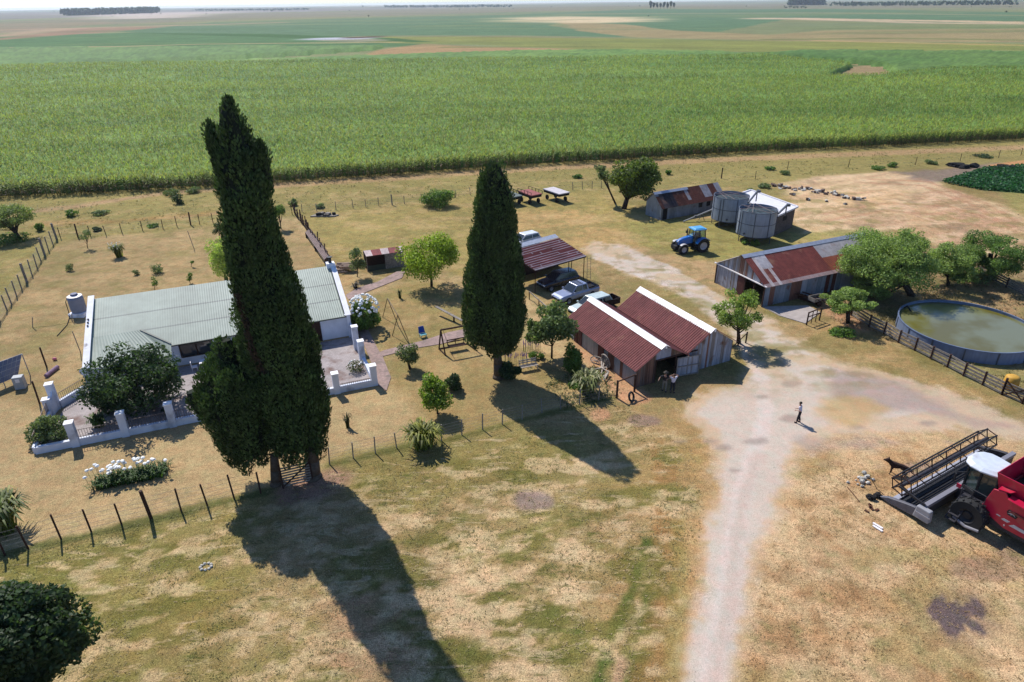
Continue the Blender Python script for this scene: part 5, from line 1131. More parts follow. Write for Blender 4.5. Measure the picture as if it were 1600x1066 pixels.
def pond():
    c=(41.83,54.87);r=5.62;z=1.1;t=thing('round_water_tank','large round open steel water tank full of green water','water tank',(c[0],c[1],0))
    ST=mat('tank_steel',C8(128,146,178,.62),.45,var=.1,scale=1.2,spec=.5,streak=((4,4,.5),.2))
    m_=MB();m_.lathe((0,0,0),[(r+.02,0),(r+.02,z),(r-.03,z),(r-.03,.05)],72);m_.build('wall',ST,t)
    m_=MB();m_.lathe((0,0,z),[(r-.06,-.02),(r+.06,-.02),(r+.06,.05),(r-.06,.05),(r-.06,-.02)],72);m_.build('rim',mat('tank_rim',C8(110,124,150,.7),.4),t)
    m_=MB()
    for i in range(14):
        a=i*math.pi*2/14+.1;m_.box(((r+.04)*math.cos(a),(r+.04)*math.sin(a),z/2),(.05,.1,z),a)
    m_.build('seam',mat('silo_seam'),t)
    Wm=bpy.data.materials.new('pond_water');Wm.use_nodes=True;n=Wm.node_tree;b=n.nodes['Principled BSDF'];b.inputs['Roughness'].default_value=.12;b.inputs['Specular IOR Level'].default_value=.55
    tn=n.nodes.new('ShaderNodeTexNoise');tn.inputs['Scale'].default_value=.35;tn.inputs['Detail'].default_value=3;cr=n.nodes.new('ShaderNodeValToRGB');cr.color_ramp.elements[0].position=.4;cr.color_ramp.elements[0].color=(*C8(128,120,40,.5),1);cr.color_ramp.elements[1].position=.6;cr.color_ramp.elements[1].color=(*C8(146,148,104,.5),1)
    tc=n.nodes.new('ShaderNodeTexCoord');n.links.new(tc.outputs['Object'],tn.inputs[0]);n.links.new(tn.outputs['Fac'],cr.inputs[0]);n.links.new(cr.outputs[0],b.inputs['Base Color'])
    bp=n.nodes.new('ShaderNodeBump');bp.inputs['Strength'].default_value=.12;wn=n.nodes.new('ShaderNodeTexNoise');wn.inputs['Scale'].default_value=3;n.links.new(tc.outputs['Object'],wn.inputs[0]);n.links.new(wn.outputs['Fac'],bp.inputs['Height']);n.links.new(bp.outputs[0],b.inputs['Normal'])
    m_=MB();N_=72;m_.add([(math.cos(2*math.pi*i/N_)*(r-.035),math.sin(2*math.pi*i/N_)*(r-.035),z-.2) for i in range(N_)],[tuple(range(N_))]);q=m_.build('water',Wm,t)
    m_=MB();m_.path([(-r+2.2,r-1.2,z-.25),(-r+2.2,r-1.6,z+.15),(-r+2.4,r-2.2,z-.25)],.06);m_.build('inlet_pipe',DARKIN,t)
pond()
# ================================================================ CYPRESSES
def cypress(name,label,base,rows,seed,col,n,trunk_px,extra=None,leaf=.2):
    rg=np.random.default_rng(seed);b=at(*base);t=thing(name,label,'cypress',b)
    def lobes(rows):
        R=[]
        for xl,xr,y in rows:
            p=onY((xl+xr)/2,y,b.y);l=onY(xl,y,b.y);r=onY(xr,y,b.y);R.append((p.z,p.x-b.x,(r.x-l.x)/2))
        R.sort();z0,z1=R[0][0],R[-1][0];out=[];zz=z0
        Zs=[r[0] for r in R]
        while zz<z1:
            cx=np.interp(zz,Zs,[r[1] for r in R]);rad=max(.18,np.interp(zz,Zs,[r[2] for r in R]))
            m_=max(3,int(rad*5.2))
            for i in range(m_):
                a=rg.uniform(0,2*math.pi);s=rg.uniform(.28,.62)*(.42+.42*min(rad,1.6));k=max(0.,rad-s*rg.uniform(.78,1.35))
                out.append((cx+math.cos(a)*k,math.sin(a)*k,zz+rg.uniform(-.25,.35),s,s,s*rg.uniform(1.5,2.8)))
            zz+=.46
        out=[(a_,b_,min(c_z,z1-sz*.85),d_,e_,sz) for a_,b_,c_z,d_,e_,sz in out]
        for q in range(4):
            a=q*1.57;k=.12+.1*(len(rows)<12);sr=.2+.12*(len(rows)<12);out.append((R[-1][1]+math.cos(a)*k,math.sin(a)*k,z1-rg.uniform(.55,1.0),sr,sr,.55))
        return out,R
    L1,R=lobes(rows);allL=list(L1);Rs=[R]
    for ex in (extra or []):
        l2,R2=lobes(ex);allL+=l2;Rs.append(R2)
    # solid inner body
    for R_i in Rs:
        pass
    P,D,nr,cc=leaves_on(allL,n,leaf,rg,(.84,1.09),1.1,.5,col,.42)
    dead=rg.random(len(cc))<.02
    if name and extra: cc=np.where((np.abs(P[:,0]+.9-(P[:,2]-11)*-.12)<.22)[:,None]&((P[:,2]>9)&(P[:,2]<14))[:,None],np.array(C8(98,78,62,.5)),cc)
    D=unit(nr*.55+np.array([0,0,1.1])+rg.normal(size=P.shape)*.33)
    V,Q,c4=leafquads(P,D,leaf,.5,cc,rg,nr)
    o=np_mesh('crown',V,Q,c4,LEAFD,t)
    # solid near-black core added to block light, its colour standing for inner shade
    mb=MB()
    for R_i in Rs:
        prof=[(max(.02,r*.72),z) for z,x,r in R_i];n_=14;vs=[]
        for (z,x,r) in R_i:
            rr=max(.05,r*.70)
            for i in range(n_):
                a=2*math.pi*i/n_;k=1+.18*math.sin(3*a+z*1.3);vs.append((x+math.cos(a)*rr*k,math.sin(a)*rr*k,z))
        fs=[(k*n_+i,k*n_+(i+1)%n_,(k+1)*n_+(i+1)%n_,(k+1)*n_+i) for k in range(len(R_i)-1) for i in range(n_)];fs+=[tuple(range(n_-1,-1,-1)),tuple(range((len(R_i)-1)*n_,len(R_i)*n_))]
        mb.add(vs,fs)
    mb.build('light_block_core',mat('core_shade',(.012,.016,.008),.95,var=.2),t)
    for (bx,by,tx,ty,r0) in trunk_px:
        p=at(bx,by)-b;z=onY(tx,ty,at(bx,by).y)-b;z.z=max(z.z,1.5);m_=MB();m_.path([p-Vector((0,0,.1)),p.lerp(z,.12),p.lerp(z,.5),z],[r0*1.35,r0,r0*.9,r0*.7],10);m_.build('trunk',BARK,t,smooth=True)
    return t
CYC=tuple(lin(c_(92,118,62))*.56)
cypress('cypress','very tall dark cypress with a bushy low left crown, standing by the front fence',(478,748),
 [(351,359,150),(345,366,162),(340,376,180),(337,386,200),(337,398,230),(334,414,262),(338,429,300),(342,434,350),(350,446,400),(360,464,450),(366,486,500),(378,498,550),(394,508,600),(404,514,640),(414,515,670),(428,508,694)],
 11,CYC,150000,[(489,745,486,690,.5),(432,756,428,710,.34)],
 extra=[[(350,395,562),(318,425,580),(306,436,605),(312,440,630),(330,445,650),(336,440,675),(345,425,698),(362,408,712)],[(334,362,532),(330,375,548),(338,390,566)],[(289,310,612),(292,330,626),(300,340,640)],[(325,332,190),(322,338,208),(325,340,228),(332,340,245)],[(400,408,218),(402,418,250),(410,428,285)]],leaf=.21)
cypress('cypress','shorter broad cypress with rounded top in the middle of the garden',(780,590),
 [(764,780,256),(757,788,264),(750,796,280),(743,804,302),(738,810,335),(732,814,380),(728,818,420),(723,821,460),(721,823,490),(723,821,508),(732,812,528),(750,798,538)],
 12,CYC,80000,[(779,590,777,545,.42)],leaf=.22)
# ================================================================ TREES AND SHRUBS
GD=tuple(lin(c_(74,98,56))*.62);GM=tuple(lin(c_(112,146,62))*.66);GL=tuple(lin(c_(138,170,66))*.62);GG=tuple(lin(c_(128,146,92))*.66);GY=tuple(lin(c_(186,208,98))*.7);GO=tuple(lin(c_(110,140,60))*.6)
tree('garden_tree','dense dark leaved tree growing on the terrace in front of the farmhouse porch','tree',(222,640),(140,284,545,652),GD,14000,.24,.13,k=30,f=.34,stems=2,extra=((140,200,600,650),(215,284,560,610)))
tree('maple_tree','large dark tree cut off by the lower left corner of the photo','tree',(55,1095),(-75,126,945,1085),GD,34000,.22,.25,k=60,f=.26,shell=(.7,1.1),extra=((-60,80,935,1010),(40,126,960,1050)))
tree('willow_tree','drooping light green tree at the left edge beyond the garden fence','tree',(32,374),(-30,46,318,366),tuple(lin(c_(150,168,96))*.66),7000,.22,.16,k=34,f=.26,stems=3,up=-.7,shell=(.4,1.15))
shrub('undergrowth','dark green undergrowth below the drooping tree at the left edge',(18,378),(-15,42,362,384),GM,900,.25)
tree('young_tree','thin young tree with a small grey green crown near the left garden corner','tree',(136.5,388),(124,145,359,378),GG,500,.16,.05,k=8,f=.4)
strap('flowering_flax','strap leaved clump with white flower heads on the rear lawn','plant',(186,402),1.0,1.5,170,C8(140,150,60,.5),.05,flowers=14,seed=3)
shrub('clipped_shrub','low grey green ball shrub farthest left on the rear lawn',(108.6,423),(102,116,411,424),GG,500,.13)
shrub('clipped_shrub','small round shrub between the ball shrub and the larger one on the rear lawn',(211,430),(206,217,420,431),GG,400,.12)
shrub('clipped_shrub','larger round grey green shrub in the middle of the rear lawn',(246,427),(236,255,408,427),GG,900,.13)
tree('sapling','small bright sapling nearest the farmhouse roof, below the larger round shrub','sapling',(241,453),(234,247,434,449),GM,260,.14,.03,k=5)
tree('sapling','smallest thin sapling at the right of the rear lawn','sapling',(299,417),(295,303,405,413),GM,120,.13,.03,k=4)
tree('sapling','bright green sapling in front of the smallest one on the rear lawn','sapling',(297,443),(288,301,425,441),GM,380,.14,.035,k=6)
tree('orange_tree','round dark little tree on a short trunk behind the pale green tree','tree',(343,372),(331,351,347,368),GD,1100,.16,.06,k=10)
tree('pale_green_tree','pale yellow green tree beside the tall cypress at the back of the farmhouse','tree',(352,440),(323,374,372,437),GY,5200,.2,.12,k=22,f=.36)
tree('small_tree','dark green tree half hidden behind the tall cypress near the back fence','tree',(440,358),(426,448,319,346),GM,1600,.18,.08,k=10)
tree('slender_tree','slender olive toned tree between the log pile and the tiny shed','tree',(559,433),(544,572,386,424),GG,2000,.17,.06,k=12,f=.4)
tree('lollipop_tree','round bright green tree on a short trunk in the middle of the garden','tree',(675,448),(624,716,362,442),tuple(lin(c_(166,190,60))*.68),11000,.22,.16,k=34,f=.34)
shrub('round_bush','round dark green bush beside the stake fence in the paddock',(684,322),(656,710,286,324),GM,4200,.24,k=18,f=.4)
tree('olive_bush','small grey green tree on the brick path to the terrace','tree',(641,576),(614,658,533,570),GG,2200,.16,.08,k=14,f=.36,stems=2)
tree('fruit_tree','bright green fruit tree with its own round shadow on the front lawn','tree',(684,647),(650,706,585,642),tuple(lin(c_(148,176,60))*.66),4200,.19,.08,k=18,f=.38)
shrub('round_bush','low round dark bush just behind the bright green fruit tree',(709,610),(694,722,582,611),GD,2600,.16,k=12,f=.45)
tree('magnolia_tree','broad leaved tree with a few pale blooms between cypress and barn','tree',(861,560),(822,901,470,541),tuple(lin(c_(126,148,88))*.62),7000,.27,.1,k=24,f=.34,extra=((822,850,495,540),))
shrub('tall_shrub','upright dense green shrub close to the wagon wheel',(893,582),(874,911,527,577),GM,3800,.19,k=16,f=.42)
shrub('shade_shrub','dark bushy shrub at the foot of the shorter cypress trunk',(798,592),(778,815,556,590),GD,2600,.2,k=12,f=.42)
shrub('small_bush','small dark bush left of another one behind the garden bench',(832,560),(825,840,550,562),GM,500,.14)
shrub('small_bush','small bush right of its twin behind the garden bench',(845,560),(840,851,551,561),GM,420,.14)
shrub('low_shrub','leafy low shrub beside the flax in the shadow by the barn',(898,606),(886,925,592,608),GM,900,.18)
strap('flax_clump','spiky flax clump with pale arching leaves beside the post frame','plant',(917,614),1.25,1.7,200,C8(150,160,96,.5),.07,seed=12,tip=C8(220,216,170,.6))
strap('flax_clump','spiky flax clump growing through the fence below the fruit tree','plant',(661,698),1.35,1.6,260,C8(140,150,56,.5),.07,seed=13,tip=C8(196,196,90,.55))
strap('flax_clump','large spiky flax clump cut by the left edge near the front fence','plant',(10,830),1.5,2.1,280,C8(120,140,64,.5),.08,seed=14,tip=C8(196,196,120,.55))
shrub('broad_shrub','feathery grey green shrub over the front left corner of the terrace wall',(70,690),(40,104,640,690),GG,3200,.2,k=16,f=.36)
strap('young_cordyline','thin spiky seedling alone on the front lawn','plant',(544,668),.35,1.1,26,C8(90,96,60,.5),.04,seed=16)
strap('young_cordyline','tiny spiky sprout between the white hydrangea and the lollipop tree','plant',(625,466),.4,.9,20,C8(90,110,60,.5),.04,seed=17)
strap('young_cordyline','small dark plant among the paving bricks near the slender tree','plant',(556,450),.6,.5,40,C8(90,80,70,.5),.05,seed=18)
def hydrangea():
    t=shrub('hydrangea','big bush covered in white flower heads beside the farmhouse end wall',(570,513),(545,592,461,512),GM,6000,.2,k=20,f=.36,cat='flowering bush');rg=np.random.default_rng(5)
    b,e=treebox((570,513),(545,592,461,512));mb=MB()
    for i in range(120):
        d=rg.normal(size=3);d/=np.linalg.norm(d);d[2]=abs(d[2])*.9+.1;s=rg.uniform(.09,.16);mb.blob((e[0]+d[0]*e[3]*1.0,e[1]+d[1]*e[4],e[2]+d[2]*e[5]*1.02),(s,s,s*.8),6,.2,seed=i)
    mb.build('flower_heads',mat('petal_white',(.8,.8,.75),.7,var=.1),t)
hydrangea()
def agapanthus():
    for (base,rx,n,fl,lab,sd) in (((212,748),1.75,760,34,'wide bed of green strap leaves with many white round flower heads',5),((159,758),.5,90,8,'small separate clump with white flower heads left of the wide flower bed',6)):
        rg=np.random.default_rng(sd);b=at(*base);t=thing('agapanthus',lab,'flowering plant',b,group='agapanthus clumps on the front lawn');V=[];Q=[];Cc=[];k=0
        for i in range(n):
            x0=rg.uniform(-rx,rx);y0=rg.uniform(-.6,.75)+x0*.35;a=rg.uniform(0,6.28);r=rg.uniform(.3,.55);hh=rg.uniform(.35,.6);c=np.array(C8(90,130,52,.5))*rg.uniform(.6,1.3);w_=.03;sx,sy=-math.sin(a)*w_,math.cos(a)*w_
            for u,z,ww in((0,0,1),(.4,.8,1),(.8,1,.8),(1.05,.75,.2)):
                X_=x0+math.cos(a)*r*u;Y_=y0+math.sin(a)*r*u;V+=[(X_-sx*ww,Y_-sy*ww,hh*z),(X_+sx*ww,Y_+sy*ww,hh*z)];Cc+=[c,c]
            for j in range(3):Q.append((k+2*j,k+2*j+1,k+2*j+3,k+2*j+2))
            k+=8
        np_mesh('leaves',np.array(V),np.array(Q),np.array(Cc),LEAF,t);mb=MB();ms=MB()
        for i in range(fl):
            x0=rg.uniform(-rx-.15,rx+.3);y0=rg.uniform(-.4,.75)+x0*.35;z=rg.uniform(.95,1.3);dx=rg.uniform(-.15,.15);mb.blob((x0+dx,y0,z),(.13,.13,.09),8,.2,seed=i);ms.tube((x0,y0,0),(x0+dx,y0,z),.012,n=4)
        mb.build('flower_heads',mat('petal_white',(.8,.8,.75),.7,var=.1),t);ms.build('stems',mat('green_stem',C8(110,140,70,.5),.8),t)
agapanthus()
def lavender():
    for (px,py,lab,sd) in((806,568,'purple flower spikes just right of the shorter cypress trunk',1),(832,548,'purple flower spikes behind the garden bench',2)):
        rg=np.random.default_rng(sd);b=at(px,py);t=thing('purple_flowers',lab,'flowers',b);mb=MB();ms=MB()
        for i in range(26):
            x,y=rg.uniform(-1,1),rg.uniform(-.4,.4);z=rg.uniform(.7,1.1);mb.tube((x,y,z-.18),(x,y,z+.05),.05,.02,5);ms.tube((x,y,0),(x,y,z-.15),.012,n=4)
        mb.build('flower_spikes',mat('petal_purple',C8(176,140,196,.5),.8,var=.1),t);ms.build('stems',mat('green_stem'),t)
lavender()
# trees among the sheds
tree('shed_tree','tall leafy tree with bright yellow green top beside the old patchwork shed','tree',(975,326),(954,1031,246,318),tuple(lin(c_(118,138,54))*.62),13000,.34,.24,k=36,f=.32,stems=3,extra=((985,1031,243,290),))
tree('dead_tree','half bare tree leaning left of the tall leafy tree','tree',(962,318),(922,958,254,287),GG,900,.3,.16,k=9,f=.3)
tree('roadside_tree','small open crowned tree with several stems at the corner of the twin barn','tree',(1152,536),(1108,1196,449,516),tuple(lin(c_(156,180,84))*.68),6500,.18,.13,k=30,f=.22,stems=3,shell=(.4,1.1))
AC=tuple(lin(c_(158,182,98))*.7)
tree('acacia_tree','broad feathery light green tree hiding the far end of the long shed','tree',(1425,462),(1306,1470,353,458),AC,60000,.18,.22,k=110,f=.2,stems=4,extra=((1310,1400,380,440),(1380,1450,355,420),(1330,1400,415,468)))
tree('acacia_tree','feathery green crown reaching right above the round water tank','tree',(1482,446),(1440,1528,374,440),AC,18000,.18,.12,k=50,f=.22,stems=2,extra=((1475,1530,400,446),))
tree('acacia_tree','feathery green tree farthest right beyond the round water tank','tree',(1552,437),(1494,1597,358,434),tuple(lin(c_(128,160,80))*.64),20000,.17,.2,k=50,f=.22,stems=3)
tree('acacia_tree','small feathery tree between hitching rack and plank fence','tree',(1325,506),(1283,1368,446,494),AC,13000,.15,.12,k=40,f=.22,stems=3)
shrub('grey_bush','grey leafless looking bush below the feathery trees by the far plank fence',(1535,440),(1510,1560,418,442),GG,1200,.22)
shrub('ground_shrub','dark green shrub on the ground in front of the small feathery tree',(1322,524),(1300,1340,508,526),GM,1300,.2)
for i,(px,py,w_,h_,c,lab) in enumerate([(265,302,12,8,GG,'grey bush at the foot of the maize edge, left of the tall cypress'),(300,298,12,7,GG,'grey bush beside the maize edge, nearest the tall cypress'),(279,315,9,9,GD,'dark bush in the strip below the two grey maize edge bushes'),(155,332,12,6,GG,'pinkish scrub clump in the middle of the left strip'),(110,335,10,7,GM,'dark green scrub clump left of the pinkish one'),(237,352,8,4,GM,'low green weed clump just behind the rear garden fence'),(150,358,7,4,GD,'small dark weed clump behind the rear fence near the young tree'),(458,318,7,6,GG,'small grey bush at the end of the stake fence'),(500,322,8,5,GG,'low purple grey bush behind the scrap heap'),(60,358,6,8,GM,'thin green bush next to the left fence corner'),(902,275,7,4,GM,'small weed clump on the strip behind the white cart'),(1045,270,5,5,GM,'lone green tuft on the strip right of the leafy tree'),(1205,262,10,5,GM,'green weed clump near the strip fence above the storehouse'),(1228,270,9,5,GG,'brownish weed clump above the storehouse'),(1375,262,12,5,GM,'green weed bank left of the ash patch'),(1395,258,8,5,GM,'green weed bank nearest the ash patch'),(1455,253,10,5,GG,'brown weed clump above the ash patch'),(1540,243,14,4,GD,'low dark bush at the field edge on the far right'),(1178,299,10,6,GG,'grey green weeds behind the white roofed storehouse'),(1195,290,10,5,GG,'grey weeds beside the rubble heap'),(1180,380,8,5,GM,'green weeds at the foot of the nearer silo'),(1165,378,6,4,GM,'green weeds between the two silos and the tractor')]):
    shrub('scrub_clump',lab,(px,py+3),(px-w_,px+w_,py-h_*1.5,py+h_*.5),c,260+int(w_*30),.26,cat='bush')
# far trees near the horizon
def far_tree(px,py,hpx,wpx,col,label,group=None,name='far_tree',n=140,sd=1):
    y=py;b=at(px,py);b.z=float(hills(np.array([b.x]),np.array([b.y]))[0]);s=b.y*cf[1]/F;h=hpx*s;w_=wpx*s;rg=np.random.default_rng(sd);t=thing(name,label,'tree',b,group=group)
    bl=[(rg.uniform(-.25,.25)*w_,rg.uniform(-.25,.25)*w_,h*rg.uniform(.35,.8),w_*.32,w_*.32,h*.24) for _ in range(5)]
    P,D,nr,cc=leaves_on(bl,n,h*.2,rg,(.6,1.1),0,.8,col);V,Q,c4=leafquads(P,D,h*.2,.8,cc,rg,nr);np_mesh('crown',V,Q,c4,LEAFD,t);m_=MB();m_.tube((0,0,-1),(0,0,h*.5),w_*.06,n=5);m_.build('trunk',BARKD,t)
rr=random.Random(8)
ords='first second third fourth fifth sixth seventh eighth'.split()
for i in range(8):
    far_tree(1016+i*5.3,14.5+rr.uniform(-.3,.3),9.5+rr.uniform(-1.5,1.5),4,GD,ords[i]+' tree from the left in the row of tall pale trunked trees below the horizon','tall trees in a row far off',sd=i)
for i in range(6):
    far_tree(1228+i*6,13.2,3.5,7,GD,ords[i]+' tree from the left in the low dark far grove near the top right','low dark grove far off',sd=20+i)
for px,py,h_,lab in((576,26.5,2.5,'lone dark tree on the far green field at top centre'),(567,12.5,2.5,'tiny far tree just below the horizon at top centre'),(1572,20,3,'lone dark tree far off near the top right edge'),(425,17.5,3,'small far clump of trees left of centre below the horizon'),(1013,26,2,'tiny tree in the far fields left of the row of tall trees')):
    far_tree(px,py,h_,h_*1.6,GD,lab,sd=int(px))
rr=random.Random(31)
for i in range(26):
    px=rr.uniform(20,1590);far_tree(px,max(11.5,horiz(px)+rr.uniform(3.5,14)),rr.uniform(1.6,2.6),rr.uniform(2,5),GD,'tiny dark tree standing far off on the plain near the horizon','tiny far trees scattered on the plain',n=40,sd=50+i)
def far_wood(name,pts,h,label,nn=500,col=GD):
    rg=np.random.default_rng(int(pts[0][0]+50));a_=at(*pts[0]);b_=at(*pts[1]);u=rg.random(nn);dp=rg.uniform(0,1,nn);x=a_.x+(b_.x-a_.x)*u;y=a_.y+(b_.y-a_.y)*u+dp*80;s=h
    z=hills(x,y)+rg.uniform(.2,1,nn)*s;P=np.stack([x,y,z],1);D=rg.normal(size=(nn,3));V,Q,c=leafquads(P,D,s*.9,.8,np.tile(col,(nn,1)),rg);o=np_mesh(name,V,Q,c,LEAFD);o['kind']='stuff';o['label']=label
far_wood('far_wood',[(95,24.3),(240,20.8)],22,'dark blue far off wood near the top left',900)
far_wood('far_wood',[(1240,8.2),(1292,7.6)],26,'pale blue far off wood near the top right',400)
far_wood('far_wood',[(600,12.5),(800,11)],13,'long thin far off wood on the horizon at top centre',700)
far_wood('far_wood',[(300,17),(480,15.5)],10,'faint far off tree belt at top left of centre',500)
far_wood('far_wood',[(1310,9),(1600,8)],12,'faint far off tree belt along the horizon at top right',600)
# ================================================================ VEHICLES
TY=mat('tyre_rubber',(.018,.018,.018),.8,var=.1)
def wheel(parent,c,r,w_,rimr,rimm,lugs=0,n=24,name='wheel'):
    """axis along local y"""
    m_=MB();m_.lathe(c,[(rimr,-w_*.46),(r*.93,-w_*.5),(r,-w_*.35),(r,w_*.35),(r*.93,w_*.5),(rimr,w_*.46),(rimr,-w_*.46)],n,axis='y')
    if lugs:
        for i in range(lugs):
            a=2*math.pi*i/lugs
            for s in(-1,1):
                a2=a+(.5*2*math.pi/lugs if s>0 else 0)
                p=Vector((c[0]+math.cos(a2)*(r+.01),c[1]+s*w_*.05,c[2]+math.sin(a2)*(r+.01)));q=Vector((c[0]+math.cos(a2+.16)*(r+.01),c[1]+s*w_*.46,c[2]+math.sin(a2+.16)*(r+.01)))
                m_.beam(p,q,.09,.07,up=(math.cos(a2),0,math.sin(a2)))
    t=m_.build(name,None or TY,parent);m_=MB();m_.lathe(c,[(.02,-w_*.3),(rimr*.45,-w_*.34),(rimr*.6,-w_*.2),(rimr*1.01,-w_*.47),(rimr*1.01,w_*.47),(rimr*.6,w_*.2),(rimr*.45,w_*.34),(.02,w_*.3)],n,axis='y');m_.build('rim',rimm,t)
    return t
def paint(name,c,rough=.25,spec=.6,metal=0.):return mat(name,c,rough,metal,var=.08,scale=2.5,spec=spec,var2=.08,s2=.8,tint=(tuple(.55*q+.45*r for q,r in zip(c,C8(170,150,126))),1.6,.52,.78))
def car(name,label,cat,loc,rz,body,kind='pickup',dirty=None):
    t=thing(name,label,cat,loc,rz);L=2.6;Wd=.9
    # cross sections along x: (x, z_low, z_top, halfwidth)
    if kind=='pickup':secs=[(-2.6,.55,1.0,.84),(-2.5,.42,1.06,.88),(-1.2,.40,1.06,.9),(-.95,.40,1.04,.9),(1.0,.38,1.02,.9),(1.3,.38,1.0,.9),(2.2,.42,.93,.88),(2.5,.45,.84,.82),(2.62,.5,.72,.74)]
    else:secs=[(-2.35,.6,1.0,.8),(-2.25,.45,1.06,.86),(-1.0,.38,1.06,.9),(1.0,.38,1.04,.9),(1.25,.38,1.02,.9),(2.1,.42,.95,.88),(2.35,.46,.82,.8),(2.42,.52,.72,.72)]
    m_=MB();P=[];k=8
    for x,z0,z1,hw in secs:
        P+=[(x,-hw*.92,z0),(x,-hw,z0+.12),(x,-hw*.99,z1-.16),(x,-hw*.88,z1),(x,hw*.88,z1),(x,hw*.99,z1-.16),(x,hw,z0+.12),(x,hw*.92,z0)]
    fs=[(i*k+j,i*k+(j+1)%k,(i+1)*k+(j+1)%k,(i+1)*k+j) for i in range(len(secs)-1) for j in range(k)]
    fs+=[tuple(range(k-1,-1,-1)),tuple(range((len(secs)-1)*k,len(secs)*k))]
    bed=kind=='pickup'
    if bed:   # open bed: drop the top faces of the bed stretch
        fs=[f for f in fs if not (f[0]%k==3 and f[0]//k in(1,))]
    m_.add(P,fs);bo=m_.build('body',body,t,smooth=False,bevel=.03)
    if bed:
        m_=MB();m_.box((-1.85,0,.75),(1.35,1.5,.04))
        m_.build('bed_floor',DARKIN,t)
        m_=MB()
        for s in(-1,1):m_.beam((-2.5,.8*s,1.08),(-1.2,.8*s,1.08),.1,.05)
        m_.beam((-2.52,-.8,1.08),(-2.52,.8,1.08),.08,.05);m_.build('bed_rail',DARKIN,t)
        rr=random.Random(2);m_=MB()
        m_.box((-1.7,.2,.95),(.8,.7,.35));m_.build('load_box',DARKIN,t)
    # cabin
    if kind=='pickup':cb=[(-1.15,1.05,.84),(-.95,1.72,.66),(.35,1.74,.66),(1.15,1.03,.82)]
    else:cb=[(-2.2,1.05,.82),(-1.95,1.62,.66),(.2,1.72,.66),(1.15,1.03,.82)]
    m_=MB();P=[];
    for x,z,hw in cb:P+=[(x,-hw,z),(x,hw,z)]
    m_.add(P,[(0,2,4,6),(1,7,5,3),(0,1,3,2),(2,3,5,4),(4,5,7,6),(0,6,7,1)]);m_.build('cabin',body,t,bevel=.04)
    G_=glassmat()
    def pane(name,pts,off):
        m_=MB();m_.slab([Vector(p)+Vector(off) for p in pts],Vector(off)*.3);m_.build(name,G_,t)
    a,b,c2,d=cb
    pane('windscreen',[(d[0]-.08,-d[2]*.92,d[1]+.06),(d[0]-.08,d[2]*.92,d[1]+.06),(c2[0]+.08,c2[2]*.9,c2[1]-.06),(c2[0]+.08,-c2[2]*.9,c2[1]-.06)],(.016,0,.016))
    pane('rear_window',[(a[0]+.03,-.7,a[1]+.14),(a[0]+.03,.7,a[1]+.14),(b[0]-.02,.6,b[1]-.1),(b[0]-.02,-.6,b[1]-.1)],(-.02,0,.006))
    for s in(-1,1):
        zb,zt=1.14,b[1]-.1
        def yy(z):f=(z-a[1])/(b[1]-a[1]);return s*(a[2]+(b[2]-a[2])*f)
        mid=(b[0]+c2[0])/2
        xr=a[0]+.25;xf=d[0]-.22
        pane('side_window',[(xr,yy(zb),zb),(mid-.05,yy(zb),zb),(mid-.05,yy(zt),zt),(b[0]+.1,yy(zt),zt)],(0,s*.015,.004))
        pane('side_window',[(mid+.05,yy(zb),zb),(xf,yy(zb),zb),(c2[0]+.02,yy(zt),zt),(mid+.05,yy(zt),zt)],(0,s*.015,.004))
        m_=MB();m_.box((.95,s*.98,1.12),(.14,.16,.14));m_.build('mirror',body,t)
        m_=MB();m_.box((secs[-1][0]-.1,s*.62,.76),(.16,.28,.14));m_.build('headlight',mat('lamp_glass',(.7,.7,.7),.1,spec=.8,var=0),t)
        m_=MB();m_.box((secs[0][0]+.0,s*.74,.85),(.06,.14,.2));m_.build('tail_light',mat('red_lens',(.4,.01,.01),.2,var=0),t)
    m_=MB();m_.box((secs[-1][0]-.0,0,.6),(.1,1.2,.22));m_.build('grille',DARKIN,t)
    if kind=='pickup' and name=='pickup_truck':
        m_=MB()
        for i in range(4):m_.box((-.1,-.45+i*.3,1.76),(1.0,.05,.04))
        m_.build('roof_rack',MATS['black_metal_and_rim_shade'],t)
    RM=mat('alloy_rim',C8(170,172,176,.6),.35,metal=.5,var=0)
    for x in(-1.55,1.55):
        for s in(-1,1):wheel(t,(x,s*.84,.36),.37,.24,.22,RM,n=20)
    return t
th0=math.atan2(-2.9,-4.6)
car('pickup_truck','silver grey double cab pickup parked in front of the carport','pickup',at(899,466),th0+.02,paint('silver_paint',C8(176,186,214,.6),.3,.6,.3))
car('estate_car','black station wagon parked half under the striped carport roof','car',at(872,447),th0,paint('black_paint',(.012,.014,.02),.15,.7),'suv')
car('small_car','pale white green car mostly hidden behind the barn corner and the silver pickup','car',at(923,488),th0+.05,paint('pale_paint',C8(214,228,222,.65),.3),'suv')
car('parked_van','white vehicle seen just beyond the back edge of the carport roof','car',at(818,385),th0+.1,paint('white_paint',C8(240,242,244,.66),.3),'suv')
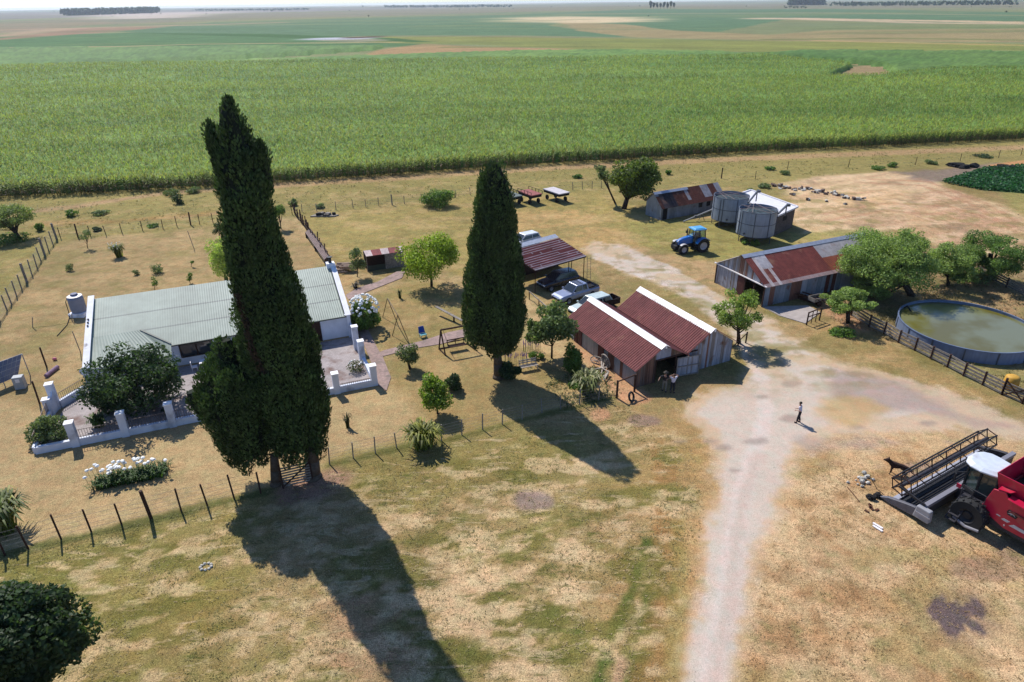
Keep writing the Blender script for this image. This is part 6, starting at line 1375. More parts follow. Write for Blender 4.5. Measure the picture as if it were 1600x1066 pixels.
def trailer(p,rz,L,Wd,h,top,side,name,label,sides=True):
    t=thing(name,label,'trailer',p,rz);m_=MB();m_.box((0,0,h),(L,Wd,.14));m_.build('deck',top,t);m_=MB();m_.box((0,0,h-.25),(L*.96,Wd*.94,.34));m_.build('chassis',side,t)
    for x in(-L*.3,L*.3):
        for s in(-1,1):wheel(t,(x,s*Wd*.4,.38),.38,.2,.2,side,n=14)
    m_=MB();m_.beam((L/2,0,.6),(L/2+1.1,0,.3),.1,.1);m_.build('drawbar',side,t)
    if sides:
        m_=MB()
        for i in range(5):
            for s in(-1,1):m_.beam((-L/2+L*i/4,s*Wd/2,h),(-L/2+L*i/4,s*Wd/2,h+.5),.06,.06)
        for s in(-1,1):m_.beam((-L/2,s*Wd/2,h+.5),(L/2,s*Wd/2,h+.5),.05,.05)
        m_.build('stakes',side,t)
    return t
trailer(at(869,313),-.98,4.2,2.1,1.5,mat('pale_deck',C8(222,214,216,.62),.8,var=.12,scale=2),DARKIN,'flat_trailer','pale topped flat farm trailer parked in the paddock',False)
trailer(at(828,316),-.98,3.6,2.1,1.5,mat('red_deck',C8(170,96,90,.6),.8,var=.2,scale=2),DARKIN,'flat_trailer','red topped flat farm trailer next to the pale topped one')
trailer(at(799,318),-.98,3.4,2.0,1.4,mat('grey_deck',C8(120,130,126,.55),.8,var=.2,scale=2),DARKIN,'flat_trailer','grey flat trailer partly hidden behind the shorter cypress')
def dark_trailer():
    p=at(950,481);t=thing('box_trailer','small dark open box trailer behind the twin barn','trailer',p,th0);m_=MB()
    m_.box((0,0,.55),(2.0,1.3,.06));
    for s in(-1,1):m_.box((0,.65*s,.85),(2.0,.05,.6));m_.box((1.0*s,0,.85),(.05,1.3,.6))
    m_.build('box',mat('dark_maroon',C8(60,36,38,.5),.7),t)
    for s in(-1,1):wheel(t,(0,.75*s,.32),.32,.18,.16,DARKIN,n=14)
dark_trailer()
def tractor():
    f=at(1066,398);r=at(1105,393);d=f-r;a=math.atan2(d.y,d.x)
    c=(f+r)/2+Vector((-math.sin(a)*-.0,0,0));n=Vector((-d.y,d.x,0)).normalized();c=c-n*.95;
    t=thing('tractor','bright blue farm tractor with cab standing on the grass near the silos','tractor',c,a)
    B=paint('blue_paint',C8(40,122,206,.66),.3,.6);Wh=mat('pale_rim',C8(206,204,206,.62),.5,var=0);Bk=mat('black_metal_and_rim_shade',(.02,.02,.022),.6)
    m_=MB()   # hood: tapering, rounded nose, sloping forward
    S=[(.15,1.15,1.98,.42),(.9,1.1,1.92,.4),(1.6,1.05,1.76,.37),(2.0,1.05,1.58,.32),(2.12,1.1,1.4,.26)];P=[];k=6
    for x,z0,z1,hw in S:P+=[(x,-hw,z0),(x,-hw,z1-.18),(x,-hw*.6,z1),(x,hw*.6,z1),(x,hw,z1-.18),(x,hw,z0)]
    fs=[(i*k+j,i*k+(j+1)%k,(i+1)*k+(j+1)%k,(i+1)*k+j) for i in range(len(S)-1) for j in range(k)]+[tuple(range(k-1,-1,-1)),tuple(range((len(S)-1)*k,len(S)*k))]
    m_.add(P,fs);m_.build('bonnet',B,t,bevel=.03)
    m_=MB();m_.box((2.14,0,1.22),(.06,.4,.3));m_.build('grille',Bk,t)
    for s in(-1,1):
        m_=MB();m_.box((2.08,s*.24,1.5),(.12,.14,.12));m_.build('headlight',mat('lamp_glass'),t)
    m_=MB();m_.box((.9,0,.85),(2.5,.5,.5));m_.box((-.9,0,.95),(1.3,.8,.6));m_.build('chassis',Bk,t);m_=MB();m_.box((2.3,0,.75),(.35,.7,.4));m_.build('front_weight',Bk,t)
    # cab: frame posts, panes, roof
    m_=MB()
    for x0,x1 in((.15,.0),(-1.45,-1.3)):
        for s in(-1,1):m_.beam((x0,s*.75,1.3),(x1,s*.66,2.75),.09,.09)
    for s in(-1,1):m_.beam((-.6,s*.76,1.2),(-.6,s*.68,2.75),.07,.07)
    m_.box((-.65,0,1.2),(1.6,1.4,.25));m_.build('cab_frame',Bk,t)
    TG=bpy.data.materials.new('tinted_glass');TG.use_nodes=True;nn=TG.node_tree;nn.nodes.remove(nn.nodes['Principled BSDF']);gl=nn.nodes.new('ShaderNodeBsdfGlossy');gl.inputs['Roughness'].default_value=.05;tr=nn.nodes.new('ShaderNodeBsdfTransparent');tr.inputs[0].default_value=(.55,.68,.62,1);mx=nn.nodes.new('ShaderNodeMixShader');mx.inputs[0].default_value=.12
    nn.links.new(tr.outputs[0],mx.inputs[1]);nn.links.new(gl.outputs[0],mx.inputs[2]);nn.links.new(mx.outputs[0],nn.nodes['Material Output'].inputs[0]);MATS['tinted_glass']=TG
    for nm,pts in(('windscreen',[(.17,-.7,1.4),(.17,.7,1.4),(.03,.62,2.7),(.03,-.62,2.7)]),('rear_window',[(-1.46,-.7,1.4),(-1.46,.7,1.4),(-1.32,.62,2.7),(-1.32,-.62,2.7)]),('side_window',[(.1,.76,1.4),(-1.4,.76,1.4),(-1.28,.68,2.7),(0,.68,2.7)]),('side_window',[(.1,-.76,1.4),(-1.4,-.76,1.4),(-1.28,-.68,2.7),(0,-.68,2.7)])):
        m_=MB();m_.quad(*pts);m_.build(nm,TG,t)
    m_=MB();m_.box((-.65,0,2.82),(1.75,1.6,.16),taper=.96);m_.box((-.65,0,2.93),(1.4,1.25,.08),taper=.85);m_.build('roof',paint('sky_blue_paint',C8(92,180,232,.68),.25,.7),t,bevel=.05)
    m_=MB();m_.box((-.75,0,1.75),(.5,.5,.9));m_.build('seat',Bk,t);m_=MB();m_.tube((-.15,0,1.5),(-.3,0,1.95),.03);m_.lathe((-.3,0,1.95),[(.17,-.02),(.2,0),(.17,.02)],12);m_.build('steering_wheel',Bk,t)
    m_=MB();m_.tube((.45,-.48,1.7),(.45,-.48,2.75),.07,n=8);m_.build('exhaust',Bk,t)
    for s in(-1,1):
        wheel(t,(-1.0,s*.95,.86),.86,.5,.48,Wh,lugs=18,name='rear_wheel');wheel(t,(1.62,s*.9,.62),.62,.38,.33,Wh,lugs=14,name='front_wheel')
        m_=MB()
        pts=[Vector((-1.0+math.cos(q)*.98,s*.95,.86+math.sin(q)*.98)) for q in [R_(d_) for d_ in range(20,160,14)]]
        for i in range(len(pts)-1):m_.beam(pts[i],pts[i+1],.62,.05,up=(0,1,0) if False else (pts[i]-Vector((-1.0,s*.95,.86))).normalized())
        m_.build('rear_fender',B,t)
        m_=MB();pts=[Vector((1.62+math.cos(q)*.7,s*.9,.62+math.sin(q)*.7)) for q in [R_(d_) for d_ in range(50,150,14)]]
        for i in range(len(pts)-1):m_.beam(pts[i],pts[i+1],.4,.03,up=(pts[i]-Vector((1.62,s*.9,.62))).normalized())
        m_.build('front_fender',Wh,t)
        m_=MB();m_.beam((.1,s*.8,2.2),(.2,s*1.05,2.25),.04,.04);m_.box((.22,s*1.1,2.15),(.06,.2,.32));m_.build('mirror',Bk,t)
    for i in range(3):m_=MB();m_.box((-.05,.95,.55+i*.3),(.45,.3,.04));m_.build('step',Bk,t)
tractor()
def combine():
    O=Vector((28.7,30.3,0));t=thing('combine_harvester','large red combine harvester with white cab roof and wide dark cutting header','combine harvester',O,R_(30))
    RD=paint('red_paint',C8(206,22,68,.62),.3,.6);RI=paint('red_inner',C8(130,20,44,.55),.4);Bk=mat('black_metal_and_rim_shade',(.02,.02,.022),.6);GY_=mat('header_grey',C8(150,148,156,.6),.5,var=.08,scale=2);Wc=paint('cab_white',C8(226,234,244,.66),.35)
    DG=mat('dark_steel',C8(74,72,78,.5),.55,var=.15,scale=3);STN=mat('steel_bright',C8(214,214,224,.62),.35,metal=.3,var=.15,scale=2)
    # side panels (u=-1.6 and 1.6): outline in v,z (v forward)
    side=[(.5,1.5),(.2,3.05),(-.4,3.2),(-.6,2.95),(-2.0,2.95),(-6.2,2.7),(-6.6,1.6),(-5.0,1.15),(-.9,1.0)]
    for s in(-1,1):
        m_=MB();x=1.6*s;m_.slab([Vector((x,v,z)) for v,z in (side if s>0 else side[::-1])],(-.1*s,0,0));pn=m_.build('side_panel',RD,t,bevel=.03)
        if s<0:
            # raised top shelf, recess ledges
            m_=MB();m_.slab([Vector((-1.6,.0,3.15)),Vector((-1.2,.0,3.2)),Vector((-1.2,-.75,3.3)),Vector((-1.6,-.6,3.28))],(0,0,.04));m_.build('shoulder',RD,t)
            m_=MB();m_.slab([Vector((-1.72,-.62,2.9)),Vector((-1.72,-6.2,2.55)),Vector((-1.3,-6.2,2.65)),Vector((-1.3,-.62,3.0))],(0,0,.05));m_.build('ledge',RD,t)
            m_=MB();m_.slab([Vector((-1.64,-.85,2.2)),Vector((-1.64,-1.0,2.32)),Vector((-1.64,-6.0,2.2)),Vector((-1.64,-6.0,2.08))],(-.02,0,0));m_.build('groove',RI,t)
            # stripe, emblem plate and lettering on the side
            SV=mat('silver_strip',C8(206,204,206,.65),.4,var=0)
            def pl(v0,v1,z0,z1,sk=.22,d=.012,mt_=SV,nm='stripe',rev=False):
                m_=MB();x=-1.6-d;m_.slab([Vector((x,v0,z0)),Vector((x,v1,z0-.02)),Vector((x,v1-sk,z1-.02)),Vector((x,v0-sk,z1))],(-.006,0,0));return m_.build(nm,mt_,pn)
            pl(-.35,-.55,1.62,1.68,.05);pl(-.65,-.98,1.5,1.64,.12);pl(-1.1,-5.4,1.36,1.56,.2)
            m_=MB();x=-1.615;cv,cz=-1.05,2.15;m_.slab([Vector((x,cv+.28,cz-.0)),Vector((x,cv+.2,cz-.18)),Vector((x,cv-.24,cz-.2)),Vector((x,cv-.3,cz)),Vector((x,cv-.22,cz+.17)),Vector((x,cv+.22,cz+.18))],(-.008,0,0));em=m_.build('emblem_plate',Bk,pn)
            x=-1.63
            for q in([(.2,-.1),(.03,.1),(.0,.0)],[(.08,-.12),(-.02,.13),(-.08,.0)],[(-.2,-.1),(-.03,.1),(0,0)],[(-.02,.0),(-.12,.13),(-.2,.06)],[(.18,.08),(.1,.13),(.0,.0)]):
                m_=MB();m_.slab([Vector((x,cv+a_,cz+b_)) for a_,b_ in q],(-.006,0,0));m_.build('emblem_mark',SV,em)
            fc=bpy.data.curves.new('lettering','FONT');fc.body='MAS';fc.size=.2;fc.extrude=.004;fc.offset=.004;fo=bpy.data.objects.new('lettering',fc);COL.objects.link(fo)
            dg=bpy.context.evaluated_depsgraph_get();me=bpy.data.meshes.new_from_object(fo.evaluated_get(dg));bpy.data.objects.remove(fo);me.materials.clear();me.materials.append(Bk)
            fo=link('lettering',me,pn);fo.matrix_local=Matrix(((0,0,-1,-1.627),(-1,0,0,-1.95),(0,1,0,1.38),(0,0,0,1)))
            m_=MB();m_.box((-1.63,-.9,1.22),(.03,.06,.09));m_.build('reflector',SV,pn)
    m_=MB();m_.box((0,-3.2,1.6),(3.0,6.2,1.7));m_.build('machine_body',DG,t)
    m_=MB();m_.slab([Vector((-1.55,.3,1.5)),Vector((1.55,.3,1.5)),Vector((1.55,.0,3.1)),Vector((-1.55,.0,3.1))],(0,-.06,0));m_.build('front_bulkhead',RI,t)
    # grain bin: flared rim, open top
    z0,z1=2.9,3.95;bi=[(-1.1,.15),(1.35,.15),(1.35,-3.3),(-1.1,-3.3)];bo=[(-1.3,.42),(1.6,.42),(1.6,-3.6),(-1.3,-3.6)]
    for i in range(4):
        j=(i+1)%4;m_=MB();a,b=Vector((*bi[i],z0)),Vector((*bi[j],z0));c2,d=Vector((*bo[j],z1)),Vector((*bo[i],z1));n=(b-a).cross(d-a).normalized()*.04;m_.slab([a,b,c2,d],n);m_.build('grain_tank_panel',RI if False else RD,t)
    m_=MB();m_.box((.1,-1.6,z0-.05),(2.5,3.5,.08));m_.build('grain_tank_floor',DARKIN,t)
    m_=MB();m_.tube((-.9,-.8,z0+.2),(.9,-2.6,z0+.5),.05);m_.tube((.9,-.9,z0+.4),(-.9,-2.5,z0+.2),.05);m_.build('auger_bars',STN,t)
    # cab
    m_=MB();P=[(-1.0,.25),(-1.05,1.2),(-.75,2.1),(.75,2.1),(1.05,1.2),(1.0,.25)]
    m_.prism([(x*.88,y*.9+.1) for x,y in P],1.75,3.35);
    m_.build('cab_glass',mat('cab_glass',(.03,.05,.045),.08,spec=.8,var=0),t)
    m_=MB()
    for x,y in P:m_.beam((x*.9,y*.9+.1,1.7),(x*.93,y*.93+.1,3.42),.1,.1)
    m_.prism([(x*.95,y*.95+.08) for x,y in P],1.55,1.78);m_.build('cab_frame',Bk,t)
    m_=MB();rf=[(-.95,.3),(-1.12,.7),(-1.28,1.2),(-1.25,1.75),(-1.0,2.15),(-.45,2.35),(.3,2.35),(.75,2.15),(1.0,1.75),(1.0,1.2),(.9,.7),(.85,.3)]
    n=len(rf);vs=[(x,y,3.4) for x,y in rf]+[(x*1.02,y,3.5) for x,y in rf]+[(x*.8,(y-1.2)*.85+1.2,3.64) for x,y in rf];m_.add(vs,[tuple(range(n-1,-1,-1)),tuple(range(2*n,3*n))]+[(k*n+i,k*n+(i+1)%n,(k+1)*n+(i+1)%n,(k+1)*n+i) for k in(0,1) for i in range(n)]);m_.build('cab_roof',Wc,t,bevel=.03)
    m_=MB();m_.box((0,.9,2.1),(.55,.5,.9));m_.build('seat',Bk,t)
    m_=MB();m_.beam((-1.1,1.9,2.9),(-1.6,2.2,2.9),.05,.05);m_.box((-1.65,2.2,2.6),(.12,.1,.5));m_.build('mirror',Bk,t);m_=MB();m_.box((-1.5,1.9,2.05),(.06,.25,.25));m_.build('warning_sign',RD,t)
    # platform, ladder, rails
    m_=MB();m_.box((-1.5,.9,1.6),(.7,1.4,.06));m_.build('platform',DG,t)
    m_=MB()
    for y in(1.0,1.55):m_.beam((-1.85,y,1.6),(-2.5,y+.1,.35),.06,.06)
    for i in range(5):f=i/4;m_.beam((-1.85-.65*f,1.0+.1*f,1.55-1.2*f),(-1.85-.65*f,1.55+.1*f,1.55-1.2*f),.2,.04)
    m_.build('ladder',DG,t)
    m_=MB()
    for y in(.3,1.0,1.55):m_.tube((-1.82,y,1.6),(-1.82,y,2.5),.025,n=5)
    m_.tube((-1.82,.3,2.5),(-1.82,1.55,2.5),.025,n=5);m_.tube((-1.82,.3,2.05),(-1.82,1.55,2.05),.025,n=5);m_.build('handrail',DG,t)
    for s in(-1,1):
        wheel(t,(0,0,0),.001,.001,.0005,Bk) if False else None
        g=bpy.data.objects.new('front_wheel',None);COL.objects.link(g);g.parent=t;g.location=(s*1.95,.75,.95);g.rotation_euler=(0,0,math.pi/2);wheel(g,(0,0,0),.95,.7,.45,MATS['black_metal_and_rim_shade'],lugs=16,n=28,name='tyre')  # front rims black in place of red, standing in for the wheel's shadow
        g=bpy.data.objects.new('rear_wheel',None);COL.objects.link(g);g.parent=t;g.location=(s*1.4,-5.4,.6);g.rotation_euler=(0,0,math.pi/2);wheel(g,(0,0,0),.6,.45,.3,RI,lugs=14,n=24,name='tyre')
    m_=MB();m_.path([(-2.3,1.35,.5),(-2.35,.6,.32),(-2.3,-.1,.45)],.09,8);m_.build('curved_fender',GY_,t)
    # feeder house
    m_=MB();m_.slab([Vector((-.6,.3,1.2)),Vector((-.6,2.35,.5)),Vector((-.6,2.35,1.2)),Vector((-.6,.3,2.0))],(1.2,0,0));m_.build('feeder_house',DG,t)
    # header
    h=bpy.data.objects.new('header',None);COL.objects.link(h);h.parent=t;u0,u1=-3.75,6.2
    m_=MB();m_.box(((u0+u1)/2,2.35,1.15),(u1-u0,.28,.24));m_.build('top_beam',GY_,h,bevel=.02)
    m_=MB();m_.box(((u0+u1)/2,2.3,.72),(u1-u0,.06,.75));m_.build('back_sheet',DG,h)
    m_=MB();m_.slab([Vector((u0,2.3,.32)),Vector((u1,2.3,.32)),Vector((u1,4.25,.14)),Vector((u0,4.25,.14))],(0,0,.04));m_.build('table',DG,h)
    m_=MB()
    for y,z in((2.75,.5),(3.0,.46),(3.25,.42),(3.5,.38),(3.75,.34)):m_.box(((u0+u1)/2,y,z),(u1-u0-.2,.14,.05))
    m_.build('draper_slats',Bk,h)
    m_=MB();m_.box(((u0+u1)/2+.0,2.58,.62),(4.2,.05,.05));m_.box(((u0+u1)/2-.6,2.66,.56),(4.2,.05,.05));m_.build('red_strip',paint('strip_red',C8(170,90,90,.6)),h)
    m_=MB();m_.box(((u0+u1)/2,4.15,.3),(u1-u0,.3,.06));m_.build('cutter_bar',STN,h)
    for s,u in((-1,u0),(1,u1)):   # end shields: dark divider nose and pale rear shield
        m_=MB();m_.slab([Vector((u,4.85,.2)),Vector((u,4.3,.5)),Vector((u,3.2,.8)),Vector((u,2.7,.9)),Vector((u,2.7,.25)),Vector((u,4.2,.12))],(.26*s,0,0));m_.build('end_divider',DG if s>0 else mat('divider_grey',C8(112,112,120,.6),.5),h,bevel=.04)
        if s>0:continue
        m_=MB();m_.box((u+.16*s,2.25,.75),(.42,.95,.8),taper=.85);m_.build('end_shield',mat('shield_pale',C8(176,176,180,.6),.5,var=.05),h,bevel=.06)
        m_=MB();m_.box((u+.38*s,2.2,.78),(.02,.9,.04));m_.build('shield_line',STN,h)
        m_=MB();m_.path([(u,4.7,.3),(u-.1,5.2,.5),(u-.2,5.7,1.1)],.02,5);m_.build('divider_rod',Bk,h)
        m_=MB();m_.beam((u+.05*s,2.35,1.25),(u+.05*s,4.0,1.5),.1,.12);m_.build('reel_arm',Bk,h)
    # reel
    rc=(4.0,1.45);Rr=.66
    m_=MB();m_.tube((u0+.15,rc[0],rc[1]),(u1-.15,rc[0],rc[1]),.11,n=10);m_.build('reel_shaft',DG,h)
    nb=6
    for i in range(nb):
        a=i*2*math.pi/nb+.25;y=rc[0]+math.cos(a)*Rr;z=rc[1]+math.sin(a)*Rr;m_=MB();m_.tube((u0+.15,y,z),(u1-.15,y,z),.055,n=6)
        for k in range(50):
            x=u0+.3+(u1-u0-.6)*k/49;m_.tube((x,y,z),(x,y-.02,z-.22),.012,n=3,cap=False)
        m_.build('reel_bat',Bk,h)
    for k in range(7):
        x=u0+.2+(u1-u0-.4)*k/6;m_=MB()
        for i in range(nb):
            a=i*2*math.pi/nb+.25;m_.beam((x,rc[0],rc[1]),(x,rc[0]+math.cos(a)*Rr,rc[1]+math.sin(a)*Rr),.05,.05)
            b=(i+1)*2*math.pi/nb+.25
            if k in(0,6):m_.beam((x,rc[0]+math.cos(a)*Rr,rc[1]+math.sin(a)*Rr),(x,rc[0]+math.cos(b)*Rr,rc[1]+math.sin(b)*Rr),.05,.05)
        m_.build('reel_spider',mat('rust_frame',C8(92,60,46,.5),.7),h)
combine()
# ================================================================ GARDEN FURNITURE AND ODDMENTS
def furniture():
    # swing frame
    o=at(618,528);P={k:at(*v) for k,v in dict(f1a=(598,496),f1b=(620,503),f2a=(613,525),f2b=(637,530)).items()};zt=2.3;t1=(P['f1a']+P['f1b'])/2+Vector((0,0,zt));t2=(P['f2a']+P['f2b'])/2+Vector((0,0,zt))
    t=thing('swing_frame','thin brown metal swing frame on the lawn beside the hydrangea','swing frame',o);MT=mat('brown_pipe',C8(130,110,80,.5),.6)
    m_=MB(o);m_.tube(t1,t2,.04);m_.build('top_bar',MT,t)
    for f,tt in(('f1a',t1),('f1b',t1),('f2a',t2),('f2b',t2)):
        m_=MB(o);m_.tube(P[f],tt,.035);m_.build('leg',MT,t)
    # garden swing seat
    a1,a2,b1,b2=at(685,545),at(695,557),at(738,536),at(750,546);a1,a2=at(686,546),at(696,556);b1=at(730,538);b2=at(742,547);h=2.25
    o=a2;t=thing('garden_swing','dark wooden garden swing seat hanging in an A frame on the brick path','swing seat',o);ta=(a1+a2)/2+Vector((0,0,h));tb=(b1+b2)/2+Vector((0,0,h));m_=MB(o);m_.beam(ta,tb,.12,.12);m_.build('top_beam',DWOOD,t)
    for p,q in((a1,ta),(a2,ta),(b1,tb),(b2,tb)):
        m_=MB(o);m_.beam(p,q,.1,.1);m_.build('leg',DWOOD,t)
    for p,q in((a1,a2),(b1,b2),(a1,b1)):
        m_=MB(o);m_.beam(p+Vector((0,0,.06)),q+Vector((0,0,.06)),.09,.09);m_.build('base_rail',DWOOD,t)
    u=(b1-a1).normalized();v=Vector((-u.y,u.x,0));c=(a1+a2+b1+b2)/4;m_=MB(o)
    for k in range(4):m_.beam(c-u*.8-v*(.25-.14*k)+Vector((0,0,.5)),c+u*.8-v*(.25-.14*k)+Vector((0,0,.5)),.1,.04)
    m_.build('seat',DWOOD,t);m_=MB(o)
    for z in(.75,.95):m_.beam(c-u*.8+v*.3+Vector((0,0,z)),c+u*.8+v*.3+Vector((0,0,z)),.04,.1)
    for s in(-.75,0,.75):m_.beam(c+u*s+v*.28+Vector((0,0,.45)),c+u*s+v*.32+Vector((0,0,1.0)),.06,.05)
    for s in(-.8,.8):m_.beam(c+u*s-v*.25+Vector((0,0,.75)),c+u*s+v*.28+Vector((0,0,.78)),.06,.05)
    m_.build('backrest',DWOOD,t);m_=MB(o)
    for s,tp in((-1,ta),(1,tb)):
        q=tp-u*s*.2
        for w_ in(-.25,.28):m_.tube(c+u*s*.8+v*w_+Vector((0,0,.75)),q,.012,n=4)
    m_.build('chain',STEEL,t)
    # seesaw
    p=at(681,479,.8);q=at(724,502,.5);g=at(711,501);t=thing('seesaw','grey plank seesaw on a short stand, half hidden behind the shorter cypress','seesaw',g);m_=MB(g);m_.beam(p,q,.28,.06);m_.build('plank',WOOD,t);m_=MB(g);mm=p.lerp(q,.66);m_.beam((mm.x,mm.y,0),mm-Vector((0,0,.03)),.16,.16);m_.build('stand',DWOOD,t)
    # blue chair
    p=at(661,527);t=thing('plastic_chair','blue and turquoise plastic child chair on the lawn by the garden swing','chair',p,.5);BP=mat('blue_plastic',C8(40,90,190,.62),.5,var=0);TQ=mat('turquoise_plastic',C8(120,200,206,.64),.5,var=0)
    m_=MB();m_.box((0,-.05,.35),(.6,.5,.06));m_.build('seat',TQ,t,bevel=.02);m_=MB();m_.slab([Vector((-.32,.2,.38)),Vector((.32,.2,.38)),Vector((.26,.36,.98)),Vector((-.26,.36,.98))],(0,.05,0));m_.build('backrest',BP,t,bevel=.02)
    for sx in(-.25,.25):
        for sy in(-.25,.18):
            m_=MB();m_.tube((sx*1.1,sy,0),(sx,sy,.34),.03);m_.build('leg',TQ,t)
    # bench by cypress
    p=at(826,578);t=thing('garden_bench','broken pale wooden garden bench by the trunk of the shorter cypress','bench',p,.35);PW=mat('pale_wood')
    m_=MB()
    for k in range(3):m_.beam((-.8,-.2+.18*k,.45),(.8,-.2+.18*k,.45),.12,.04)
    m_.build('seat',PW,t);m_=MB()
    for z in(.65,.85):m_.beam((-.8,.28,z),(.8,.3,z),.03,.1)
    for s in(-.75,-.4,0,.4,.75):m_.beam((s,.26,.4),(s,.32,.95),.05,.04)
    m_.build('backrest',PW,t)
    for sx in(-.75,.75):
        for sy in(-.2,.25):
            m_=MB();m_.beam((sx,sy,0),(sx,sy,.45),.06,.06);m_.build('leg',PW,t)
    # open sided hut
    A_=[at(567.7,392,2.1),at(628,384.5,2.1),at(630,393,1.85),at(572,401,1.85)];o=at(572,422);t=thing('garden_hut','tiny lean to hut with patchwork rusty roof and open left half','hut',o);cr=lin(c_(160,82,80))*KA;cw=lin(c_(236,214,208))*KA
    a_,b_,c2,d=A_[0],A_[1],A_[2],A_[3]
    m_=MB(o);sheet(m_,a_,b_,c2,d,.2,.012,lambda u,v:tuple((cw if (u<.18 or .42<u<.62 or u>.92) else cr)*(.9+.2*_h(np.array([int(u*30)]),np.array([int(v*3)]),2)[0])),rows=3);m_.build('roof',RUST,t)
    fl=Vector((d.x,d.y,0));fr=Vector((c2.x,c2.y,0));bl_=Vector((a_.x,a_.y,0));br_=Vector((b_.x,b_.y,0))
    mid=fl.lerp(fr,.5);m_=MB(o);m_.slab([mid,fr,fr+Vector((0,0,1.8)),mid+Vector((0,0,1.8))],(0,.05,0));m_.build('plank_wall',WOOD,t);m_=MB(o);m_.slab([fl,mid,mid+Vector((0,0,.65)),fl+Vector((0,0,.65))],(0,.05,0));m_.build('low_wall',mat('green_board',C8(74,84,70,.5),.8),t)
    m_=MB(o);m_.slab([bl_,br_,br_+Vector((0,0,2.05)),bl_+Vector((0,0,2.05))],(0,-.05,0));m_.build('rear_wall',DWOOD,t)
    for q,z in((fl,1.83),(mid,1.83),(fr,1.83),(bl_,2.07),(br_,2.07)):
        m_=MB(o);m_.beam(q,q+Vector((0,0,z)),.09,.09);m_.build('post',WOOD,t)
    # scrap heap in paddock
    p=at(507,338);t=thing('scrap_heap','dark flat heap of scrap and boards in the paddock behind the stake fence','scrap heap',p);m_=MB();rr=random.Random(5);m_.prism([(-2,-.4),(1.6,-.5),(2.1,.2),(1.2,.6),(-1.6,.5)],0.02,.16);m_.build('base_boards',WOOD,t)
    for i in range(9):
        x=rr.uniform(-.9,1.4);m_=MB();m_.box((x,rr.uniform(-.3,.4),.3),(rr.uniform(.3,.8),rr.uniform(.2,.5),rr.uniform(.15,.45)),rr.uniform(0,3));m_.build('scrap_piece',DARKIN if i%2 else WOOD,t)
    # yard litter by the combine
    def pieces(name,label,px,py,n,spread,mt_,seed,sz=(.1,.3),flat=False,cat='debris'):
        p=at(px,py);t=thing(name,label,cat,p);rr=random.Random(seed)
        for i in range(n):
            x,y=rr.gauss(0,spread),rr.gauss(0,spread*.6);s=rr.uniform(*sz);m_=MB()
            if flat:m_.box((x,y,.04),(s,s*.5,.06),rr.uniform(0,3))
            else:m_.blob((x,y,s*.35),(s*.6,s*.45,s*.4),7,.3,seed=i)
            m_.build('piece',mt_,t)
    WHT=mat('pale_scrap',C8(220,214,200,.6),.8,var=.2);pieces('white_rubble','scattered pale white rubble on the straw left of the header',1346,752,16,.42,WHT,1,(.12,.34))
    pieces('dark_scrap','black scrap part with small dark bits left of the header',1364,779,5,.22,DARKIN,2,(.25,.5));pieces('scrap_bits','thin dark bits of scrap lying below the black part',1362,794,6,.35,RUSTY,3,(.15,.35),True)
    p=at(1334,772);t=thing('iron_rod','thin rusty rod lying on the straw near the white rubble','rod',p);a_=at(1324,761,.04);b_=at(1343,784,.04);m_=MB(p);m_.tube(a_,b_,.025);m_.build('rod',RUSTY,t)
    p=at(1371,822);t=thing('white_boards','two white boards lying side by side on the straw near the header','boards',p)
    for d_ in(0,.22):
        m_=MB(p);a_=at(1364,817,.05)-Vector((d_*.5,d_,0));b_=at(1379,826,.05)-Vector((d_*.5,d_,0));m_.beam(a_,b_,.14,.05);m_.build('board',CAP,t)
    p=at(322,886);t=thing('stone_ring','small pale ring of stones in the foreground grass','stone',p);
    for i in range(9):
        a=i*.7;m_=MB();m_.blob((math.cos(a)*.3,math.sin(a)*.25,.04),(.1,.09,.07),7,.2,seed=i);m_.build('stone',WHT,t)
    # demolished wall line in the bare soil
    P0=[(1213,291),(1226,294),(1245,297),(1262,296),(1280,301),(1296,303),(1310,306),(1325,310),(1340,312),(1240,305),(1263,313),(1292,316),(1320,320)]
    words=['first','second','third','fourth','fifth','sixth','seventh','eighth','ninth']
    for i,(x,y) in enumerate(P0):
        lab=(words[i]+' heap from the left in the broken rubble line on the bare soil') if i<9 else ['leftmost loose dark lump below the rubble line','dark lump below the middle of the rubble line','brown lump right of the dark one below the rubble line','rightmost brown lump below the rubble line'][i-9]
        p=at(x,y);t=thing('rubble_heap',lab,'rubble',p,0,'rubble on the bare soil');rr=random.Random(i)
        for k in range(7 if i<9 else 2):
            s=rr.uniform(.25,.6);m_=MB();m_.box((rr.uniform(-1,1)*(1 if i<9 else .3),rr.uniform(-.4,.4),s*.3),(s*1.3,s*.7,s*.7),rr.uniform(0,3));o_=m_.build('block',(WHT if k%3==0 else mat('brown_rubble',C8(130,108,96,.5),.9,var=.3)),t);o_.rotation_euler=(rr.uniform(-.3,.3),rr.uniform(-.3,.3),0)
    p=at(1448,250+15);t=thing('ash_heap','dark charred heap beside the green crop at the far right','heap',at(1545,262));
    for i in range(10):
        m_=MB();m_.blob((rr.uniform(-6,4),rr.uniform(-1.5,1.5),.2),(rr.uniform(.8,1.8),.6,.5),7,.3,seed=i);m_.build('charred_lump',DARKIN,t)
STEEL=mat('chain_steel',C8(120,120,124,.5),.5);RUSTY=mat('rusty_iron',C8(110,70,52,.5),.85,var=.3,scale=6)
furniture()
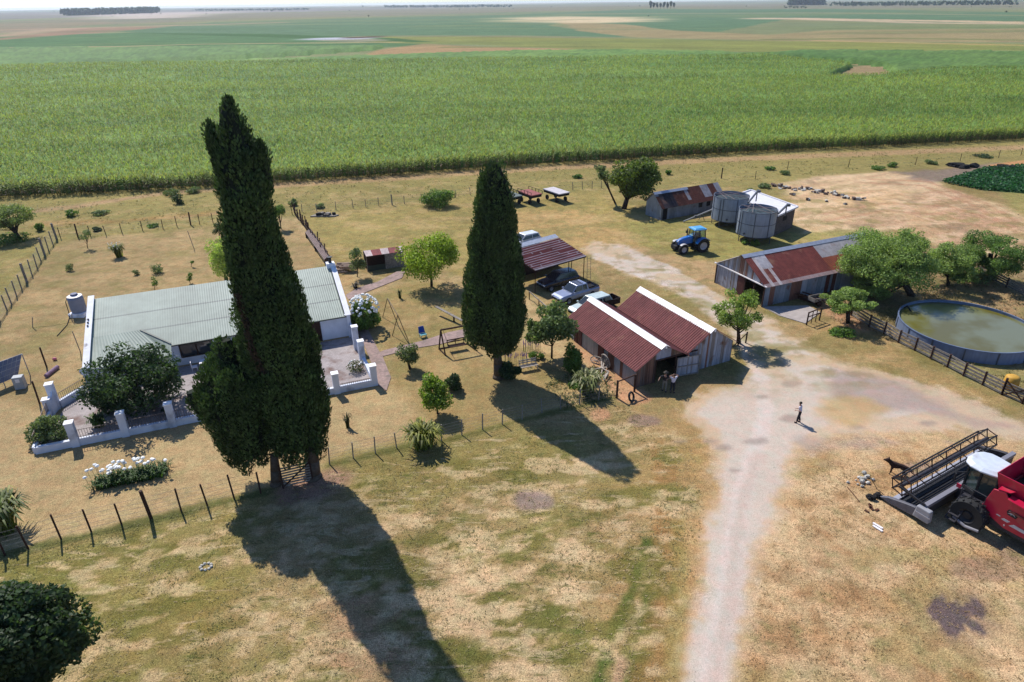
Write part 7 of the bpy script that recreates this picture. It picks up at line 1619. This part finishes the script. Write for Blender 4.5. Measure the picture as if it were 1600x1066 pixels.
# ================================================================ PEOPLE AND DOG
def skin(name,joints,edges,rad,material,parent,sub=2):
    """joints: list of xyz, radius list; skinned, one continuous surface"""
    me=bpy.data.meshes.new(name);me.from_pydata(joints,edges,[]);o=link(name,me,parent)
    md=o.modifiers.new('skin','SKIN');md.use_smooth_shade=True
    for i,r in enumerate(rad):
        s=me.skin_vertices[0].data[i];s.radius=(r,r) if not hasattr(r,'__len__') else r
        s.use_root=(i==0)
    if sub:
        sb=o.modifiers.new('subdivision','SUBSURF');sb.levels=sub;sb.render_levels=sub
    me.materials.append(material);return o
SKIN=mat('skin_tone',C8(196,150,128,.55),.6,var=.05)
def person(label,loc,rz,J,shirt,trousers,hair,shoe,hat=None,sleeves=True):
    """J: pose dict with joint positions (x right, y forward)"""
    t=thing('person',label,'person',loc,rz)
    names=['pelvis','chest','neck','head0','head1','shL','elL','wrL','shR','elR','wrR','hipL','knL','anL','toL','hipR','knR','anR','toR','waist']
    pts=[J[n] for n in names];ix={n:i for i,n in enumerate(names)};rad=[(.15,.11),(.16,.11),.055,.075,.085,.06,.045,.03,.06,.045,.03,.085,.06,.042,.035,.085,.06,.042,.035,(.135,.1)]
    ed=[('pelvis','waist'),('waist','chest'),('chest','neck'),('neck','head0'),('head0','head1'),('chest','shL'),('shL','elL'),('elL','wrL'),('chest','shR'),('shR','elR'),('elR','wrR'),('pelvis','hipL'),('hipL','knL'),('knL','anL'),('anL','toL'),('pelvis','hipR'),('hipR','knR'),('knR','anR'),('anR','toR')]
    E=[(ix[a],ix[b]) for a,b in ed]
    for s in'LR':
        w_=Vector(J['wr'+s]);e=Vector(J['el'+s]);d=(w_-e).normalized();sd=d.cross(Vector((0,1,0)))
        if sd.length<.1:sd=Vector((1,0,0))
        sd.normalize();palm=w_+d*.08;pi=len(pts);pts.append(tuple(palm));rad.append((.034,.018));E.append((ix['wr'+s],pi))
        for k,(off,ln) in enumerate(((-.032,.07),(-.011,.085),(.011,.08),(.032,.06))):
            a=palm+sd*off+d*.03;b=a+d*ln*.55;c=b+d*ln*.35+Vector((0,.018,0));i0=len(pts);pts+= [tuple(a),tuple(b),tuple(c)];rad+=[.0095,.009,.008];E+=[(pi,i0),(i0,i0+1),(i0+1,i0+2)]
        a=w_+d*.03+Vector((0,.03,0));b=a+d*.05+Vector((0,.03,0));i0=len(pts);pts+=[tuple(a),tuple(b)];rad+=[.012,.01];E+=[(ix['wr'+s],i0),(i0,i0+1)]
    skin('body',pts,E,rad,SKIN,t)
    def sub(name,ns,rs,es,mt_):
        return skin(name,[J[n] if isinstance(n,str) else n for n in ns],es,rs,mt_,t)
    lerp=lambda a,b,f:tuple(Vector(J[a]).lerp(Vector(J[b]),f))
    fL=.95 if sleeves else .6
    sub('shirt',[lerp('pelvis','waist',-.1),'waist','chest',lerp('chest','neck',.45),'shL',lerp('shL','elL',fL),'shR',lerp('shR','elR',fL)],[(.17,.135),(.16,.13),(.185,.135),.075,.085,.065,.085,.065],[(0,1),(1,2),(2,3),(2,4),(4,5),(2,6),(6,7)],shirt)
    sub('trousers',['pelvis',lerp('pelvis','waist',.75),'hipL','knL',lerp('knL','anL',.92),'hipR','knR',lerp('knR','anR',.92)],[(.165,.13),(.155,.12),.105,.082,.065,.105,.082,.065],[(0,1),(0,2),(2,3),(3,4),(0,5),(5,6),(6,7)],trousers)
    hd=Vector(J['head0']).lerp(Vector(J['head1']),.55);fw=Vector(J['face']).normalized()
    m_=MB();m_.blob(hd+Vector((0,0,.045))-fw*.02,(.098,.108,.1),12,.03);m_.build('hair',hair,t,smooth=True)
    m_=MB();m_.blob(hd+fw*.1+Vector((0,0,-.03)),(.012,.016,.02),6,0);m_.build('nose',SKIN,t,smooth=True)
    for s in(-1,1):
        sd=Vector((-fw.y,fw.x,0));m_=MB();m_.blob(hd+fw*.088+sd*.03*s,(.011,.008,.008),6,0);m_.build('eye',DARKIN,t);m_=MB();m_.blob(hd+sd*.095*s+Vector((0,0,-.01)),(.014,.02,.03),6,0);m_.build('ear',SKIN,t,smooth=True)
    m_=MB();m_.box(hd+fw*.092+Vector((0,0,-.065)),(.04,.01,.01),math.atan2(fw.y,fw.x)+math.pi/2);m_.build('mouth',mat('lips',C8(150,80,74,.5)),t)
    for s in'LR':
        a=Vector(J['an'+s]);b=Vector(J['to'+s]);m_=MB();m_.beam(a+Vector((0,0,-.04))-(b-a)*.25,b+Vector((0,0,0)),.095,.09);m_.build('shoe',shoe,t,bevel=.02)
    if hat:
        m_=MB();c=hd+Vector((0,0,.11));m_.lathe(c,[(.01,.13),(.09,.12),(.11,.02),(.2,.0),(.2,-.015),(.1,-.01)],16);m_.build('hat',hat,t,smooth=True)
    return t
def stand(k=1,lean=0.,aL=None,aR=None,stride=.08,face=(0,1,0)):
    z=lambda v:v*k
    J=dict(pelvis=(0,0,z(.93)),waist=(0,lean*.3,z(1.1)),chest=(0,lean*.7,z(1.34)),neck=(0,lean,z(1.48)),head0=(0,lean*1.1,z(1.56)),head1=(0,lean*1.15,z(1.66)),shL=(-.19*k,lean*.8,z(1.4)),shR=(.19*k,lean*.8,z(1.4)),elL=(-.26*k,lean-.03,z(1.13)),elR=(.26*k,lean-.03,z(1.13)),wrL=(-.25*k,lean+.1,z(.9)),wrR=(.25*k,lean+.1,z(.9)),
     hipL=(-.1*k,0,z(.87)),knL=(-.11*k,stride*.5+.02,z(.48)),anL=(-.12*k,stride,z(.09)),toL=(-.13*k,stride+.16,z(.045)),hipR=(.1*k,0,z(.87)),knR=(.11*k,-stride*.3+.04,z(.48)),anR=(.12*k,-stride,z(.09)),toR=(.14*k,-stride+.16,z(.045)),face=face)
    if aL:J['elL'],J['wrL']=aL
    if aR:J['elR'],J['wrR']=aR
    return J
WS=mat('white_cotton',C8(226,224,240,.66),.85,var=.05);BT=mat('black_cloth',(.02,.018,.022),.9,var=.1);BH=mat('dark_hair',(.02,.014,.01),.7,var=.2)
person('person in a white shirt and black trousers standing alone on the pale dirt road',at(1247,660.5),R_(62),stand(1.02,.1,aL=((-.25,-.04,1.16),(-.17,.22,1.08)),aR=((.25,-.04,1.16),(.17,.22,1.08)),stride=.1,face=(0,1,-.3)),WS,BT,BH,BT,sleeves=True)
person('person in a dark top and pale trousers standing just inside the barn doorway',at(1037.5,611),R_(170),stand(1.0,.03,aL=((-.42,.1,1.35),(-.2,.3,1.3)),aR=((.42,.1,1.3),(.5,.3,1.2)),stride=.1),BT,mat('grey_cloth',C8(150,144,130,.55),.9),BH,BT,hat=mat('felt_hat',C8(90,84,76,.5),.9))
person('person in white shirt and dark shorts, hands at the head, outside the barn doorway',at(1050,613),R_(190),stand(.98,.05,aL=((-.4,.0,1.5),(-.16,.1,1.66)),aR=((.4,.0,1.5),(.16,.1,1.66)),stride=.06),WS,BT,BH,mat('brown_shoe',(.05,.03,.02),.8),sleeves=False)
def dog():
    p=at(1400,741);t=thing('dog','dark brown dog standing behind the left end of the combine header, facing left','dog',p,R_(160))
    FU=mat('dark_fur',C8(74,52,44,.5),.9,var=.3,scale=12)
    J=[(-.30,0,.52),(0,0,.53),(.25,0,.55),(.42,0,.68),(.53,0,.78),(.66,0,.75),(.74,0,.73),(-.46,0,.48),(-.62,0,.36),(-.74,0,.30)]
    Rr=[.13,.14,.155,.09,.085,.05,.034,.06,.032,.022];E=[(0,1),(1,2),(2,3),(3,4),(4,5),(5,6),(0,7),(7,8),(8,9)]
    for s in(-1,1):
        k=len(J);J+=[(.26,.09*s,.42),(.27+.03*s,.1*s,.24),(.25+.05*s,.1*s,.05),(.31+.05*s,.1*s,.03)];Rr+=[.06,.036,.026,.03];E+=[(2,k),(k,k+1),(k+1,k+2),(k+2,k+3)]
        k=len(J);J+=[(-.34,.09*s,.38),(-.24,.1*s,.30),(-.40-.03*s,.1*s,.2),(-.36-.03*s,.1*s,.04),(-.30-.03*s,.1*s,.03)];Rr+=[.075,.05,.03,.026,.03];E+=[(0,k),(k,k+1),(k+1,k+2),(k+2,k+3),(k+3,k+4)]
        k=len(J);J+=[(.50,.045*s,.86),(.49,.055*s,.95)];Rr+=[.028,.01];E+=[(4,k),(k,k+1)]
    o=skin('body',J,E,Rr,FU,t);t.scale=(1.3,)*3
dog()
# ================================================================ HAZE
def haze():
    m_=MB();m_.box((0,2500,15.25),(26000,26500,36.5));M_=bpy.data.materials.new('haze_air');M_.use_nodes=True;n=M_.node_tree;n.nodes.remove(n.nodes['Principled BSDF'])
    v=n.nodes.new('ShaderNodeVolumePrincipled');v.inputs['Color'].default_value=(.80,.90,1.0,1);v.inputs['Density'].default_value=HAZE;v.inputs['Anisotropy'].default_value=.3;n.links.new(v.outputs[0],n.nodes['Material Output'].inputs['Volume'])
    o=m_.build('haze',M_);o['kind']='stuff';o['label']='thin blue summer haze over the whole plain'
HAZE=.00007
haze()
